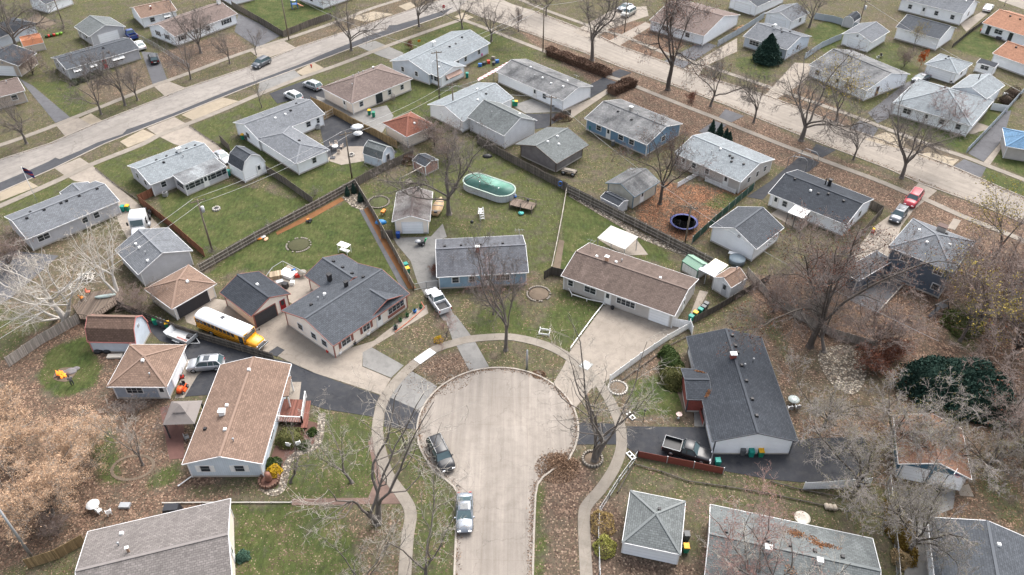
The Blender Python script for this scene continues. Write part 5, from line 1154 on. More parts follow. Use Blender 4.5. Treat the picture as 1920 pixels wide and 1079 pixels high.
# ---------------------------------------------------------------- fences
FW_GREY = woodmat("fence_weathered", (.15, .13, .11)); FW_BROWN = woodmat("fence_new_brown", (.27, .19, .10)); FW_RED = woodmat("fence_red_brown", (.20, .09, .055)); FW_LIGHT = woodmat("fence_pale", (.36, .325, .285)); FW_DARK = woodmat("fence_dark", (.085, .075, .065))
VINYL = siding("grey_vinyl", (.36, .40, .44), .3, True, .1); VWHITE = siding("white_vinyl", (.72, .73, .74), .3, True, .06)
def fence(name, label, pix, h, pm, pom=None, step=2.4, rails=None, style='board', cat="fence"):
    pts = [P(*p) for p in pix]; root = empty(name, (pts[0].x, pts[0].y, 0), 0, label, cat); o = pts[0].copy()
    pts = [p - o for p in pts]; posts = []; k = 0
    panel = MB(); railm = MB()
    for a, b in zip(pts, pts[1:]):
        L = (b - a).length; n = max(1, round(L / step)); d = (b - a) / n; nn = Vector((-d.y, d.x, 0)).normalized()
        for i in range(n):
            p, q = a + d * i, a + d * (i + 1); posts.append(p); e = d.normalized() * .04
            hz = h * random.uniform(.97, 1.03)
            if style == 'board': panel.bar(p + e + Vector((0, 0, hz / 2)), q - e + Vector((0, 0, hz / 2)), .03, hz)
            elif style == 'link':
                for z in (h - .02, .12): railm.bar(p + Vector((0, 0, z)), q + Vector((0, 0, z)), .035, .035)
            elif style == 'picket':
                m_ = max(2, int(d.length / .22))
                for j in range(m_):
                    c = p + d * ((j + .5) / m_); panel.box((c.x, c.y, h * .48), (.15, .05, h * .92), math.atan2(d.y, d.x))
                for z in (h * .3, h * .85): railm.bar(p + Vector((0, 0, z)), q + Vector((0, 0, z)), .05, .08)
            elif style == 'rail':
                railm.bar(p + Vector((0, 0, h - .03)), q + Vector((0, 0, h - .03)), .12, .08)
                if h > .5: railm.bar(p + Vector((0, 0, h * .5)), q + Vector((0, 0, h * .5)), .05, .1)
            if rails:
                for z in (h * .2, h * .55, h * .9): railm.bar(p + nn * rails + Vector((0, 0, z)), q + nn * rails + Vector((0, 0, z)), .05, .1)
    posts.append(pts[-1])
    if panel.v: panel.build("panel", pm, root)
    if railm.v: railm.build("rail", pom or pm, root)
    for p in posts[:90]: MB().box((p.x, p.y, (h + .06) / 2), (.1, .1, h + .06)).build("post", pom or pm, root)
    if style == 'link':
        t = 'lm'
        if t not in MC:
            x = NT("chain_link"); v = x.coord('UV'); br = x.n("ShaderNodeTexWave", wave_type='BANDS', bands_direction='DIAGONAL'); br.inputs["Scale"].default_value = 4; x.l(v, br.inputs["Vector"])
            tr = x.n("ShaderNodeBsdfTransparent"); mx = x.n("ShaderNodeMixShader"); x.l(x.ramp(br.outputs["Fac"], [(.82, 0), (.9, .6)]), mx.inputs[0]); x.l(tr.outputs[0], mx.inputs[1]); x.l(x.b.outputs[0], mx.inputs[2])
            x.l(mx.outputs[0], x.t.nodes["Material Output"].inputs[0]); x.out((.3, .31, .32), .5); MC[t] = x.m
        m = MB()
        for a, b in zip(pts, pts[1:]): m.bar(a + Vector((0, 0, h / 2)), b + Vector((0, 0, h / 2)), .012, h - .08)
        m.build("mesh_panel", pm if pm is not METAL else MC[t], root)
    return root
F = fence
F("wooden_fence", "long grey board fence with visible rails across the green lawns behind the big cream house", [(376, 512), (480, 452), (600, 388), (668, 350)], 1.7, FW_GREY, FW_LIGHT, rails=-.06)
F("wooden_fence", "old grey board fence between the small evergreens and the bare bushes", [(668, 350), (720, 322), (775, 297)], 1.7, FW_GREY)
F("wooden_fence", "grey fence with rails along the long orange mulch strip beside the worn drive", [(668, 352), (700, 405), (740, 478), (776, 545)], 1.5, FW_GREY, FW_LIGHT, rails=.06)
F("wooden_fence", "red-brown board fence between the white truck cab and the green lawn", [(263, 382), (292, 405), (330, 435), (384, 482)], 1.6, FW_RED)
F("wooden_fence", "short red-brown gate fence joining the corner of the grey sun porch house", [(262, 380), (288, 367)], 1.5, FW_RED, cat="fence")
F("wooden_fence", "grey board fence between the two green back lawns left of centre", [(497, 322), (540, 350), (588, 385)], 1.6, FW_GREY)
F("wooden_fence", "grey board fence beside the drive behind the gambrel barn shed", [(415, 268), (432, 285)], 1.6, FW_GREY)
F("wooden_fence", "newer brown rail fence beside the asphalt patio", [(585, 196), (625, 215), (667, 238), (706, 258), (745, 280)], 1.7, FW_BROWN, FW_BROWN, rails=-.06)
F("wooden_gate", "brown timber gate between the smooth grey roof and the newer brown fence", [(600, 230), (625, 217)], 1.6, FW_BROWN, FW_LIGHT, rails=-.06, cat="gate")
F("wooden_fence", "grey board fence with rails behind the pool and the gravel strip", [(895, 270), (960, 306), (1010, 332), (1064, 360)], 1.7, FW_GREY, FW_GREY, rails=-.06)
F("wooden_fence", "grey panel fence with rails along the pale gravel strip behind the patio cover", [(1064, 362), (1130, 395), (1210, 436), (1300, 482), (1340, 503)], 1.7, FW_GREY, FW_LIGHT, rails=-.06)
F("wire_fence", "low thin fence between the pool lawn and the bright green strip", [(1062, 362), (1054, 410), (1046, 452), (1034, 510)], 1.0, METAL, FW_LIGHT, style='rail')
F("wooden_fence", "short dark board fence between the blue house and the worn brown roof", [(1020, 524), (1034, 515), (1056, 520)], 1.5, FW_DARK)
F("slatted_fence", "dark green slatted fence between the orange-leaf yard and the wavy charcoal roof", [(1297, 458), (1340, 418), (1412, 356)], 1.5, plain("green_slats", (.02, .06, .045)), METAL)
F("picket_fence", "white picket fence along the right side of the wide concrete driveway", [(1143, 716), (1200, 674), (1250, 640), (1292, 616)], 1.2, WHITE, WHITE, style='picket')
F("vinyl_fence", "short white vinyl panel beside the white garage door", [(1260, 612), (1293, 618)], 1.5, VWHITE, WHITE)
F("vinyl_fence", "white vinyl return at the top of the picket fence by the bins", [(1292, 614), (1297, 628)], 1.5, VWHITE, WHITE)
F("low_rail", "low white chain rail along the left side of the wide concrete driveway", [(1070, 656), (1090, 628), (1112, 598), (1134, 570)], .45, WHITE, WHITE, style='rail')
F("low_rail", "white edging rail round the red mulch bed in front of the beige house", [(1134, 572), (1100, 565), (1072, 556), (1062, 538)], .45, WHITE, WHITE, style='rail')
F("wooden_fence", "dark weathered fence behind the row of bins beside the beige house", [(1300, 607), (1350, 580), (1395, 553), (1440, 528)], 1.3, FW_DARK)
F("wooden_fence", "pale leaning board fence under the bare trees right of the small white barn", [(1400, 515), (1440, 560), (1500, 600), (1560, 632), (1640, 655)], 1.4, FW_LIGHT)
F("wooden_fence", "grey board fence beside the burning brush pile lawn", [(18, 688), (80, 645), (150, 606)], 1.7, FW_LIGHT)
F("wooden_fence", "dark fence with rails alongside the school bus", [(225, 578), (272, 600), (330, 622), (400, 644), (455, 660), (514, 678)], 1.5, FW_DARK, FW_GREY, rails=-.06)
F("slatted_fence", "red slatted fence beside the black pickup", [(1195, 857), (1250, 868), (1300, 878), (1355, 889)], 1.1, plain("red_slats", (.19, .055, .04)), METAL)
F("chain_link_fence", "chain link fence along the pavement right of the cul-de-sac stem", [(1195, 857), (1160, 905), (1124, 962), (1121, 1000), (1124, 1079), (1127, 1180)], 1.1, METAL, METAL, style='link')
F("vinyl_fence", "white vinyl fence at the far end of the black asphalt drive at the lower right", [(1506, 918), (1560, 916), (1630, 910)], 1.3, VWHITE, WHITE)
F("chain_link_fence", "chain link fence between the drives at the upper left", [(232, 58), (290, 88), (355, 128)], 1.1, METAL, METAL, style='link')
F("wooden_fence", "grey board fence round the green yard with the playset", [(436, 14), (485, 42), (532, 70), (580, 50), (622, 36)], 1.6, FW_GREY)
F("vinyl_fence", "grey vinyl fence at the back of the small green yard at the upper right", [(1526, 36), (1560, 42), (1606, 56)], 1.6, VINYL)
F("vinyl_fence", "grey vinyl fence at the front of the small green yard at the upper right", [(1508, 112), (1540, 90), (1577, 74)], 1.5, VINYL)
F("vinyl_fence", "grey vinyl fence beside the wood pile at the top", [(1345, 88), (1390, 62), (1432, 34)], 1.5, VINYL)
F("vinyl_fence", "blue-grey fence along the asphalt drive at the right edge", [(1812, 287), (1850, 248), (1890, 205), (1930, 160)], 1.2, VINYL)
F("vinyl_gate", "pale double gate between the white hip-roofed house and the blue-grey fence", [(1857, 206), (1887, 211)], 1.5, VWHITE, cat="gate")
F("wooden_fence", "grey fence round the narrow side yard of the dark slate-roofed house", [(1626, 388), (1652, 402), (1625, 432), (1590, 470)], 1.6, FW_GREY)
F("wooden_fence", "dark timber fence beside the cluttered patio yard at the upper right", [(1785, 90), (1815, 65), (1850, 40)], 1.0, FW_DARK)
F("low_rail", "pale rail along the edge of the asphalt pad below the toy car", [(1692, 538), (1668, 564), (1645, 590)], .6, FW_LIGHT, FW_LIGHT, style='rail', cat="fence")
F("chain_link_fence", "tall wire fence line between the two bottom right houses", [(1664, 905), (1670, 960), (1678, 1040), (1684, 1120)], 1.3, METAL, METAL, style='link')
F("wooden_fence", "brown fence at the bottom left corner beside the greige roof", [(55, 1066), (110, 1048), (160, 1020)], 1.6, FW_BROWN)
F("chain_link_fence", "chain link gate across the worn drive beside the parked pickup", [(776, 545), (800, 540), (822, 538)], 1.2, METAL, METAL, style='link')
F("wooden_gate", "weathered double gate beside the small cream garage", [(716, 448), (737, 447)], 1.6, FW_GREY, cat="gate")
F("ramp_railing", "white ramp railing behind the beige house with the pale blue-grey roof", [(1270, 352), (1290, 340), (1312, 328)], 1.0, VWHITE, WHITE, cat="railing")
F("porch_railing", "white porch railing under the rear eave of the beige house with the pale blue-grey roof", [(1322, 340), (1350, 352), (1378, 364)], .9, VWHITE, WHITE, style='picket', cat="railing")
F("wooden_fence", "short grey fence at the end of the carport drive in the upper middle", [(1046, 222), (1070, 216)], 1.2, FW_GREY)
F("chain_link_fence", "chain link fence behind the long pale grey house with the white chimney", [(826, 172), (860, 170), (900, 158)], 1.0, METAL, METAL, style='link')
F("timber_edging", "sagging railway sleeper edging in the yard behind the square garage", [(1190, 872), (1240, 886), (1290, 904), (1360, 914), (1440, 927), (1500, 940), (1590, 960)], .22, FW_DARK, FW_DARK, style='rail', cat="edging")
F("timber_edging", "sleeper edging beside the chain link fence at the right pavement", [(1186, 875), (1172, 900), (1158, 925)], .22, FW_DARK, FW_DARK, style='rail', cat="edging")
F("timber_edging", "rotten timber edging below the white vinyl fence", [(1445, 905), (1500, 920), (1580, 935), (1640, 930)], .25, FW_DARK, FW_DARK, style='rail', cat="edging")
F("timber_edging", "concrete edging line between the two lower left lawns", [(305, 945), (380, 944), (470, 944), (547, 944)], .2, CONC, CONC, style='rail', cat="edging")
F("timber_edging", "dark sleeper edging between the white picket fence and the oval shrub", [(1165, 716), (1215, 680), (1255, 650), (1290, 632)], .25, FW_DARK, FW_DARK, style='rail', cat="edging")
F("timber_edging", "timber edging beside the concrete drive of the grey sun porch house", [(180, 318), (222, 352), (262, 378)], .25, FW_DARK, FW_DARK, style='rail', cat="edging")
F("timber_edging", "dark timber edging round the front lawn corner of the L-shaped house", [(356, 238), (385, 258), (412, 275)], .25, FW_DARK, FW_DARK, style='rail', cat="edging")
F("brick_planter_wall", "red brick planter wall in front of the charcoal entry gable", [(1302, 745), (1310, 770), (1318, 800)], .8, BRICKR, CONC, style='board', cat="wall")

# ---------------------------------------------------------------- poles and wires
def pole(label, base, ty, arm=0.0, kind='wood', tr=False, name="utility_pole", lean=0):
    g = P(*base); h = top_height(base, ty); root = empty(name, (g.x, g.y, 0), arm, label, "street lamp" if name == "street_lamp" else "utility pole")
    MB().tube([(0, 0, 0), (lean * h, 0, h)], [.16, .11], 8).build("pole", POLEWOOD if kind == 'wood' else METAL, root)
    if kind == 'wood':
        MB().box((lean * h, 0, h - .35), (2.2, .12, .14)).build("crossarm", POLEWOOD, root)
        for x in (-.95, -.35, .35, .95): MB().cyl((lean * h + x, 0, h - .28), .05, .16, 8).build("insulator", DARKMETAL, root)
    if tr:
        m = MB(); m.cyl((lean * h + .38, 0, h - 2.4), .26, .95, 12); t_ = m.build("transformer", plain("transformer_grey", (.42, .43, .44)), root)
    if name == "street_lamp":
        MB().tube([(0, 0, h - .1), (-.8, 0, h + .2), (-1.6, 0, h + .25)], .035, 6).build("arm", METAL, root); MB().box((-1.8, 0, h + .24), (.55, .22, .12), taper=.7).build("lamp_head", METAL, root)
    return Vector((g.x, g.y, h))
U = {}
U['a'] = pole("weathered pole with transformer in the green lawn beside the grey board fence", (398, 470), 374, .5, tr=True)
U['b'] = pole("utility pole beside the fence corner with small evergreens", (660, 334), 248, .5)
U['c'] = pole("green-grey utility pole at the glazed porch with the brown awning", (824, 186), 96, .3)
U['d'] = pole("shorter pole beside the tall beige garage", (851, 222), 156, .3)
U['e'] = pole("tall pole with street lamp arm beside the long hedge", (1018, 97), 8, -.3)
U['f'] = pole("pole beside the pewter vehicle at the top", (1171, 61), -25, -.3)
U['g'] = pole("thin pole in the small asphalt yard behind the large streaked-roof house", (1032, 237), 180, -.3)
U['h'] = pole("dark pole beside the trampoline", (1284, 458), 386, -.3)
U['i'] = pole("pole among the yards in the upper left", (120, 50), -6, .3)
U['j'] = pole("pole at the fence corner near the playset", (542, 76), -22, .3)
U['k'] = pole("pole at the little barn shed in the upper right", (1612, 42), 0, -.3, tr=True)
U['l'] = pole("grey lamp pole at the bottom left corner", (62, 1048), 946, 2.2, kind='metal', name="street_lamp")
pole("short steel post on the island lawn at the top of the circle", (988, 692), 657, kind='metal', name="steel_post")
WIREM = plain("wire", (.36, .36, .36), .6)
def wire(label, a, b, off=0.0, sag=.8, r=.028):
    a = Vector(a); b = Vector(b); d = (b - a); n = Vector((-d.y, d.x, 0)).normalized() * off
    pts = [a.lerp(b, t / 12) + n + Vector((0, 0, -4 * sag * (t / 12) * (1 - t / 12))) for t in range(13)]
    tag(MB().tube(pts, r, 4).build("overhead_wire", WIREM), label, "wire", "overhead wires strung between the poles")
wl = P(-160, 720, 9.5)
for i, o in enumerate((-.9, .9)):
    s = ("near", "far")[i]
    wire(f"overhead wire from the left edge to the transformer pole, {s} strand", wl, U['a'] - Vector((0, 0, .2)), o); wire(f"overhead wire over the green lawns to the fence corner pole, {s} strand", U['a'] - Vector((0, 0, .2)), U['b'] - Vector((0, 0, .2)), o)
    wire(f"overhead wire from the fence corner pole to the shorter pole, {s} strand", U['b'] - Vector((0, 0, .2)), U['d'] - Vector((0, 0, .2)), o); wire(f"overhead wire from the glazed porch pole to the hedge pole, {s} strand", U['c'] - Vector((0, 0, .2)), U['e'] - Vector((0, 0, .2)), o)
wire("overhead wire between the glazed porch pole and the shorter pole", U['c'] - Vector((0, 0, .3)), U['d']); wire("overhead wire from the shorter pole to the thin yard pole", U['d'] - Vector((0, 0, .3)), U['g'])
wire("overhead wire from the thin yard pole to the trampoline pole", U['g'] - Vector((0, 0, .3)), U['h']); wire("overhead wire from the trampoline pole towards the right edge", U['h'] - Vector((0, 0, .3)), P(1760, 640, 9))
wire("overhead wire from the hedge pole to the pole at the top", U['e'] - Vector((0, 0, .3)), U['f']); wire("overhead wire between the two poles at the upper left", U['i'] - Vector((0, 0, .3)), U['j'])
wire("overhead wire from the playset pole to the glazed porch pole", U['j'] - Vector((0, 0, .3)), U['c'], sag=1.5); wire("overhead wire from the upper right pole to the right edge", U['k'] - Vector((0, 0, .3)), P(1990, 210, 9))
# ---------------------------------------------------------------- trees
def segs_mesh(name, segs, mat, n=3):
    A = np.array([s[0] for s in segs], np.float32); B = np.array([s[1] for s in segs], np.float32)
    ra = np.array([s[2] for s in segs], np.float32)[:, None]; rb = np.array([s[3] for s in segs], np.float32)[:, None]
    d = B - A; L = np.linalg.norm(d, axis=1, keepdims=True) + 1e-9; d = d / L
    ref = np.where(np.abs(d[:, 2:3]) < .9, np.array([[0, 0, 1.]]), np.array([[1., 0, 0]]))
    u = np.cross(d, ref); u /= np.linalg.norm(u, axis=1, keepdims=True) + 1e-9; w = np.cross(d, u)
    N = len(segs); V = np.zeros((N, 2 * n, 3), np.float32)
    for k in range(n):
        a = 2 * math.pi * k / n; o = u * math.cos(a) + w * math.sin(a)
        V[:, k] = A + o * ra; V[:, n + k] = B + o * rb
    base = (np.arange(N) * 2 * n)[:, None]; F = []
    for k in range(n): F.append(np.concatenate([base + k, base + (k + 1) % n, base + n + (k + 1) % n, base + n + k], 1))
    F = np.stack(F, 1).reshape(-1, 4).astype(np.int32)
    return raw_mesh(name, V.reshape(-1, 3), F, mat)
def raw_mesh(name, V, F, mat, smooth=True):
    me = bpy.data.meshes.new(name); me.vertices.add(len(V)); me.vertices.foreach_set("co", V.astype(np.float32).ravel())
    k = F.shape[1]; me.loops.add(F.size); me.loops.foreach_set("vertex_index", F.ravel().astype(np.int32))
    me.polygons.add(len(F)); me.polygons.foreach_set("loop_start", np.arange(0, F.size, k, dtype=np.int32))
    me.update(calc_edges=True); me.materials.append(mat)
    if smooth: me.polygons.foreach_set("use_smooth", np.ones(len(F), bool))
    return me
def perp(v, rnd):
    r = Vector((rnd.uniform(-1, 1), rnd.uniform(-1, 1), rnd.uniform(-1, 1))); p = v.cross(r)
    return p.normalized() if p.length > 1e-4 else Vector((1, 0, 0))
def gen_tree(seed, h=12, spread=.8, limbs=5, fork=.25, trunks=1, twig=1.0, r0=.26, droop=0.0, lean=0.0, dens=1.0, levels=4, fine=.011, outw=.9):
    """returns thick segments, fine segments and twig tips of a leafless broadleaf tree"""
    rnd = random.Random(seed); thick = []; thin = []; tips = []
    def limb(p, d, L, r, lev, up):
        n = {0: 5, 1: 9, 2: 6, 3: 4}.get(lev, 3); sl = L / n; pts = [p.copy()]; rad = [r]
        for i in range(n):
            wob = {0: .05, 1: .16, 2: .24, 3: .3}.get(lev, .35)
            d = (d + Vector((rnd.gauss(0, wob), rnd.gauss(0, wob), rnd.gauss(0, wob) + up * .07 - droop * .09 * (lev >= 2)))).normalized()
            q = p + d * sl; t = (i + 1) / n; rr = r * (1 - t * (.35 if lev == 0 else .82))
            (thick if max(r, rr) > .03 else thin).append((p[:], q[:], rad[-1], rr)); p = q; pts.append(p.copy()); rad.append(rr)
        return pts, rad, d
    def side(pts, rad, L, lev):
        if lev > levels: tips.append(pts[-1][:]); return
        cnt = {2: 10, 3: 7, 4: 5, 5: 3}[lev] * dens
        k = int(cnt) + (rnd.random() < cnt % 1)
        for j in range(k):
            t = rnd.uniform(.22 if lev == 2 else .12, 1.0); f = t * (len(pts) - 1); i = min(int(f), len(pts) - 2); fr = f - i
            p = pts[i].lerp(pts[i + 1], fr); ax = (pts[i + 1] - pts[i]).normalized()
            a = rnd.uniform(.5, 1.05); d = (ax * math.cos(a) + perp(ax, rnd) * math.sin(a)).normalized()
            l2 = L * rnd.uniform(.32, .55) * (1.15 - .55 * t) * {2: 1, 3: 1, 4: 1.0, 5: .9}[lev]
            r2 = max(fine, min((rad[i] * (1 - fr) + rad[i + 1] * fr) * .6, .05 if lev == 2 else .022 if lev == 3 else .014))
            pp, rr, _ = limb(p, d, l2, r2, lev, .35); side(pp, rr, l2, lev + 1)
        if lev == levels: tips.append(pts[-1][:])
    for tr in range(trunks):
        base = Vector((rnd.uniform(-.3, .3), rnd.uniform(-.3, .3), 0)) if trunks > 1 else Vector((0, 0, 0))
        ang = rnd.uniform(0, 6.28); tilt = lean if trunks == 1 else rnd.uniform(.2, .42)
        d = Vector((math.sin(tilt) * math.cos(ang), math.sin(tilt) * math.sin(ang), math.cos(tilt)))
        pts, rad, d = limb(base, d, h * fork, r0, 0, .5)
        thick.append(((base.x, base.y, -.1), tuple(base + Vector((0, 0, .35))), r0 * 1.55, r0 * 1.0))
        top = pts[-1]; nl = max(2, limbs if trunks == 1 else limbs // 2 + 1); a0 = rnd.uniform(0, 6.28)
        for j in range(nl):
            a = a0 + j * 6.283 / nl + rnd.uniform(-.35, .35); tl = rnd.uniform(.35, .95) * outw * (.35 if j == 0 and nl > 2 else 1)
            dd = (Vector((math.cos(a) * math.sin(tl), math.sin(a) * math.sin(tl), math.cos(tl))) + d * .3).normalized()
            st = pts[-1] if rnd.random() < .6 else pts[-2]
            L = h * (1 - fork) * rnd.uniform(.8, 1.05) / max(.6, math.cos(tl * .7)) * (.9 + .25 * spread * math.sin(tl))
            pp, rr, _ = limb(st, dd, L, rad[-1] * rnd.uniform(.5, .75), 1, .55 if not droop else .2); side(pp, rr, L, 2)
    zs = sorted(s[1][2] for s in thin) or [h]; top = zs[int(len(zs) * .995)]; k = h / top
    sc = lambda S: [(tuple(c * k for c in a), tuple(c * k for c in b), x * (k ** .3), y * (k ** .3)) for a, b, x, y in S]
    return sc(thick), sc(thin), [tuple(c * k for c in t) for t in tips]
def leaves_mesh(name, tips, mat, prob, size, seed, spreadr=.35):
    r = np.random.default_rng(seed); T = np.array(tips, np.float32)
    n = int(len(T) * prob); idx = r.integers(0, len(T), n); C = T[idx] + r.normal(0, spreadr * .5, (n, 3)).astype(np.float32)
    return leaf_quads(name, C, size, mat, r)
def leaf_quads(name, C, size, mat, r):
    n = len(C); u = r.normal(0, 1, (n, 3)); u /= np.linalg.norm(u, axis=1, keepdims=True); v = np.cross(u, r.normal(0, 1, (n, 3))); v /= np.linalg.norm(v, axis=1, keepdims=True) + 1e-9
    s = (size * r.uniform(.6, 1.3, (n, 1))); V = np.stack([C - u * s - v * s * .55, C + u * s - v * s * .45, C + u * s * .9 + v * s * .55, C - u * s * .8 + v * s * .5], 1).reshape(-1, 3)
    return raw_mesh(name, V, np.arange(4 * n).reshape(-1, 4), mat, False)
def barkmat(name, c, var=.35):
    t = NT(name); v = t.coord(); mp = t.n("ShaderNodeMapping"); t.l(v, mp.inputs[0]); mp.inputs["Scale"].default_value = (6, 6, 1.5)
    f = t.noise(mp.outputs[0], 1.5, 4); return t.out(t.mix(f, tuple(x * (1 - var) for x in c), tuple(min(1, x * (1 + var)) for x in c)), .9, .1)
def leafmat(name, a, b):
    t = NT(name); g = t.n("ShaderNodeNewGeometry"); f = g.outputs["Random Per Island"]
    return t.out(t.mix(f, a, b), .8, .15)
BK = barkmat("bark_grey_brown", (.135, .118, .105)); BKT = barkmat("twig_grey", (.155, .135, .125), .2); BKR = barkmat("twig_reddish", (.26, .17, .15), .2); BKP = barkmat("twig_pale", (.34, .31, .27), .2); BIRCH = barkmat("bark_white", (.50, .47, .43), .3); BKD = barkmat("bark_dark", (.085, .072, .062))
L_TAN = leafmat("leaf_tan", srgb(200, 170, 140), srgb(146, 118, 96)); L_RUST = leafmat("leaf_rust", srgb(120, 76, 58), srgb(84, 56, 44)); L_YEL = leafmat("leaf_yellow", srgb(170, 148, 70), srgb(130, 120, 60)); L_YG = leafmat("leaf_willow", srgb(150, 145, 95), srgb(118, 112, 76)); L_ORANGE = leafmat("leaf_orange", srgb(190, 100, 44), srgb(140, 72, 36)); L_BUD = leafmat("leaf_bud_red", srgb(150, 104, 92), srgb(120, 84, 74))
VAR = {}
def variant(key, bark, twigm, leaf=None, lprob=0, lsize=.09, **kw):
    th, tn, tips = gen_tree(**kw)
    tm = segs_mesh(key + "_trunk", th, bark, 5); cm = segs_mesh(key + "_twigs", tn, twigm, 3)
    lm = leaves_mesh(key + "_leaves", tips, leaf, lprob, lsize, 5) if leaf else None
    VAR[key] = (tm, cm, lm, kw['h'])
variant('elm1', BK, BKT, seed=1, h=13, limbs=5, fork=.22, r0=.32, spread=1.0, dens=1.15, fine=.018, outw=1.1)
variant('elm2', BK, BKT, seed=2, h=13, limbs=6, fork=.24, r0=.34, spread=1.2, outw=1.25, dens=1.15, fine=.018)
variant('elm3', BK, BKT, seed=3, h=13, limbs=5, fork=.26, r0=.34, spread=.9, outw=.95, dens=1.15, fine=.018)
variant('dark', BKD, BKT, L_RUST, .9, .055, seed=4, h=14, limbs=6, fork=.3, r0=.36, spread=1.1, outw=1.15, dens=1.15, fine=.018)
variant('thin', BK, BKT, seed=5, h=7, limbs=4, fork=.22, r0=.11, dens=.65, spread=.8, levels=4)
variant('pale', BK, BKP, seed=6, h=10, limbs=4, fork=.22, r0=.2, dens=.8, spread=1.1, outw=1.05, fine=.014)
variant('red', BK, BKR, L_BUD, .35, .035, seed=7, h=9, limbs=6, fork=.15, r0=.17, dens=1.1, spread=1.2, outw=1.1)
variant('tan', BK, BKP, L_TAN, 7.5, .06, seed=8, h=12, limbs=6, fork=.12, trunks=3, r0=.24, dens=.95, fine=.018, spread=1.3, outw=1.1)
variant('willow', BKD, barkmat('twig_mauve_grey', (.27, .245, .225), .25), L_YG, .9, .04, seed=9, h=11, limbs=7, fork=.22, r0=.32, dens=1.12, spread=1.4, outw=1.2, droop=.2, fine=.03)
variant('birch', BIRCH, barkmat("twig_birch", (.42, .38, .33), .2), seed=10, h=12, limbs=4, fork=.3, trunks=3, r0=.26, dens=.8, spread=.9, outw=.9, fine=.018)
variant('thicket', BKD, barkmat('twig_brown', (.22, .175, .155), .25), L_RUST, .12, .05, seed=11, h=8, limbs=7, fork=.08, trunks=3, r0=.14, dens=1.12, spread=1.3, outw=1.2, fine=.018)
variant('yellow', BK, BKT, L_YEL, 1.0, .06, seed=12, h=9, limbs=5, fork=.2, r0=.15, dens=.9, spread=1.0)
variant('orange', BK, BKT, L_ORANGE, 16, .09, seed=13, h=5, limbs=5, fork=.15, r0=.07, dens=.6, spread=.8, levels=3)
variant('vee', BK, BKP, seed=14, h=11, limbs=3, fork=.16, trunks=2, r0=.24, dens=.62, spread=1.2, outw=1.0, fine=.014)
variant('shrub', BKD, BKT, seed=15, h=3, limbs=6, fork=.06, trunks=3, r0=.04, dens=1.1, spread=1.3, outw=1.3, levels=3)
variant('shrubred', BKD, BKR, L_RUST, 3, .06, seed=16, h=3, limbs=6, fork=.06, trunks=3, r0=.04, dens=1.1, spread=1.2, outw=1.2, levels=3)
def tree(kind, label, base, ty=None, h=None, wide=1.0, rz=None, group=None, cat="tree", tilt=None, name=None):
    tm, cm, lm, hh = VAR[kind]; g = P(*base)
    if h is None: h = top_height(base, ty)
    k = h / hh
    nm = name or {"birch": "birch_tree", "willow": "willow_tree", "shrub": "bare_shrub", "shrubred": "bare_shrub", "thicket": "bare_thicket_tree"}.get(kind, "bare_tree")
    root = empty(nm, (g.x, g.y, 0), rz if rz is not None else random.uniform(0, 6.28), label, cat, group)
    root.scale = (k * wide, k * wide, k)
    if tilt: root.rotation_euler = (tilt[1], tilt[0], root.rotation_euler[2])
    for n_, m_ in (("trunk", tm), ("crown", cm), ("leaves", lm)):
        if m_: o = bpy.data.objects.new(n_, m_); COL.objects.link(o); o.parent = root
    return root
G1 = "bare street trees"
tree('elm3', "bare verge tree nearest the left edge on the far side of the left street", (50, 270), 165, group=G1)
tree('elm1', "bare verge tree below the long house with the red door, left of a close trio", (190, 215), 98, group=G1, wide=.8)
tree('elm3', "middle bare tree of the trio in front of the house with the red door", (235, 198), 72, group=G1, wide=.8)
tree('elm2', "right bare tree of the trio in front of the house with the red door", (258, 188), 98, group=G1, wide=.8)
tree('elm1', "bare verge tree between the black car's drive and the left street", (358, 149), 52, group=G1, wide=.8)
tree('elm2', "large bare tree in front of the white house with dark shutters", (377, 100), -12, group=G1)
tree('elm3', "smaller bare tree right of the one before the dark-shuttered house", (431, 120), 48, group=G1, wide=.85)
tree('elm1', "small bare tree beside the asphalt drive at the top left", (481, 104), 52, group=G1, wide=.8)
tree('elm2', "big round bare tree on the verge near the middle of the left street", (659, 95), -22, group=G1)
tree('elm3', "bare tree on the verge near the stop sign, left of it", (786, 50), -45, group=G1)
tree('elm1', "dark bare tree at the street corner right of the stop sign", (867, 54), -20, group=G1)
tree('elm2', "bare tree at the end of the long pale grey house", (921, 78), -12, group=G1, wide=1.1)
tree('elm2', "big bare tree behind the pale blue house in the top left corner", (32, 92), -40, wide=1.1)
tree('elm1', "bare tree behind the orange-roofed shed", (12, 70), -30, wide=.9)
tree('thin', "thin young bare tree beside the silver crossover's drive", (491, 202), 130)
tree('elm3', "tall forked bare tree beside the long hedge on the right street", (1110, 114), -70, group=G1, wide=.9)
tree('dark', "big tree with clinging brown leaves beside the right street", (1252, 169), -45, wide=.9)
tree('elm1', "bare verge tree right of the one with clinging brown leaves", (1332, 200), 80, group=G1, wide=.9)
tree('elm3', "slender bare verge tree before the drive of the beige house", (1413, 230), 122, group=G1, wide=.8)
tree('elm2', "wide bare tree on the near verge in the right half of the right street", (1502, 264), 90, group=G1, wide=1.15)
tree('yellow', "tree with a few yellow leaves in front of the dark-roofed white house", (1568, 228), 112, wide=1.2)
tree('elm3', "small dark bare tree on the near verge under the wide tree", (1600, 299), 212, group=G1, wide=.9)
tree('elm2', "thick-trunked bare tree on the near verge at the right", (1690, 334), 165, group=G1, wide=.95)
tree('elm1', "tall bare tree in the fenced green yard at the top right", (1517, 52), -50)
tree('elm2', "bare tree at the top edge near the intersection", (1024, 29), -45, group=G1)
tree('dark', "bare tree on the verge beside the pewter vehicle's drive", (972, 60), 10, wide=.7)
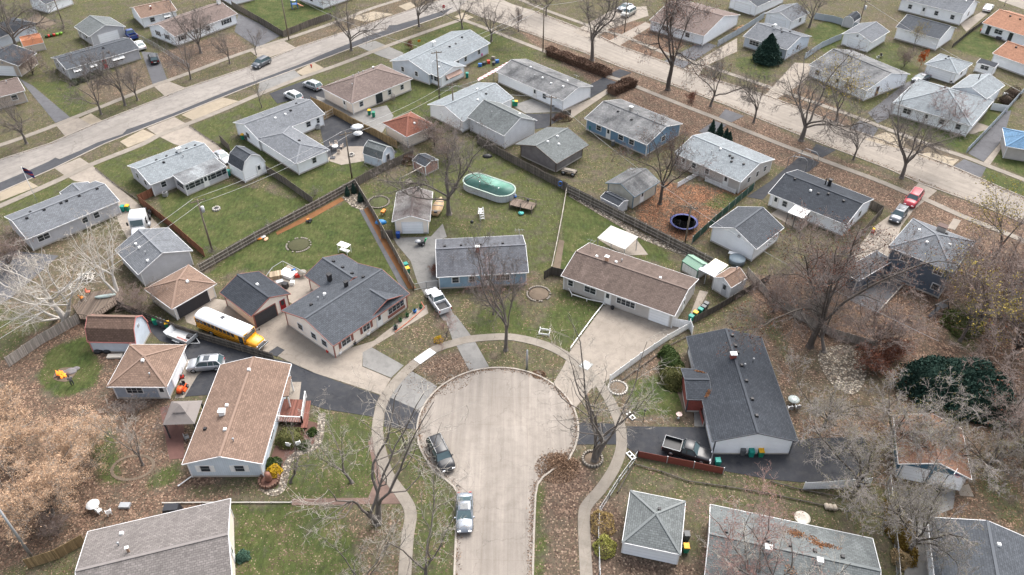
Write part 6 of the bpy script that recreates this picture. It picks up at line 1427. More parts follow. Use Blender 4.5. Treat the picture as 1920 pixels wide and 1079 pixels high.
tree('red', "reddish twiggy tree in front of the white hip-roofed house, left of two", (1752, 228), 158, wide=1.0)
tree('red', "reddish twiggy tree in front of the white hip-roofed house, right of two", (1790, 243), 172, wide=1.1)
tree('yellow', "bare tree with a yellow-green top beside the long white garage", (1712, 96), 38, wide=.8)
tree('orange', "small bright orange-leaved tree in the upper right yards", (1724, 128), h=4.2, wide=.55, cat="tree")
tree('thicket', "brown thicket beside the bright orange tree", (1695, 125), 85, wide=.9)
tree('thin', "thin bare tree at the top right corner by the orange-tan roof", (1883, 12), -30)
tree('elm2', "tall bare tree standing in the pool yard beside the small cream garage", (842, 402), 208, wide=.95)
tree('thicket', "bare bush left of the tall beige garage", (815, 275), 215, wide=1.1)
tree('thicket', "bare bush beside the old faded red shed", (840, 300), 255, wide=1.2)
tree('shrub', "bare bush behind the newer brown fence", (765, 292), h=3.2, wide=1.2)
tree('thin', "thin bare tree left of the shorter pole", (805, 262), 190)
tree('dark', "tree with rust-brown leaves over the cream garage roof", (1237, 383), 228, wide=.85)
tree('birch', "white-barked multi-trunk tree left of the timber deck", (122, 600), 440, wide=1.25, rz=2.4, tilt=(-.28, .05))
tree('birch', "white-barked tree in front of the grey two-tone garage", (222, 556), 410, wide=.9, rz=.6, tilt=(-.1, 0))
tree('birch', "white-barked tree leaning out to the left edge", (108, 598), 500, wide=1.1, rz=1.2, tilt=(-.75, 0))
tree('thicket', "bare scrub at the left edge beside the long grey-blue house", (20, 500), 430, wide=1.2)
tree('elm3', "tall bare tree on the verge in front of the blue house", (948, 657), 440, wide=.62)
tree('red', "low reddish twiggy tree over the front lawn of the big cream house", (838, 632), h=4.6, wide=1.0)
tree('red', "reddish twiggy tree in front of the blue house windows", (925, 590), 470, wide=.8)
tree('vee', "leaning bare tree in a stone ring right of the cul-de-sac", (1108, 862), 655, wide=1.0, rz=3.2, tilt=(-.12, 0))
tree('pale', "upright bare tree in the stone ring beside the leaning one", (1114, 858), 680, wide=.8, rz=.3)
tree('vee', "V-shaped bare tree beside the left pavement", (716, 978), 770, wide=1.1, rz=.35)
tree('pale', "bare tree at the bottom edge beside the pavement and the grey sedan", (798, 1092), 935, wide=.95)
tree('pale', "bare tree at the bottom edge right of the greige roof", (680, 1120), 985, wide=.8)
tree('tan', "big tree with tan leaves at the left edge, nearest the bottom corner", (100, 965), h=9.5, wide=1.15, rz=.4)
tree('tan', "tree with tan leaves left of the small lawn with the fire", (20, 850), h=8.5, wide=1.25, rz=2.0)
tree('tan', "tree with tan leaves between the fire lawn and the lower left path", (150, 860), h=6.5, wide=1.3, rz=3.4)
tree('pale', "dense bare small tree in the round mulch bed", (268, 872), 770, wide=.9)
tree('shrub', "bare twiggy bush beside the pavilion", (330, 795), h=3.4, wide=1.2); tree('shrub', "bare twiggy bush below the pale blue garage", (255, 772), h=3.0, wide=1.3)
tree('thicket', "scrubby bush at the bottom left beside the lamp pole", (110, 1000), h=3.2, wide=1.1)
tree('dark', "big spreading brown tree right of the weathered fence", (1518, 650), 425, wide=1.0, rz=.3)
tree('thicket', "tangled bare tree between the wavy charcoal roof and the two-storey house", (1545, 560), 415, wide=1.1)
tree('thicket', "tangled bare tree over the pale leaning fence", (1450, 585), 500, wide=1.0)
tree('elm2', "leaning bare tree behind the pale leaning fence", (1545, 660), 520, wide=1.0, tilt=(.5, 0))
tree('thicket', "brown thicket in front of the two-storey slate blue house", (1640, 650), 545, wide=1.3); tree('shrubred', "low brown bush at the end of the pale leaning fence", (1640, 690), h=3.5, wide=1.3)
tree('shrubred', "low rusty bush left of the dark green yews", (1668, 670), h=3, wide=1.3)
tree('willow', "grey-green willow beside the end of the long charcoal roof", (1600, 920), h=10.5, wide=1.0, rz=.5)
tree('willow', "pale willow right of the long charcoal roof, nearest it", (1545, 800), h=8, wide=1.15, rz=2.2)
tree('willow', "pale willow in the middle of the right-hand tree belt", (1670, 835), h=8.5, wide=1.2, rz=4.0)
tree('willow', "pale willow below the dark green yews", (1760, 865), h=8, wide=1.25, rz=1.3)
tree('willow', "pale willow at the right edge above the rust brown roof", (1850, 885), h=7.5, wide=1.2, rz=5.1)
tree('willow', "sprawling willow over the white vinyl fence", (1665, 985), h=7, wide=1.3, rz=3.0)
tree('thicket', "dark bare tree at the right edge behind the willows", (1915, 835), 690, wide=1.2); tree('thicket', "brown bare tree at the right edge in the leaf-strewn yard", (1905, 660), 500, wide=1.2)
tree('yellow', "tree with olive leaves before the two-storey house", (1800, 640), 500, wide=1.1); tree('yellow', "sparse yellowish tree at the right end of the near verge", (1862, 488), 335, wide=.95)
tree('thicket', "reddish thicket behind the grey hip roof at the right", (1880, 560), 430, wide=1.2); tree('thicket', "bare thicket tree beside the timber play frame", (1835, 600), 470, wide=1.0)
tree('red', "bare tree at the bottom between the square garage and the wide grey roof", (1392, 1110), 955, wide=1.2)
tree('pale', "pale bare tree over the left end of the wide grey roof", (1450, 1150), 990, wide=1.0)
tree('willow', "willow overhanging the left corner of the bottom right house", (1700, 1040), 880, wide=.6)
tree('thin', "thin bare tree in the lower left lawn path", (545, 905), 800, wide=1.1, tilt=(-.3, 0)); tree('pale', "bare tree leaning over the lawn beside the brown-roofed house", (660, 905), 780, wide=.9, tilt=(-.4, 0))
tree('thin', "thin bare tree on the left island beside the apron", (760, 840), 745, wide=1.0); tree('thin', "small bare tree in the side yard of the teal garage", (1873, 925), 860)
tree('thin', "small bare tree beside the blue house wall", (1215, 300), 245, wide=.9); tree('thin', "small bare tree before the tan-leaf tree", (850, 520), 455)
tree('shrub', "brown bush at the small corner of the hip-roofed cream house", (738, 194), h=2.6, wide=.6); tree('shrubred', "red-brown bush on the near verge of the right street", (1296, 190), h=2.2, wide=.9)
tree('shrubred', "orange shrub on the lawn of the long pale grey house", (769, 92), h=2.2, wide=.7); tree('shrub', "tan round bush against the grey board fence", (592, 368), h=1.6, wide=1.3)
tree('shrub', "bare bush at the foot of the transformer pole", (402, 478), h=1.8, wide=1.2); tree('shrub', "bare shrub at the left end of the long rail fence", (505, 430), h=1.4, wide=1.4)
tree('thicket', "scrubby tree between the cream garage and the timber deck", (268, 590), 530, wide=1.0); tree('thicket', "bare scrub between the pale blue house and the cream garage at top left", (62, 140), 85, wide=1.0)
tree('shrub', "brown brush heap by the shed at top left", (120, 62), h=2.5, wide=1.4); tree('shrubred', "burgundy bush at the corner of the blue house", (815, 512), h=1.7, wide=.8)

# clipped and evergreen plants: leaf shell on a solid core
def bush(name, label, base, rx, ry, hz, la, lb, n=2600, size=.07, cone=False, group=None, cat="bush", rz=0, lumps=0, core=True, flat=False):
    g = P(*base); root = empty(name, (g.x, g.y, 0), rz, label, cat, group); r = np.random.default_rng(abs(hash(label)) % 9999 if False else len(label) * 37 + int(base[0]))
    key = str(la); 
    if key not in MC: MC[key] = leafmat("foliage", la, lb)
    u = r.normal(0, 1, (n, 3)); u /= np.linalg.norm(u, axis=1, keepdims=True); u[:, 2] = np.abs(u[:, 2])
    rad = 1 + .10 * np.sin(u[:, 0] * 5 + base[0]) + .10 * np.sin(u[:, 1] * 6 + base[1]) + .08 * np.sin(u[:, 2] * 9) + r.normal(0, .05, n)
    if cone:
        t = r.random(n) ** .8; a = r.uniform(0, 6.283, n); rr = (1 - t) ** .8 * (1 + r.normal(0, .1, n)) * (1 + .12 * np.sin(t * 25 + a))
        C = np.stack([np.cos(a) * rr * rx, np.sin(a) * rr * ry, t * hz], 1)
    elif flat:
        C = np.stack([r.uniform(-1, 1, n) * rx, r.uniform(-1, 1, n) * ry, hz * (1 - .25 * r.random(n) ** 2) * (1 + .12 * np.sin(r.uniform(-1, 1, n)))], 1)
        m = r.random(n) < .5; sg = np.where(r.random(n) < .5, 1, -1); C[m, 1] = sg[m] * ry * (1 + r.normal(0, .06, m.sum())); C[m, 2] = r.random(m.sum()) * hz
        C[:, 2] += .15 * np.sin(C[:, 0] * 1.3) + r.normal(0, .05, n)
    else: C = u * rad[:, None] * np.array([rx, ry, hz]); C[:, 2] = np.maximum(C[:, 2], .03)
    o = bpy.data.objects.new("foliage", leaf_quads("foliage", C, size, MC[key], r)); COL.objects.link(o); o.parent = root
    if core:
        m = MB()
        if cone: m.lathe([(rx * .8, .05), (rx * .62, hz * .35), (rx * .3, hz * .75), (.02, hz * .95)], 10, (0, 0, 0), 1, ry / rx)
        elif flat: m.box((0, 0, hz * .42), (rx * 1.9, ry * 1.8, hz * .84))
        else: m.sph((0, 0, 0), 1, 14, rx * .86, ry * .86, 1); m.v = [(x, y, max(.02, z * hz * .86)) for x, y, z in m.v]
        m.build("inner_foliage", MC[key], root)
    return root
DG = ((.010, .028, .022), (.03, .06, .045)); MG = ((.02, .045, .012), (.075, .10, .03)); OG = ((.05, .065, .02), (.14, .13, .05)); BRN = ((.05, .032, .022), (.17, .10, .07)); YB = ((.55, .38, .02), (.45, .28, .03))
bush("yew_bush", "large dark green yew mass among the willows, left lobe", (1770, 730), 5.6, 3.6, 4.4, *DG, n=12000, size=.13, group="dark green yews at the right")
bush("yew_bush", "large dark green yew mass among the willows, right lobe", (1835, 760), 4.6, 3.2, 3.6, *DG, n=10000, size=.13, group="dark green yews at the right")
bush("clipped_bush", "tall clipped green bush beside the charcoal entry gable, lower lobe", (1262, 712), 1.6, 2.0, 1.9, *OG, n=5000)
bush("clipped_bush", "tall clipped green bush beside the charcoal entry gable, middle lobe", (1258, 692), 1.5, 1.7, 2.2, *MG, n=4000)
bush("clipped_bush", "small clipped green bush at the top of the clump beside the charcoal entry gable", (1252, 668), 1.2, 1.3, 1.4, *MG, n=3000)
for i, (p, s_, l) in enumerate((((545, 826), 1.5, "largest round olive bush beside the red deck"), ((514, 872), .85, "dark round bush on the red bark below the deck"), ((572, 838), .7, "green perennial clump inside the gravel curve"), ((586, 812), .6, "small green clump near the deck steps"))):
    bush("round_bush", l, p, s_, s_, s_ * .95, *(OG if i == 0 else MG), n=2200)
bush("yellow_bush", "bright yellow bush beside the terracotta pot figure", (516, 886), .8, .8, .9, *YB, n=1500, core=False); bush("yellow_bush", "small yellow shrub beside the pavement before the big cream house", (823, 640), .6, .6, .7, *YB, n=500, core=False)
bush("yellow_bush", "yellow-green shrub beside the chain link fence at the bottom", (1133, 1030), 1.1, 1.1, 1.6, (.18, .19, .05), (.32, .30, .08), n=2200, core=False); bush("tan_bush", "straw-coloured shrub along the chain link fence", (1128, 985), 1.2, 1.6, 1.2, (.22, .15, .06), (.34, .25, .10), n=1400, core=False)
bush("hedge_row", "long brown hedge beside the right street", (1083, 122), 9.0, 1.1, 1.5, *BRN, n=9000, size=.1, flat=True, rz=-.76, cat="hedge"); bush("hedge_row", "short brown hedge across the asphalt drive from the long one", (1166, 168), 3.6, 1.2, 1.5, *BRN, n=4500, size=.1, flat=True, rz=.75, cat="hedge")
bush("evergreen_tree", "dark green evergreen in front of the pale house with the white chimney", (1437, 116), 3.2, 3.0, 6.5, *DG, n=7000, size=.16, cone=True, cat="evergreen")
for i, p in enumerate(((1334, 250), (1349, 254), (1360, 262), (1366, 266))): bush("narrow_evergreen", "%s of the four narrow evergreens beside the pale blue-grey roof" % ("leftmost", "second from left", "third from left", "rightmost")[i], p, .75, .75, 2.9 - i * .25, *DG, n=1400, size=.08, cone=True, group="four narrow evergreens in a row", cat="evergreen")
for i, p in enumerate(((652, 367), (664, 362), (676, 378))): bush("small_evergreen", "small dark evergreen in the stony fence corner, %s" % ("left of the three", "at the corner itself", "nearest the mulch strip")[i], p, .55, .55, 2.0, *DG, n=900, size=.06, cone=True, group="small evergreens in the stony fence corner", cat="evergreen")
bush("round_bush", "dark round bush beside the pale gate at the right, upper one", (1898, 180), 1.5, 1.5, 1.8, (.04, .03, .025), (.1, .07, .05), n=1500); bush("round_bush", "dark round bush beside the pale gate at the right, lower one", (1885, 192), 1.4, 1.4, 1.6, (.04, .03, .025), (.1, .07, .05), n=1500)
for i, p in enumerate(((140, 158), (158, 152), (172, 146), (184, 141))): bush("foundation_bush", "%s dark bush under the windows of the house with the red door" % ("first", "second", "third", "fourth")[i] + " from the left", p, 1.1, 1.0, 1.0, (.025, .03, .02), (.07, .075, .05), n=900, group="dark bushes under the front windows")
bush("brown_hedge", "tall brown ivy hedge between the wire fence and the grey drive at the bottom right", (1686, 1000), 1.3, 3.2, 1.6, (.09, .055, .01), (.2, .13, .03), n=4500, size=.09, cat="hedge"); bush("ornamental_grass", "tan ornamental grass clump below the brown hedge at the bottom right", (1687, 1052), .9, 1.0, 1.2, (.28, .2, .1), (.4, .3, .17), n=1500, core=False)
bush("round_bush", "small blue-green bush beside the cream end wall at the bottom", (455, 1046), .7, .7, .7, (.03, .07, .05), (.08, .14, .10), n=900)
bush("brown_bush", "brown conical bush among the shed yard, against the newer fence", (770, 305), 1.6, 1.3, 1.4, *BRN, n=1500, core=False); bush("brown_bush", "brown bush row along the short fence by the carport", (1052, 226), 1.8, .8, 1.2, *BRN, n=1500, core=False)
bush("ivy_ground", "olive leafy shrub in the side yard right of the fence to the cul-de-sac bins", (1800, 610), 2.5, 2.5, 1.6, (.05, .07, .02), (.1, .12, .04), n=3500, core=False, size=.1)
# fallen leaves as geometry: in the gutters, on the leaf pile and drifts
def scatter():
    r = np.random.default_rng(11); pts = []
    def along(line, n, w, side=1):
        L = [Vector(p) for p in line]; D = [(L[i + 1] - L[i]).length for i in range(len(L) - 1)]; cs = np.cumsum([0] + D); tt = r.random(n) ** 1 * cs[-1]
        for t in tt:
            i = min(len(D) - 1, int(np.searchsorted(cs, t)) - 1); i = max(i, 0); a, b = L[i], L[i + 1]; f = (t - cs[i]) / max(D[i], 1e-6); d = (b - a).normalized(); nn = Vector((-d.y, d.x, 0))
            p = a + (b - a) * f + nn * side * abs(r.normal(0, w)); pts.append((p.x, p.y, .05 + r.random() * .03))
    along(arc, 2200, .3, 1); along(stemL, 900, .3, 1); along(stemR, 1600, .35, -1)
    along([P(*p) for p in farB[2:-1]], 3500, .5, -1); along([P(*p) for p in nearB[2:-1]], 5000, .5, 1); along([P(*p) for p in farA[1:-1]], 900, .3, -1)
    for (px, py, rad, n, h) in ((1048, 868, 1.6, 4500, .3), (1045, 878, 2.2, 2500, .05), (1500, 600, 12, 3500, .04), (1010, 703, .8, 700, .05), (1265, 400, 9, 5000, .04), (820, 700, 4, 1200, .05), (100, 950, 9, 4000, .04), (1800, 905, 8, 2500, .04)):
        c = P(px, py)
        for _ in range(n):
            a = r.uniform(0, 6.283); q = rad * math.sqrt(r.random()) if h < .2 else abs(r.normal(0, rad * .5))
            zz = .04 + (h * max(0, 1 - q / rad) * r.random() if h < 1 else 0)
            pts.append((c.x + math.cos(a) * q * 1.2, c.y + math.sin(a) * q, zz))
    o = bpy.data.objects.new("fallen_leaves", leaf_quads("fallen_leaves", np.array(pts), .07, leafmat("dry_leaf", srgb(146, 120, 98), srgb(100, 80, 66)), r)); COL.objects.link(o); tag(o, "brown fallen leaves drifted in gutters and under trees", "leaves", kind='stuff')
scatter()
def roof_leaves(label, house_key, spots):
    h = [o for o in COL.objects if o.get("label", "").startswith(house_key)][0]; M = Matrix.Translation(h.location) @ h.rotation_euler.to_matrix().to_4x4(); r = np.random.default_rng(2); pts = []
    rf = [c for c in h.children if c.name.startswith("roof")]; inv = {}
    for px, py, z, ra, rb, ang, n in spots:
        c = P(px, py, z)
        for _ in range(n):
            a, q = r.uniform(0, 6.283), math.sqrt(r.random()) * (.7 + .3 * math.sin(5 * r.random())); x, y = ra * q * math.cos(a), rb * q * math.sin(a)
            w = Vector((c.x + x * math.cos(ang) - y * math.sin(ang), c.y + x * math.sin(ang) + y * math.cos(ang), 12)); best = None
            for f in rf:
                Mi = (M @ f.matrix_basis).inverted(); ok, loc, nn, fi = f.ray_cast(Mi @ w, Vector((0, 0, -1)))
                if ok: zz = (M @ f.matrix_basis @ loc).z; best = zz if best is None else max(best, zz)
            if best: pts.append((w.x, w.y, best + .04))
    o = bpy.data.objects.new("roof_leaves", leaf_quads("roof_leaves", np.array(pts), .07, leafmat("roof_leaf", srgb(160, 118, 84), srgb(112, 78, 56)), r)); COL.objects.link(o); tag(o, label, "leaves", kind='stuff')
bpy.context.view_layer.update()
roof_leaves("rusty leaf drifts lying on the wide grey roof", "wide grey-roofed house", [(1492, 1000, 3.4, 1.5, .8, -.4, 380), (1545, 1022, 3.6, 1.8, .45, -.2, 260), (1530, 1015, 3.6, .5, 1.2, .3, 160), (1482, 1072, 3.6, .6, .8, .3, 120)])
roof_leaves("tan leaf drifts in the valleys of the charcoal roof", "long charcoal-roofed", [(1312, 696, 3.1, .85, .25, -.45, 150), (1328, 737, 3.1, .9, .28, .95, 160)])
# ---------------------------------------------------------------- yard things
def at(name, label, cat, p, rz=0.0, group=None, z=.04, pz=0):
    c = P(*p, pz); return empty(name, (c.x, c.y, z if not pz else pz), rz, label, cat, group)
DECKW = woodmat("deck_boards", (.16, .125, .10)); TIMBER = woodmat("pale_timber", (.34, .27, .19)); STONE = plain("field_stone", (.22, .195, .165), .9, .45, 4)
PLW = plain("white_plastic", (.70, .70, .69), .5, .1); REDPL = plain("red_plastic", (.45, .03, .02), .4, .1); BLUEPL = plain("blue_plastic", (.03, .12, .35), .4, .1); ORPL = plain("orange_plastic", (.60, .19, .02), .4, .1); TEALPL = plain("teal_plastic", (.10, .40, .36), .4, .1); TERRA = plain("terracotta", (.22, .105, .075), .8, .2)
# above-ground pool
def pool():
    a = P(872, 340, 0); b = P(964, 366, 0); c = (P(868, 345) + P(968, 372)) / 2
    root = empty("swimming_pool", (c.x, c.y, .02), 0, "oval above-ground pool with sagging green cover on the lawn", "swimming pool")
    L = (P(968, 365) - P(868, 345)).length; d = P(966, 372) - P(869, 338); rz = math.atan2(d.y, d.x); root.rotation_euler[2] = rz
    W = 4.7; hl = L / 2 - W / 2
    def outline(k):
        o = []
        for i in range(40):
            t = 2 * math.pi * i / 40; o.append((math.copysign(hl, math.cos(t)) + W / 2 * k * math.cos(t), W / 2 * k * math.sin(t)))
        return o
    MB().prism(outline(1), 0, 1.25).build("wall", siding("pool_wall", (.46, .48, .49), .9, True, .1), root)
    m = MB(); o1, o2 = outline(1.03), outline(.93); n = 40
    m.add([(*p, 1.32) for p in o1] + [(*p, 1.32) for p in o2] + [(*p, 1.2) for p in o1], [(i, (i + 1) % n, n + (i + 1) % n, n + i) for i in range(n)] + [(2 * n + i, 2 * n + (i + 1) % n, (i + 1) % n, i) for i in range(n)]); m.build("rim", plain("pool_rim", (.27, .33, .29), .5), root)
    t = NT("pool_cover"); v = t.coord(); g1 = t.noise(v, .5, 4)
    sp = t.n("ShaderNodeSeparateXYZ"); t.l(v, sp.inputs[0]); msk = t.math('SUBTRACT', 1.35, t.math('MULTIPLY', sp.outputs[2], 1.0))
    cov = t.mix(t.ramp(g1, [(.4, 0), (.65, 1)]), (.14, .33, .26), (.26, .45, .38)); cov = t.mix(t.ramp(msk, [(.14, 0), (.24, .85)]), cov, (.20, .21, .18)); t.out(cov, .8, .2)
    m = MB(); rings = []
    for j in range(11):
        k = .93 * (1 - j / 10 * .98)
        rings.append([(x, y, 1.27 - .16 * min(1, max(0, .75 - min(math.hypot(x - hl * .75, y), math.hypot(x + hl * .75, y)) / 2.0) * 1.6) - .05 * (1 - k)) for x, y in outline(k)])
    m.loft(rings, True, True); m.build("cover", t.m, root)
    for x in (-hl * .75, hl * .75):
        r = random.Random(int(x * 10)); mm = MB()
        mm.lathe([(.42, 0), (.3, .10), (.08, .16)], 9, (x, 0, 1.12)); mm.build("cover_pillow", PLW, root)
pool()
r_ = at("pool_ladder", "white plastic A-frame pool ladder standing on the lawn below the pool", "ladder", (902, 408), .3)
for s in (-1, 1):
    MB().tube([(s * .35, -.9, 0), (s * .35, -.25, 1.6), (s * .35, 0, 1.95), (s * .35, .25, 1.6), (s * .35, .9, 0)], .06, 8).build("side_rail", PLW, r_)
m = MB(); [m.box((0, y, z), (.7, .24, .05)) for y, z in ((-.8, .3), (-.65, .7), (-.5, 1.05), (-.35, 1.4), (.8, .3), (.65, .7), (.5, 1.05), (.35, 1.4))]; m.build("steps", PLW, r_)
# wooden deck remains beside pool
r_ = at("broken_deck", "small wrecked timber deck with junk at the right end of the pool", "deck", (980, 390), -.4)
MB().box((0, 0, .7), (4.2, 2.2, .12)).build("deck_floor", DECKW, r_)
for x in (-2, 0, 2):
    for y in (-1, 1): MB().box((x, y, .7), (.12, .12, 1.5)).build("post", FW_GREY, r_)
MB().bar((-2, 1, 1.4), (2, 1, 1.4), .1, .1).build("rail", FW_GREY, r_)
for p, c_, l, s in (((966, 378), BLUEPL, "blue tub on the wrecked timber deck beside the pool", .35), ((977, 402), TEALPL, "teal dish leaning in front of the wrecked timber deck", .5), ((990, 384), DARKMETAL, "black tub on the wrecked timber deck beside the pool", .3)):
    q = at("tub", l, "tub", p, 0); MB().lathe([(s * .7, .8 if s < .5 else 0), (s, 1.1 if s < .5 else .25)], 14).build("basin", c_, q)
# trampoline
r_ = at("trampoline", "round blue-edged trampoline with black safety net among orange leaves", "trampoline", (1281, 425))
MB().lathe([(1.95, .85), (2.3, .9), (2.3, .96), (1.95, .93)], 28, cap=False).build("edge_pad", plain("trampoline_blue", (.07, .08, .22), .6), r_); MB().lathe([(.01, .88), (1.95, .88)], 28).build("mat", BLACKP, r_)
for i in range(6):
    a = i * 1.047; MB().tube([(2.3 * math.cos(a), 2.3 * math.sin(a), 0), (2.3 * math.cos(a), 2.3 * math.sin(a), 2.6)], .035, 6).build("pole", DARKMETAL, r_)
t = NT("net"); tr = t.n("ShaderNodeBsdfTransparent"); mx = t.n("ShaderNodeMixShader"); mx.inputs[0].default_value = .28; t.l(tr.outputs[0], mx.inputs[1]); t.l(t.b.outputs[0], mx.inputs[2]); t.l(mx.outputs[0], t.t.nodes["Material Output"].inputs[0]); t.out((.02, .02, .02), .9)
m = MB(); m.add([(2.25 * math.cos(i * .2244), 2.25 * math.sin(i * .2244), z) for z in (.95, 2.55) for i in range(28)], [(i, (i + 1) % 28, 28 + (i + 1) % 28, 28 + i) for i in range(28)]); m.build("net", t.m, r_)
# timber deck top left
def deck():
    root = empty("timber_deck", P(180, 580), .0, "raised brown timber deck with stairs and clutter beneath the white-barked trees", "deck"); root.location.z = 0; o = P(180, 580)
    pts = [P(*p, .9) - Vector((o.x, o.y, 0)) for p in [(150, 598), (136, 575), (170, 548), (225, 540), (232, 562), (175, 600)]]
    MB().prism([(p.x, p.y) for p in pts], .78, .9).build("deck_floor", DECKW, root)
    for a, b in ((pts[5], pts[4]), (pts[0], pts[5]), (pts[1], pts[0])):
        MB().bar(a + Vector((0, 0, .85)), b + Vector((0, 0, .85)), .1, .06).build("handrail", DECKW, root)
        m = MB(); n = int((b - a).length / .35)
        for i in range(n + 1): q = a.lerp(b, i / n); m.box((q.x, q.y, 1.3), (.05, .05, .8))
        m.build("balusters", DECKW, root)
    for i in range(4): q = P(222 + i * 3, 572 + i * 3.4) - Vector((o.x, o.y, 0)); MB().box((q.x, q.y, .75 - i * .2), (1.6, .35, .08), .5).build("stair_tread", DECKW, root)
    return root
deck()
for p, l, mt in (((159, 571), "orange chair cushion on the raised timber deck, left one", ORPL), ((171, 560), "orange chair near the back of the raised timber deck", plain("coral_plastic", (.50, .16, .10)))):
    q = at("deck_chair", l, "chair", p, random.random() * 3, z=.92); MB().box((0, 0, .4), (.5, .5, .08)).build("seat", mt, q); MB().box((-.25, 0, .65), (.07, .5, .5)).build("backrest", mt, q)
    for x in (-.2, .2):
        for y in (-.2, .2): MB().box((x, y, .18), (.04, .04, .36)).build("leg", DARKMETAL, q)
q = at("kayak", "pale grey-green paddle boat lying on the raised timber deck", "boat", (202, 566), .25, z=.95); MB().loft([[(x, -w, .1), (x, -w * .7, .0), (x, w * .7, .0), (x, w, .1), (x, w * .4, .3), (x, -w * .4, .3)] for x, w in ((-1.4, .08), (-.8, .35), (0, .42), (.8, .35), (1.4, .08))]).build("hull", plain("hull_pale", (.42, .50, .47)), q)
# pavilion
r_ = at("pavilion", "grey two-tier garden pavilion beside the brown-roofed house", "pavilion", (353, 800), .05)
m = MB(); m.lathe([(2.65, 2.5), (1.0, 3.3)], 4); m.build("roof", plain("pavilion_roof", (.17, .15, .14), .7, .15), r_).rotation_euler = (0, 0, R(45)); m = MB(); m.lathe([(1.15, 3.4), (.1, 3.95)], 4); m.build("top_roof", plain("pavilion_roof", (.17, .15, .14), .7, .15), r_).rotation_euler = (0, 0, R(45))
for x in (-1.7, 1.7):
    for y in (-1.7, 1.7): MB().box((x, y, 1.25), (.14, .14, 2.5)).build("post", DARKMETAL, r_)
sheet("patio", [(300, 765), (345, 755), (345, 860), (318, 862)], .034, plain("red_paver", (.12, .062, .052), .9, .3, 2))
# red deck with white railing
def reddeck():
    o = P(548, 765); root = empty("red_deck", (o.x, o.y, 0), 0, "red-brown front deck with white railings on the brown-roofed house", "deck"); DR = woodmat("red_deck_boards", (.17, .075, .058))
    L = lambda p, z=.6: P(*p, z) - Vector((o.x, o.y, 0))
    f = [L(p) for p in [(528, 748), (572, 750), (567, 792), (519, 790)]]; MB().prism([(p.x, p.y) for p in f], .48, .6).build("deck_floor", DR, root)
    for i in range(3):
        a, b = L((574 + i * 3.2, 752), .45 - .15 * i), L((567 + i * 3.2, 803), .45 - .15 * i); MB().bar(a, b, .34, .08).build("stair_tread", DR, root)
    for a, b in (((519, 790), (567, 792)), ((567, 792), (574, 745))):
        p, q = L(a), L(b); MB().bar(p + Vector((0, 0, .95)), q + Vector((0, 0, .95)), .1, .08).build("handrail", WHITE, root); m = MB(); n = max(3, int((q - p).length / .2))
        for i in range(n + 1): c = p.lerp(q, i / n); m.box((c.x, c.y, 1.05), (.05, .05, .9))
        m.build("balusters", WHITE, root)
        for c in (p, q): MB().box((c.x, c.y, 1.1), (.16, .16, 1.1)).build("post", WHITE, root)
reddeck()
r_ = at("porch_roof", "brown porch roof on white posts over the red deck entrance", "porch", (541, 752), math.atan2(*(P(552, 725) - P(545, 780)).yx)); MB().box((0, .1, 2.55), (3.4, 1.5, .12)).build("roof", R_TAN, r_)
for x in (-1.6, 1.6): MB().box((x, -.5, 1.25), (.14, .14, 2.5)).build("post", WHITE, r_)
merge_into("brown porch roof on white posts", "brown-roofed pale blue house")
# stone rings and fire pits
def stone_ring(label, p, rad, h=.22, mat=STONE, fill=M_DIRT, sy=1.0, nm="stone_ring", gap=0):
    root = at(nm, label, "stone ring", p); m = MB(); n = max(10, int(rad * 2 * math.pi / .32)); r = random.Random(int(p[0]))
    for i in range(n):
        if r.random() < gap: continue
        a = 6.283 * i / n; m.box((rad * math.cos(a), rad * sy * math.sin(a), h / 2), (.27, .27, h * r.uniform(.8, 1.2)), a + r.uniform(-.2, .2), .85)
    m.build("stones", mat, root); MB().lathe([(rad * .9, 0), (rad * .8, .07), (.05, .1)], 18, (0, 0, 0), 1, sy).build("soil", fill, root); return root
stone_ring("stone ring round the base of the leaning bare tree", (1111, 862), 1.15, .3); stone_ring("circular concrete ring with grass inside in the pool yard", (710, 380), 1.8, .15, STONE, plain("ring_grass", (.06, .068, .024), .9, .4, 3))
stone_ring("small fire ring in the green lawn beside the transformer pole", (406, 393), .55, .25, CONC, DARKMETAL); stone_ring("loose circle of pale stones with brush in the green lawn", (560, 460), 1.9, .08, fill=plain("ring_grass2", (.055, .055, .025), .9, .4, 3), gap=.45)
stone_ring("small stone ring under the pale willows right of the charcoal roof", (1690, 745), .6); stone_ring("curved block planter ring around the terracotta pot figure", (505, 902), 1.1, .4, plain("block_brown", (.13, .075, .055), .9, .3), plain("bark", (.12, .06, .045), .9))
stone_ring("round brick-edged bed with rusty plants at the end of the picket fence", (1158, 728), 1.2, .15, CONC); stone_ring("fire ring on the side patio of the L-shaped house", (659, 292), .5, .3, CONC, DARKMETAL); stone_ring("curved stone planter beside the blue house lawn", (1010, 552), 1.7, .15, gap=.3)
q = at("terracotta_figure", "terracotta pot figure in the block planter ring", "garden ornament", (505, 902), z=.1); MB().lathe([(.3, 0), (.42, .35), (.3, .7), (.36, .8), (.3, 1.2), (.12, 1.35)], 14).build("pot", TERRA, q)
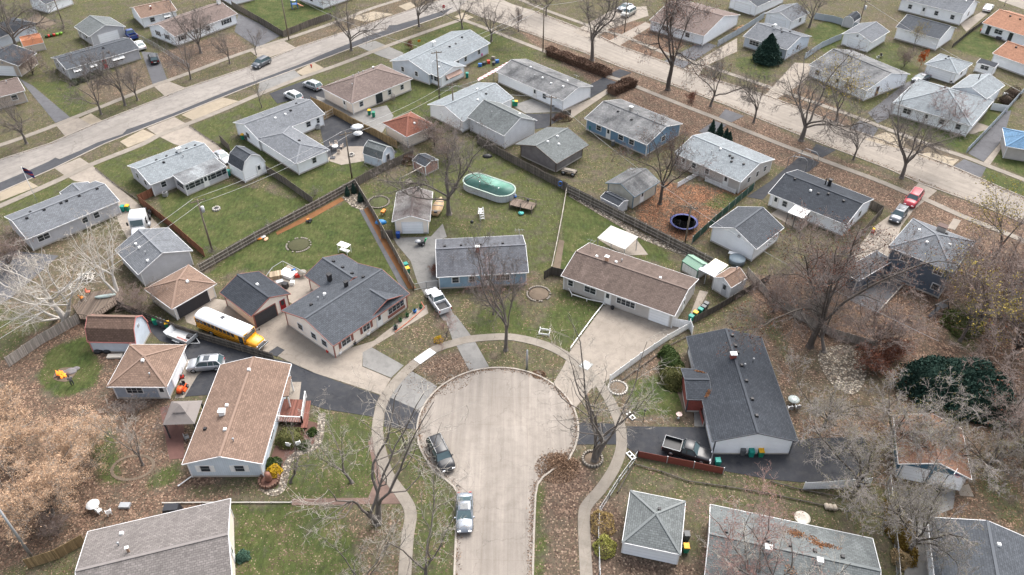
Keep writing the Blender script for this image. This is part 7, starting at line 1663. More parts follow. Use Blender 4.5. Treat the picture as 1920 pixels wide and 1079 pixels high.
# fire, brush and the person tending it
q = at("bonfire", "bright orange bonfire burning beside a pile of grey ash", "bonfire", (114, 705)); t = NT("flame"); f = t.noise(t.coord(), 3, 3); em = t.mix(f, (1.0, .10, .01), (1.0, .36, .05)); t.l(em, t.b.inputs["Emission Color"]); t.b.inputs["Emission Strength"].default_value = .75; t.out((.6, .2, .02), .9)
m = MB(); r = random.Random(4)
for i in range(15): a = r.uniform(0, 6.28); d_ = r.uniform(0, .95); hh = r.uniform(.25, 1.1) * (1.15 - d_ * .7); x, y = d_ * math.cos(a) * .95, d_ * math.sin(a) * .6; m.tube([(x, y, .05), (x + .05, y, hh * .5), (x + r.uniform(-.15, .15), y, hh)], [.17, .12, .01], 6)
m.build("flames", t.m, q); m = MB()
for i in range(14): a = r.uniform(0, 6.28); m.tube([(math.cos(a) * .9, math.sin(a) * .7, .05), (-math.cos(a) * .5, -math.sin(a) * .5, r.uniform(.1, .4))], .04, 5)
m.build("logs", BKD, q)
q = at("ash_heap", "pale grey ash heap beside the bonfire", "ash heap", (133, 697)); m = MB(); m.sph((0, 0, 0), .8, 14, 1, .8, .3); m.sph((-.8, -.3, 0), .6, 12, 1, .8, .25); m.sph((.5, .5, 0), .5, 12, 1, .8, .3); m.build("ash", plain("ash", (.17, .16, .16), .95, .6, 2), q)
def person():
    g = P(137, 723); root = empty("person", (g.x, g.y, .04), R(40), "person in a grey jacket and dark trousers standing by the bonfire", "person")
    V = [(0, 0, .93), (0, .01, 1.12), (0, 0, 1.35), (0, .0, 1.46), (0, .03, 1.54), (0, .04, 1.66), (0, .03, 1.76),
         (-.19, 0, 1.40), (-.27, .03, 1.13), (-.22, .22, .98), (.19, 0, 1.40), (.28, .02, 1.13), (.24, .2, .98),
         (-.10, 0, .88), (-.12, .03, .48), (-.13, -.02, .09), (-.14, .14, .04), (.10, 0, .88), (.13, .05, .48), (.14, 0, .09), (.15, .16, .04)]
    E_ = [(0, 1), (1, 2), (2, 3), (3, 4), (4, 5), (5, 6), (2, 7), (7, 8), (8, 9), (2, 10), (10, 11), (11, 12), (0, 13), (13, 14), (14, 15), (15, 16), (0, 17), (17, 18), (18, 19), (19, 20)]
    rad = [.20, .20, .22, .08, .07, .12, .08, .095, .072, .04, .095, .072, .04, .125, .085, .06, .045, .125, .085, .06, .045]
    for hx, hy, hz in ((-.22, .22, .98), (.24, .2, .98)):        # palm, four fingers, thumb
        pi = len(V); base = 9 if hx < 0 else 12; V.append((hx, hy + .07, hz - .03)); rad.append(.026); E_.append((base, pi))
        for k, (dx, ln) in enumerate(((-.03, .07), (-.01, .085), (.012, .08), (.032, .062))):
            V += [(hx + dx, hy + .07 + ln * .6, hz - .05), (hx + dx, hy + .07 + ln * .8, hz - .05 - ln * .45)]; rad += [.009, .008]; E_ += [(pi, len(V) - 2), (len(V) - 2, len(V) - 1)]
        sx = 1 if hx < 0 else -1; V += [(hx + sx * .04, hy + .06, hz - .03), (hx + sx * .05, hy + .1, hz - .05)]; rad += [.011, .009]; E_ += [(base, len(V) - 2), (len(V) - 2, len(V) - 1)]
    me = bpy.data.meshes.new("person"); me.from_pydata(V, E_, [])
    cloth = NT("person_cloth"); sp = cloth.n("ShaderNodeSeparateXYZ"); cloth.l(cloth.coord(), sp.inputs[0]); z = sp.outputs[2]
    c = cloth.ramp(z, [(0, (.02, .02, .02)), (.06, (.02, .02, .02)), (.061, (.03, .035, .05)), (.94, (.03, .035, .05))])
    ra = cloth.n("ShaderNodeValToRGB"); ra.color_ramp.interpolation = 'CONSTANT'; dv = cloth.math('DIVIDE', z, 2.0); cloth.l(dv, ra.inputs[0]); e = ra.color_ramp.elements
    e[0].position = 0; e[0].color = (.015, .015, .015, 1); e[1].position = .05; e[1].color = (.03, .035, .05, 1)
    for p_, cc_ in ((.44, (.15, .145, .145)), (.745, (.42, .26, .19))): x = e.new(p_); x.color = (*cc_, 1)
    cloth.out(ra.outputs[0], .9)
    me.materials.append(cloth.m); o = bpy.data.objects.new("body", me); COL.objects.link(o); o.parent = root
    sk = o.modifiers.new("skin", 'SKIN')
    for i, sv in enumerate(me.skin_vertices[0].data): sv.radius = (rad[i], rad[i]); sv.use_root = (i == 0)
    o.modifiers.new("sub", 'SUBSURF').render_levels = 2
    m = MB(); m.sph((0, .02, 1.70), .115, 12, 1, 1.05, .95); m.v = [v for v in m.v]; m.build("hair", plain("dark_cap", (.03, .025, .02), .8), root)
    m = MB(); m.add([(-.012, .135, 1.66), (.012, .135, 1.66), (0, .165, 1.635), (0, .14, 1.69)], [(0, 1, 2), (0, 2, 3), (1, 3, 2)]); m.build("nose", plain("skin", (.42, .26, .19), .7), root)
person()
# boat and junk at the small garage
q = at("rowing_boat", "weathered wooden boat lying beside the small cream garage", "boat", (822, 392), R(82)); BT = plain("boat_wood", (.40, .28, .17), .8, .35, 3)
def hull(k, z): return [[(x, -w * k, z + .55 * kk), (x, -w * .6 * k, z), (x, w * .6 * k, z), (x, w * k, z + .55 * kk)] for x, w, kk in ((-2.4, .75, 1), (-1, .95, 1), (.6, .9, 1), (1.8, .5, 1.1), (2.5, .06, 1.25))]
MB().loft(hull(1, .1), True, True).build("hull", BT, q); m = MB()
for x, w in ((-1.6, .8), (0, .88), (1.2, .66)): m.box((x, 0, .68), (.3, w * 1.9, .05))
m.build("seats", STONE, q); MB().box((-2.1, 0, .75), (.5, .6, .3), taper=.8).build("engine_cover", DARKMETAL, q)
q = at("tarp_heap", "bright blue tarpaulin bundle against the mulch strip fence", "tarpaulin", (714, 418)); m = MB(); m.sph((0, 0, 0), .9, 12, 1.1, .7, .55); m.build("tarp", plain("blue_tarp", (.03, .20, .48), .4, .3, 5), q)
q = at("wheelbarrow", "orange wheelbarrow beside the circular ring in the pool yard", "wheelbarrow", (720, 402), 1.2); MB().loft([[(x, -w, z0), (x, w, z0), (x, w * 1.2, .75), (x, -w * 1.2, .75)] for x, w, z0 in ((-.5, .28, .5), (.45, .2, .4))], False).build("tray", ORPL, q); wheel(q, .75, 0, .2, .1)
for s in (-1, 1): MB().bar((.6, s * .1, .3), (-1.1, s * .3, .6), .05, .05).build("handle", TIMBER, q); MB().bar((-.3, s * .25, .5), (-.35, s * .25, 0), .04, .04).build("leg", DARKMETAL, q)
q = at("log_splitter", "small black and yellow machine on the lawn beside the long rail fence", "machine", (580, 417), .6); MB().box((0, 0, .35), (1.1, .4, .3), taper=.8).build("engine_body", DARKMETAL, q); MB().box((-.1, .1, .55), (.4, .3, .15)).build("cover", ORPL, q); wheel(q, 0, .3, .2, .12); wheel(q, 0, -.3, .2, .12)
q = at("kettle_grill", "black kettle barbecue in the pool yard near the blue house", "barbecue", (885, 425)); MB().sph((0, 0, .85), .3, 12).build("bowl", BLACKP, q)
for a in (0, 2.1, 4.2): MB().tube([(.1 * math.cos(a), .1 * math.sin(a), .7), (.35 * math.cos(a), .35 * math.sin(a), 0)], .02, 5).build("leg", METAL, q)
# swing set
q = at("swing_set", "leaning timber swing frame with bench swing in the pool yard", "swing", (772, 345), math.atan2(*(P(795, 318) - P(750, 342)).yx)); L = 5.5
MB().tube([(-L / 2, 0, 2.2), (L / 2, 0, 2.2)], .08, 6).build("top_beam", FW_LIGHT, q)
for x in (-L / 2 + .2, L / 2 - .2):
    for y in (-1, 1): MB().bar((x, 0, 2.2), (x, y, 0), .1, .1).build("leg", FW_LIGHT, q)
b_ = MB().box((-.6, 0, .55), (1.3, .5, .06)).build("bench", FW_LIGHT, q); MB().box((-.6, .27, .85), (1.3, .05, .5)).build("backrest", FW_LIGHT, b_)
for x in (-1.2, 0): MB().tube([(x, 0, .55), (x, 0, 2.2)], .015, 4).build("chain", METAL, q)
# playset
q = at("playset", "blue and orange plastic slide playset on the green lawn at the top", "playset", (553, 16), .4)
for x in (-.7, .7):
    for y in (-.6, .6): MB().box((x, y, 1.1), (.12, .12, 2.2)).build("post", BLUEPL, q)
MB().box((0, 0, 1.1), (1.5, 1.3, .08)).build("platform", BLUEPL, q); MB().loft([[(x, -.35, z + .12), (x, -.25, z), (x, .25, z), (x, .35, z + .12)] for x, z in ((.7, 1.1), (1.4, .6), (2.2, .15))], False).build("slide", plain("coral_slide", (.60, .27, .18)), q); MB().lathe([(.9, 2.15), (.05, 2.7)], 4).build("roof", PLW, q)
# street and yard furniture
q = at("stop_sign", "red octagonal stop sign on a post at the street corner", "sign", (833, 31)); MB().tube([(0, 0, 0), (0, 0, 2.5)], .04, 6).build("post", METAL, q)
f = MB().tube([(0, -.03, 2.45), (0, .0, 2.45)], .42, 8, False).build("sign_plate", plain("sign_red", (.50, .02, .03), .4, .05), q)
cu = bpy.data.curves.new("STOP", 'FONT'); cu.body = "STOP"; cu.size = .3; cu.align_x = 'CENTER'; cu.align_y = 'CENTER'; cu.extrude = .004; tf = bpy.data.objects.new("lettering_curve", cu); to = bpy.data.objects.new("lettering", bpy.data.meshes.new_from_object(tf)); bpy.data.objects.remove(tf); COL.objects.link(to); to.data.materials.append(WHITE); to.parent = f; to.location = (0, -.04, 2.45); to.rotation_euler = (R(90), 0, 0)
q = at("fire_hydrant", "red fire hydrant on the straw-covered verge of the left street", "hydrant", (584, 127)); MB().lathe([(.16, 0), (.13, .08), (.13, .5), (.17, .55), (.14, .68), (.05, .8)], 12).build("barrel", REDPL, q); MB().tube([(-.25, 0, .45), (.25, 0, .45)], .07, 8).build("outlet", REDPL, q)
q = at("yard_sign", "small orange-yellow sign on the lawn of the long pale grey house", "sign", (786, 82)); MB().box((0, 0, .6), (.7, .04, .5), .4).build("board", ORPL, q); MB().box((0, 0, .2), (.05, .05, .4)).build("stake", DARKMETAL, q)
q = at("flagpole", "white flagpole with blue and red flag before the long grey-blue house", "flag", (70, 380)); MB().tube([(0, 0, 0), (0, 0, 7)], .045, 8).build("pole", PLW, q); t = NT("flag_cloth"); sp = t.n("ShaderNodeSeparateXYZ"); t.l(t.coord(), sp.inputs[0]); t.out(t.mix(t.math('LESS_THAN', t.math('FRACT', t.math('MULTIPLY', sp.outputs[2], 1.3)), .35), (.02, .03, .14), (.42, .04, .05)), .8)
m = MB(); m.loft([[(x, .12 * math.sin(x * 3.5), 6.9 - x * .55), (x, .12 * math.sin(x * 3.5 + .5) + .03, 5.8 - x * .75)] for x in (0, .3, .6, .9, 1.2, 1.5)], True, False); m.build("flag", t.m, q)
q = at("lamp_post", "black lantern post on the lawn edge beside the black asphalt drive", "lamp", (1206, 792)); MB().tube([(0, 0, 0), (0, 0, 1.9)], .045, 8).build("post", DARKMETAL, q); MB().lathe([(.08, 1.9), (.15, 2.15), (.19, 2.2), (.03, 2.35)], 8).build("lantern", DARKMETAL, q)
q = at("bird_bath", "white and pink bird bath on the lawn edge before the planter wall", "bird bath", (1272, 785)); MB().lathe([(.18, 0), (.08, .15), (.08, .6)], 12).build("pedestal", PLW, q); MB().lathe([(.08, .6), (.36, .72), (.38, .76), (.3, .72), (.02, .68)], 16, cap=False).build("basin", plain("pink_stone", (.55, .42, .38)), q)
for p, l in (((1183, 782), "white slatted edging piece lying beside the right pavement, upper one"), ((1183, 856), "white slatted edging piece at the corner of the red slatted fence")):
    q = at("edging_frame", l, "garden edging", p, -1.0); m = MB(); [m.box((0, s * .25, .1), (1.2, .1, .12)) for s in (-1, 1)]; [m.box((x, 0, .1), (.1, .4, .12)) for x in (-.55, 0, .55)]; m.build("frame", PLW, q)
q = at("planter_frame", "square white picket frame on the central lawn", "planter", (1021, 625), -.2); m = MB(); [m.bar(a, b, .06, .25) for a, b in (((-.7, -.5, .2), (.7, -.5, .2)), ((-.7, .5, .2), (.7, .5, .2)), ((-.7, -.5, .2), (-.7, .5, .2)), ((.7, -.5, .2), (.7, .5, .2)))]; m.build("rails", PLW, q)
for x in (-.7, .7):
    for y in (-.5, .5): MB().box((x, y, .25), (.12, .12, .5)).build("post", PLW, q)
q = at("concrete_slab", "new white concrete slab raised across the pavement beside the leaf-covered island", "slab", (797, 669), math.atan2(*(P(815, 655) - P(778, 681)).yx), z=.03); MB().box((0, 0, .05), (2.9, 1.3, .1)).build("slab", plain("new_concrete", (.56, .56, .55), .9, .1), q)
q = at("concrete_slab", "pale new pavement square at the mouth of the wide concrete driveway", "slab", (1099, 686), .9, z=.03); MB().box((0, 0, .03), (1.4, 1.3, .08)).build("slab", plain("new_concrete2", (.40, .42, .41), .9, .1), q)
q = at("white_bench", "white storage bench beside the front door of the big cream house, pumpkin on top", "bench", (702, 617), math.atan2(*(P(712, 611) - P(694, 624)).yx)); MB().box((0, 0, .3), (1.6, .6, .5)).build("box", PLW, q); MB().box((0, 0, .58), (1.7, .68, .06)).build("lid", PLW, q)
q = at("pumpkin", "orange pumpkin on the white storage bench", "pumpkin", (705, 611), z=.65); MB().sph((0, 0, .17), .2, 12, 1, 1, .8).build("fruit", ORPL, q); MB().cyl((0, 0, .3), .03, .08, 6).build("stalk", BKD, q)
def pot(label, p, mat, s=.3, plant=None):
    q = at("flower_pot", label, "pot", p); MB().lathe([(s * .7, 0), (s, s * 1.4), (s * .85, s * 1.3), (.02, s * 1.2)], 12).build("pot", mat, q)
    if plant: m = MB(); r = random.Random(int(p[0])); [m.tube([(0, 0, s), (r.uniform(-.3, .3), r.uniform(-.3, .3), s * 1.4 + r.uniform(.2, .5))], [.05, .01], 4) for _ in range(14)]; m.build("plant", plant, q)
GRP = plain("plant_green", (.03, .08, .03), .8); DRP = plain("plant_dry", (.28, .17, .09), .9)
pot("white pot with dry plant at the bottom corner of the big cream house", (637, 664), PLW, .35, DRP); pot("pale pot below the front window of the big cream house", (690, 628), PLW, .38, DRP); pot("black pot by the front wall of the big cream house", (665, 646), DARKMETAL, .28, DRP)
pot("green-black pot at the bottom of the red-edged bed", (742, 617), DARKMETAL, .35, GRP); pot("green tub in the red-edged bed, second up", (751, 603), GRP, .3, GRP); pot("green tub in the red-edged bed, third up", (764, 594), GRP, .3, GRP); pot("blue tub in the red-edged bed, fourth up", (778, 586), BLUEPL, .3, GRP); pot("small conifer tub at the top of the red-edged bed", (789, 578), GRP, .28, GRP)
pot("black pot beside the front door of the beige house", (1148, 580), BLACKP, .3)
pot("red gas bottle-like pot at the corner of the big cream house driveway", (615, 661), REDPL, .25)
F("timber_edging", "orange-red edging round the potted bed before the big cream house", [(741, 624), (768, 603), (796, 578), (790, 568)], .15, plain("edge_red", (.36, .12, .07)), plain("edge_red", (.36, .12, .07)), style='rail', cat="edging")
# garden furniture
def table(label, p, s, top, parasol=None, z=.04):
    q = at("patio_table", label, "table", p, z=z); MB().lathe([(s, .72), (s, .76)], 18).build("table_top", top, q); MB().cyl((0, 0, 0), .05, .72, 8).build("leg", DARKMETAL, q)
    if parasol: MB().lathe([(1.3, 2.1), (.7, 2.35), (.03, 2.5)], 8).build("parasol", parasol, q)
table("white canopy table on the asphalt patio beside the newer brown fence", (672, 257), .9, PLW, plain("pale_canvas", (.55, .56, .58)))
table("round white garden table on the paved corner of the asphalt patio", (629, 281), .6, PLW); table("round glass garden table under the willows beside the charcoal roof", (1486, 757), .7, plain("pale_glass", (.45, .50, .48), .2)); table("round white side table among the dry leaves at the lower left", (178, 954), .7, PLW)
def chair(label, p, rz, mat, z=.04, group=None):
    q = at("garden_chair", label, "chair", p, rz, group, z=z); MB().box((0, 0, .42), (.5, .5, .06)).build("seat", mat, q); MB().box((-.27, 0, .72), (.07, .5, .6)).build("backrest", mat, q)
    for x in (-.2, .2):
        for y in (-.2, .2): MB().box((x, y, .2), (.05, .05, .4)).build("leg", mat, q)
    for y in (-.27, .27): MB().box((0, y, .62), (.5, .06, .05)).build("armrest", mat, q)
PCL = plain("cushion_cream", (.45, .38, .32), .8)
for i, (x, y, a) in enumerate(((622, 276, .2), (631, 274, -1.3), (641, 279, 3.0), (636, 288, 1.7))): chair("patio chair on the %s side of the round white table" % ("left", "far", "right", "near")[i], (x, y), a, PCL)
chair("white folding lounger tipped beside the round side table at the lower left", (188, 962), 1.0, PLW); chair("white plastic chair lying near the side table at the lower left", (206, 965), 2.2, PLW)
chair("white garden chair by the olive bush, left of two", (543, 838), 1.4, PLW); chair("white garden chair by the olive bush, right of two", (560, 836), 2.0, PLW); chair("grey metal chair beside the round glass table, left", (1480, 770), 1.6, METAL); chair("grey metal chair beside the round glass table, right", (1494, 768), 1.6, METAL)
chair("white chair on the brick patio beside the pavilion", (352, 825), .5, METAL); chair("dark chair near the fire ring in the upper right yard", (1652, 108), .5, DARKMETAL); chair("grey chair left of the fire ring in the upper right yard", (1645, 112), 1.5, METAL)
q = at("covered_grill", "large black covered grill beside the greige roof", "barbecue", (325, 962), .1); MB().box((0, 0, .55), (1.9, 1.1, 1.1), taper=.82).build("cover", plain("black_tarp", (.02, .022, .028), .5, .3, 4), q)
q = at("utility_box", "grey square utility cover among the leaves at the lower left", "utility box", (235, 950)); MB().box((0, 0, .15), (1.2, .7, .3), taper=.95).build("box", METAL, q)
def ac(label, p):
    q = at("air_conditioner", label, "air conditioner", p); MB().box((0, 0, .4), (.75, .75, .75)).build("casing", METAL, q); MB().cyl((0, 0, .78), .3, .03, 16).build("fan_grille", DARKMETAL, q)
ac("air conditioner by the wall of the grey sun porch house", (311, 368)); ac("air conditioner beside the rear door of the large streaked-roof house", (1036, 206)); ac("air conditioner against the white rear wall of the L-shaped house", (597, 242))
ac("air conditioner by the pale hip roof at the upper right", (1884, 182))
# canopy and clutter behind the slate-roofed house
canopy("patio_canopy", "white fabric canopy with dark frame behind the dark slate-roofed house", (1506, 410), (1477, 398), (1521, 399), 2.4, plain("white_canvas", (.68, .67, .66), .7, .12), rise=.2, posts=DARKMETAL)
sheet("patio", [(1445, 402), (1470, 385), (1530, 408), (1500, 434)], .04, M_CONC)
q = at("covered_grill", "round black covered grill beside the white fabric canopy", "barbecue", (1476, 396)); MB().lathe([(.55, 0), (.6, .6), (.4, 1.0), (.05, 1.1)], 12).build("cover", BLACKP, q)
q = at("toy_car", "red and yellow ride-on toy car on the concrete drive by the grey fence", "toy car", (1636, 437), 1.0); MB().box((0, 0, .3), (.75, .45, .35), taper=.85).build("body", REDPL, q); MB().box((0, 0, .82), (.5, .4, .08), taper=.8).build("roof", plain("toy_yellow", (.75, .45, .02)), q)
for x in (-.2, .2):
    for y in (-.18, .18): MB().box((x, y, .62), (.05, .05, .36)).build("pillar", plain("toy_yellow", (.75, .45, .02)), q)
for x in (-.25, .25): wheel(q, x, .22, .1, .06); wheel(q, x, -.22, .1, .06)
q = at("play_frame", "dark timber climbing frame in the leaf-strewn yard at the right", "play frame", (1757, 588), .5)
for s in (-1.3, 1.3):
    for y in (-.8, .8): MB().bar((s, 0, 2.1), (s * 1.1, y, 0), .1, .1).build("leg", DARKMETAL, q)
MB().box((0, 0, 2.1), (2.8, .12, .12)).build("beam", DARKMETAL, q); MB().box((.6, 0, 1.2), (1.2, 1.0, .08)).build("platform", DARKMETAL, q); MB().bar((-.1, 0, 1.2), (-1.8, 0, .1), .5, .05).build("slide", DARKMETAL, q)
# metal hoops over the asphalt drive
for i, (a, b) in enumerate((((1475, 315), (1510, 322)), ((1486, 308), (1521, 320)), ((1500, 300), (1531, 312)))):
    pa, pb = P(*a), P(*b); mid = (pa + pb) / 2; up = Vector((0, 0, 2.6)); o = MB().tube([pa, pa + Vector((0, 0, 2)), pa.lerp(pb, .2) + up, pa.lerp(pb, .8) + up, pb + Vector((0, 0, 2)), pb], .05, 6).build("canopy_hoop", METAL)
    tag(o, "bare metal canopy hoop over the asphalt drive, %s of three" % ("nearest the house", "middle", "nearest the pavement")[i], "canopy frame", "bare canopy hoops")
# wood pile, basketball hoop, old cart, tank
q = at("wood_pile", "stacked firewood beside the grey vinyl fence at the top", "wood pile", (1385, 58), .75); r = random.Random(5); m = MB()
for i in range(46): m.tube([(r.uniform(-2.2, 2.2), -.5 + r.uniform(-.05, .05), .12 + .2 * (i % 4)), (r.uniform(-2.2, 2.2) * .0 + m.v[-1][0] if False else r.uniform(-2.2, 2.2), .5, .12 + .2 * (i % 4))], .1, 6)
m.build("logs", barkmat("cut_wood", (.30, .20, .12)), q)
q = at("basketball_hoop", "portable basketball hoop in front of the teal blue garage", "basketball hoop", (1760, 918), .3); MB().tube([(0, 0, 0), (.1, -.1, 2.6), (.5, -.3, 3.0)], .05, 8).build("pole", DARKMETAL, q); MB().box((.55, -.35, 3.1), (1.1, .05, .75), .5).build("backboard", plain("clear_board", (.5, .52, .54), .2), q); MB().tube([(.75 + .22 * math.cos(a), -.6 + .22 * math.sin(a), 2.9) for a in [i * .52 for i in range(13)]], .02, 5).build("rim", REDPL, q); MB().box((0, 0, .12), (1.0, .7, .24)).build("base", BLACKP, q)
q = at("old_cart", "rotting farm cart beside the weathered barn", "cart", (1067, 327), -.4); MB().box((0, 0, .7), (2.6, 1.3, .15)).build("bed", FW_GREY, q); MB().box((0, 0, .85), (2.2, .9, .2), taper=.8).build("load", STONE, q)
for x in (-.9, .9): wheel(q, x, .7, .4, .1); wheel(q, x, -.7, .4, .1)
q = at("round_tub", "round covered grey tub behind the small white barn shed", "hot tub", (1381, 493)); MB().lathe([(1.2, 0), (1.25, .8), (1.2, .9), (.02, 1.0)], 20).build("tub", plain("tub_grey", (.16, .20, .23), .5), q)
q = at("picnic_table", "white bench table beside the gable wall of the wavy charcoal-roofed garage", "table", (1378, 484), -.5); MB().box((0, 0, .72), (2.2, .75, .06)).build("table_top", PLW, q)
for x in (-.8, .8): MB().box((x, 0, .35), (.08, .6, .7)).build("leg", PLW, q)
q = at("door_canopy_box", "black tarpaulin lump by the fence at the top of the pool yard", "tarpaulin", (914, 294)); q.name = "tarpaulin_heap"; m = MB(); m.sph((0, 0, 0), .8, 12, 1.2, .8, .6); m.build("tarp", BLACKP, q)
q = at("hose_reel", "coiled blue hose hanging on the grey fence above the patio cover", "hose", (1050, 356), z=.6); [MB().tube([(.35 * math.cos(a), .0 + k * .05, .6 + .45 * math.sin(a)) for a in [i * .4 for i in range(17)]], .05, 6).build("coil", BLUEPL, q) for k in range(3)]
q = at("brush_heap", "heap of white birch logs on the lawn under the white-barked trees", "log heap", (165, 520)); m = MB(); r = random.Random(9)
for i in range(18): a = r.uniform(0, 3.1); x, y = r.uniform(-1.3, 1.3), r.uniform(-.9, .9); m.tube([(x - math.cos(a) * .7, y - math.sin(a) * .7, r.uniform(.05, .3)), (x + math.cos(a) * .7, y + math.sin(a) * .7, r.uniform(.05, .5))], .07, 6)
m.build("logs", BIRCH, q)
for i, p in enumerate(((1549, 953), (1556, 954), (1564, 955))): q = at("stacked_round", "%s of three pale log rounds in a row behind the wide grey roof" % ("left", "middle", "right")[i], "log", p, group="pale log rounds"); MB().tube([(0, -.3, .25), (0, .3, .25)], .25, 10).build("log", barkmat("pale_log", (.42, .36, .29)), q)
q = at("satellite_dish", "weathered white satellite dish behind the wide grey roof", "satellite dish", (1500, 982)); MB().lathe([(.02, .6), (.5, .75), (.85, 1.05), (.87, 1.07), (.5, .8), (.02, .65)], 20).build("dish", plain("dish", (.50, .47, .40), .7, .2), q); MB().cyl((0, 0, 0), .05, .65, 8).build("mast", METAL, q)
for i, (p, s_) in enumerate((((88, 71), 0), ((92, 70), 1), ((97, 69), 0), ((102, 68), 1), ((108, 67), 2), ((115, 65), 2))): q = at("garden_lantern", "%s small coloured pot in the row behind the orange-roofed shed" % ("first", "second", "third", "fourth", "fifth", "sixth")[i], "pot", p, group="row of coloured pots at the upper left"); MB().lathe([(.3, 0), (.42, .5), (.02, .5)], 10).build("pot", (GRP, REDPL, plain("lime", (.2, .4, .05)))[s_], q)
q = at("pool_float", "pink inflatable float against the wall of the long pale grey house", "float", (901, 107)); MB().sph((0, 0, .5), .55, 12, 1, .6, 1).build("float", plain("hot_pink", (.55, .05, .22)), q)
q = at("gas_tank", "long green tank beside the end wall of the long pale grey house", "tank", (789, 145), -.55); MB().tube([(-1.5, 0, .7), (-1.3, 0, .7), (1.3, 0, .7), (1.5, 0, .7)], [.2, .5, .5, .2], 14).build("tank", plain("tank_green", (.07, .14, .11)), q)
q = at("red_awning", "red and white striped sloping awning on the large white streaked-roof house", "awning", (918, 143), 0); q.location.z = 0; t = NT("striped_awning"); sp = t.n("ShaderNodeSeparateXYZ"); t.l(t.coord('UV'), sp.inputs[0]); t.out(t.mix(t.math('LESS_THAN', t.math('FRACT', t.math('MULTIPLY', sp.outputs[0], 1.5)), .5), (.60, .58, .57), (.30, .03, .05)), .7)
o = q.location.copy(); pp = [P(895, 148, 2.3) - o, P(897, 152, 2.3) - o, P(955, 121, 2.9) - o, P(952, 116, 2.9) - o]; m = MB(); m.add(pp + [p - Vector((0, 0, .06)) for p in pp], [(0, 1, 2, 3), (7, 6, 5, 4), (0, 4, 5, 1), (1, 5, 6, 2), (2, 6, 7, 3), (3, 7, 4, 0)]); m.build("awning", t.m, q)
for i, p in enumerate(((896, 150), (925, 134), (952, 119))): c = P(*p, 2.3) - o; MB().box((c.x, c.y, 1.1), (.08, .08, 2.2)).build("post", METAL, q)

# clutter on the patio behind the big cream house
def crate(name, label, cat, p, d, mt, rz=0.0, z=.05, taper=.95):
    q = at(name, label, cat, p, rz, z=z); MB().box((0, 0, d[2] / 2), d, 0, taper).build("body", mt, q); MB().box((0, 0, d[2] + .02), (d[0] * 1.03, d[1] * 1.03, .05)).build("lid", mt, q)
crate("storage_box", "white low platform in the middle of the cluttered patio", "box", (541, 517), (2.3, 1.6, .5), PLW, -.45); crate("storage_box", "dark heater box at the front of the cluttered patio", "box", (536, 540), (.8, .7, .8), BLACKP, -.3)
crate("storage_box", "pale wooden pallet box at the left of the cluttered patio", "box", (518, 520), (1.7, 1.3, .6), TIMBER, .3); crate("storage_box", "grey bin-like box beside the pallet box on the cluttered patio", "box", (526, 534), (1.0, .7, .6), METAL, .5)
crate("storage_box", "red toolbox at the right of the cluttered patio", "box", (558, 520), (.7, .5, .5), REDPL, .2); crate("storage_box", "blue cooler behind the red toolbox", "box", (551, 512), (.7, .45, .5), BLUEPL, .7)
crate("storage_box", "small white carton below the white platform on the cluttered patio", "box", (549, 534), (.6, .6, .5), PLW, .1); table("round pale table at the right end of the cluttered patio", (568, 518), .65, STONE)
q = at("frame_fence", "thin metal frame round the back of the cluttered patio", "railing", (530, 505)); o = P(530, 505); m = MB(); L = [P(*p) - o for p in ((500, 530), (513, 512), (532, 500), (556, 512), (575, 522))]
for a, b in zip(L, L[1:]): m.bar(a + Vector((0, 0, 1)), b + Vector((0, 0, 1)), .06, .06)
m.build("rail", METAL, q)
for a in L: MB().box((a.x, a.y, .5), (.06, .06, 1)).build("post", METAL, q)
q = at("garden_swing", "white canopied garden bench at the back corner of the big cream house", "bench", (647, 474), -.5); MB().box((0, 0, 1.5), (1.9, 1.1, .06)).build("canopy", PLW, q); MB().box((0, 0, .45), (1.7, .6, .08)).build("seat", PLW, q)
for x in (-.85, .85):
    for y in (-.5, .5): MB().box((x, y, .75), (.06, .06, 1.5)).build("post", PLW, q)
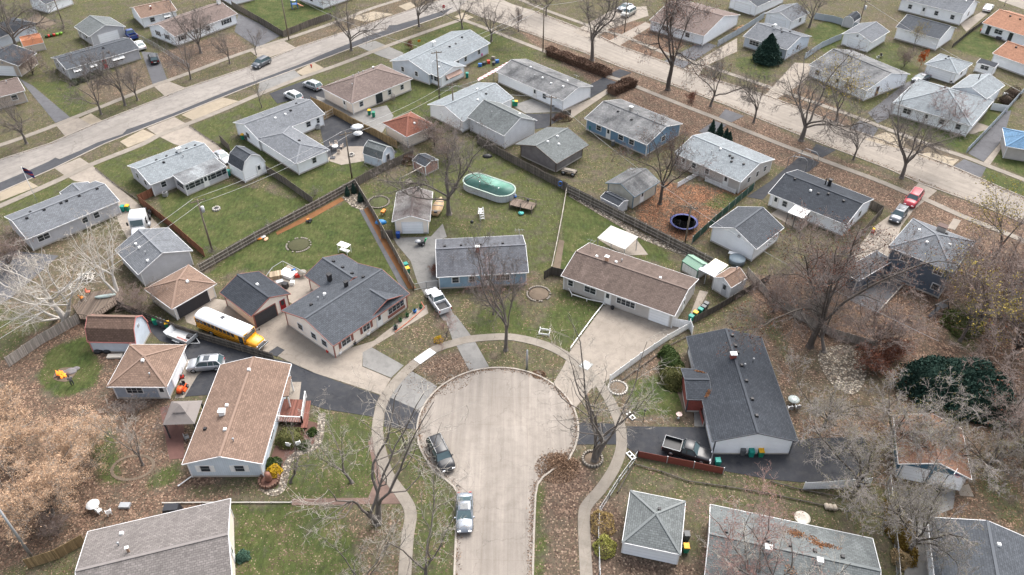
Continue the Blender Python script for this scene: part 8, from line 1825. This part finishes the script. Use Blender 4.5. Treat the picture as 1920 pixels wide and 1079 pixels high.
for i, (p, mt, l) in enumerate((((486, 449), ORPL, "orange and white bag at the left end of the orange mulch strip"), ((493, 446), PLW, "white bag beside the orange one at the mulch strip"), ((499, 450), plain("pale_orange_bag", (.6, .35, .22)), "pale orange bag nearest the lawn at the mulch strip"))):
    q = at("mulch_bag", l, "bag", p, i * .7); MB().sph((0, 0, .1), .5, 10, 1.1, .65, .3).build("sack", mt, q)
for i, p in enumerate(((184, 661), (193, 658), (202, 660))): q = at("refuse_bag", "%s black refuse sack in front of the pale blue gambrel shed" % ("left", "middle", "right")[i], "bag", p); m = MB(); m.sph((0, 0, .1), .5, 10, 1.2, .9, .75); m.build("sack", BLACKP, q)
crate("plank_stack", "white plank lying between the gambrel shed and the hip-roofed garage", "plank", (216, 670), (1.9, .7, .2), plain("pale_plank", (.5, .46, .4)), .05)
for p, l in (((714, 448), "ladder"),): pass
q = at("downpipe", "long white drain pipe running from the corner of the brown-roofed house", "pipe", (350, 903), 0); MB().tube([P(364, 892) - P(350, 903) + Vector((0, 0, .12)), P(337, 911) - P(350, 903) + Vector((0, 0, .08))], .07, 8).build("pipe", PLW, q); MB().tube([P(337, 911) - P(350, 903) + Vector((0, 0, .08)), P(334, 913) - P(350, 903) + Vector((0, 0, .08))], .1, 8).build("outlet", PLW, q)
for i, (p, c_) in enumerate((((1843, 60), REDPL), ((1862, 68), BLUEPL), ((1880, 72), plain("pink_toy", (.55, .2, .28))), ((1872, 74), DARKMETAL))): crate("toy_box", "%s on the cluttered patio at the right edge" % ("red toy box", "blue toy tub", "pink inflatable bed", "black barbecue box")[i], "toy", p, (1.2, .8, .5), c_, i * .8)
for i, (p, c_) in enumerate((((900, 125), BLUEPL), ((908, 122), DARKMETAL), ((916, 119), REDPL), ((925, 112), STONE), ((932, 118), BLUEPL), ((926, 122), DARKMETAL))): crate("junk_box", "%s among the clutter behind the long pale grey house" % ("left blue box", "black box by the wall", "small red box", "stone-coloured crate", "right blue tub", "black crate nearest the camera")[i], "box", p, (.8, .6, .6), c_, i * .9)
q = at("patio_umbrella", "folded dark parasol on a square base at the asphalt patio", "parasol", (624, 297)); MB().box((0, 0, .08), (.9, .9, .14)).build("base", DARKMETAL, q); MB().tube([(0, 0, .1), (0, 0, 1.1), (0, 0, 2.3), (0, 0, 2.5)], [.03, .05, .17, .03], 8).build("canopy", DARKMETAL, q)
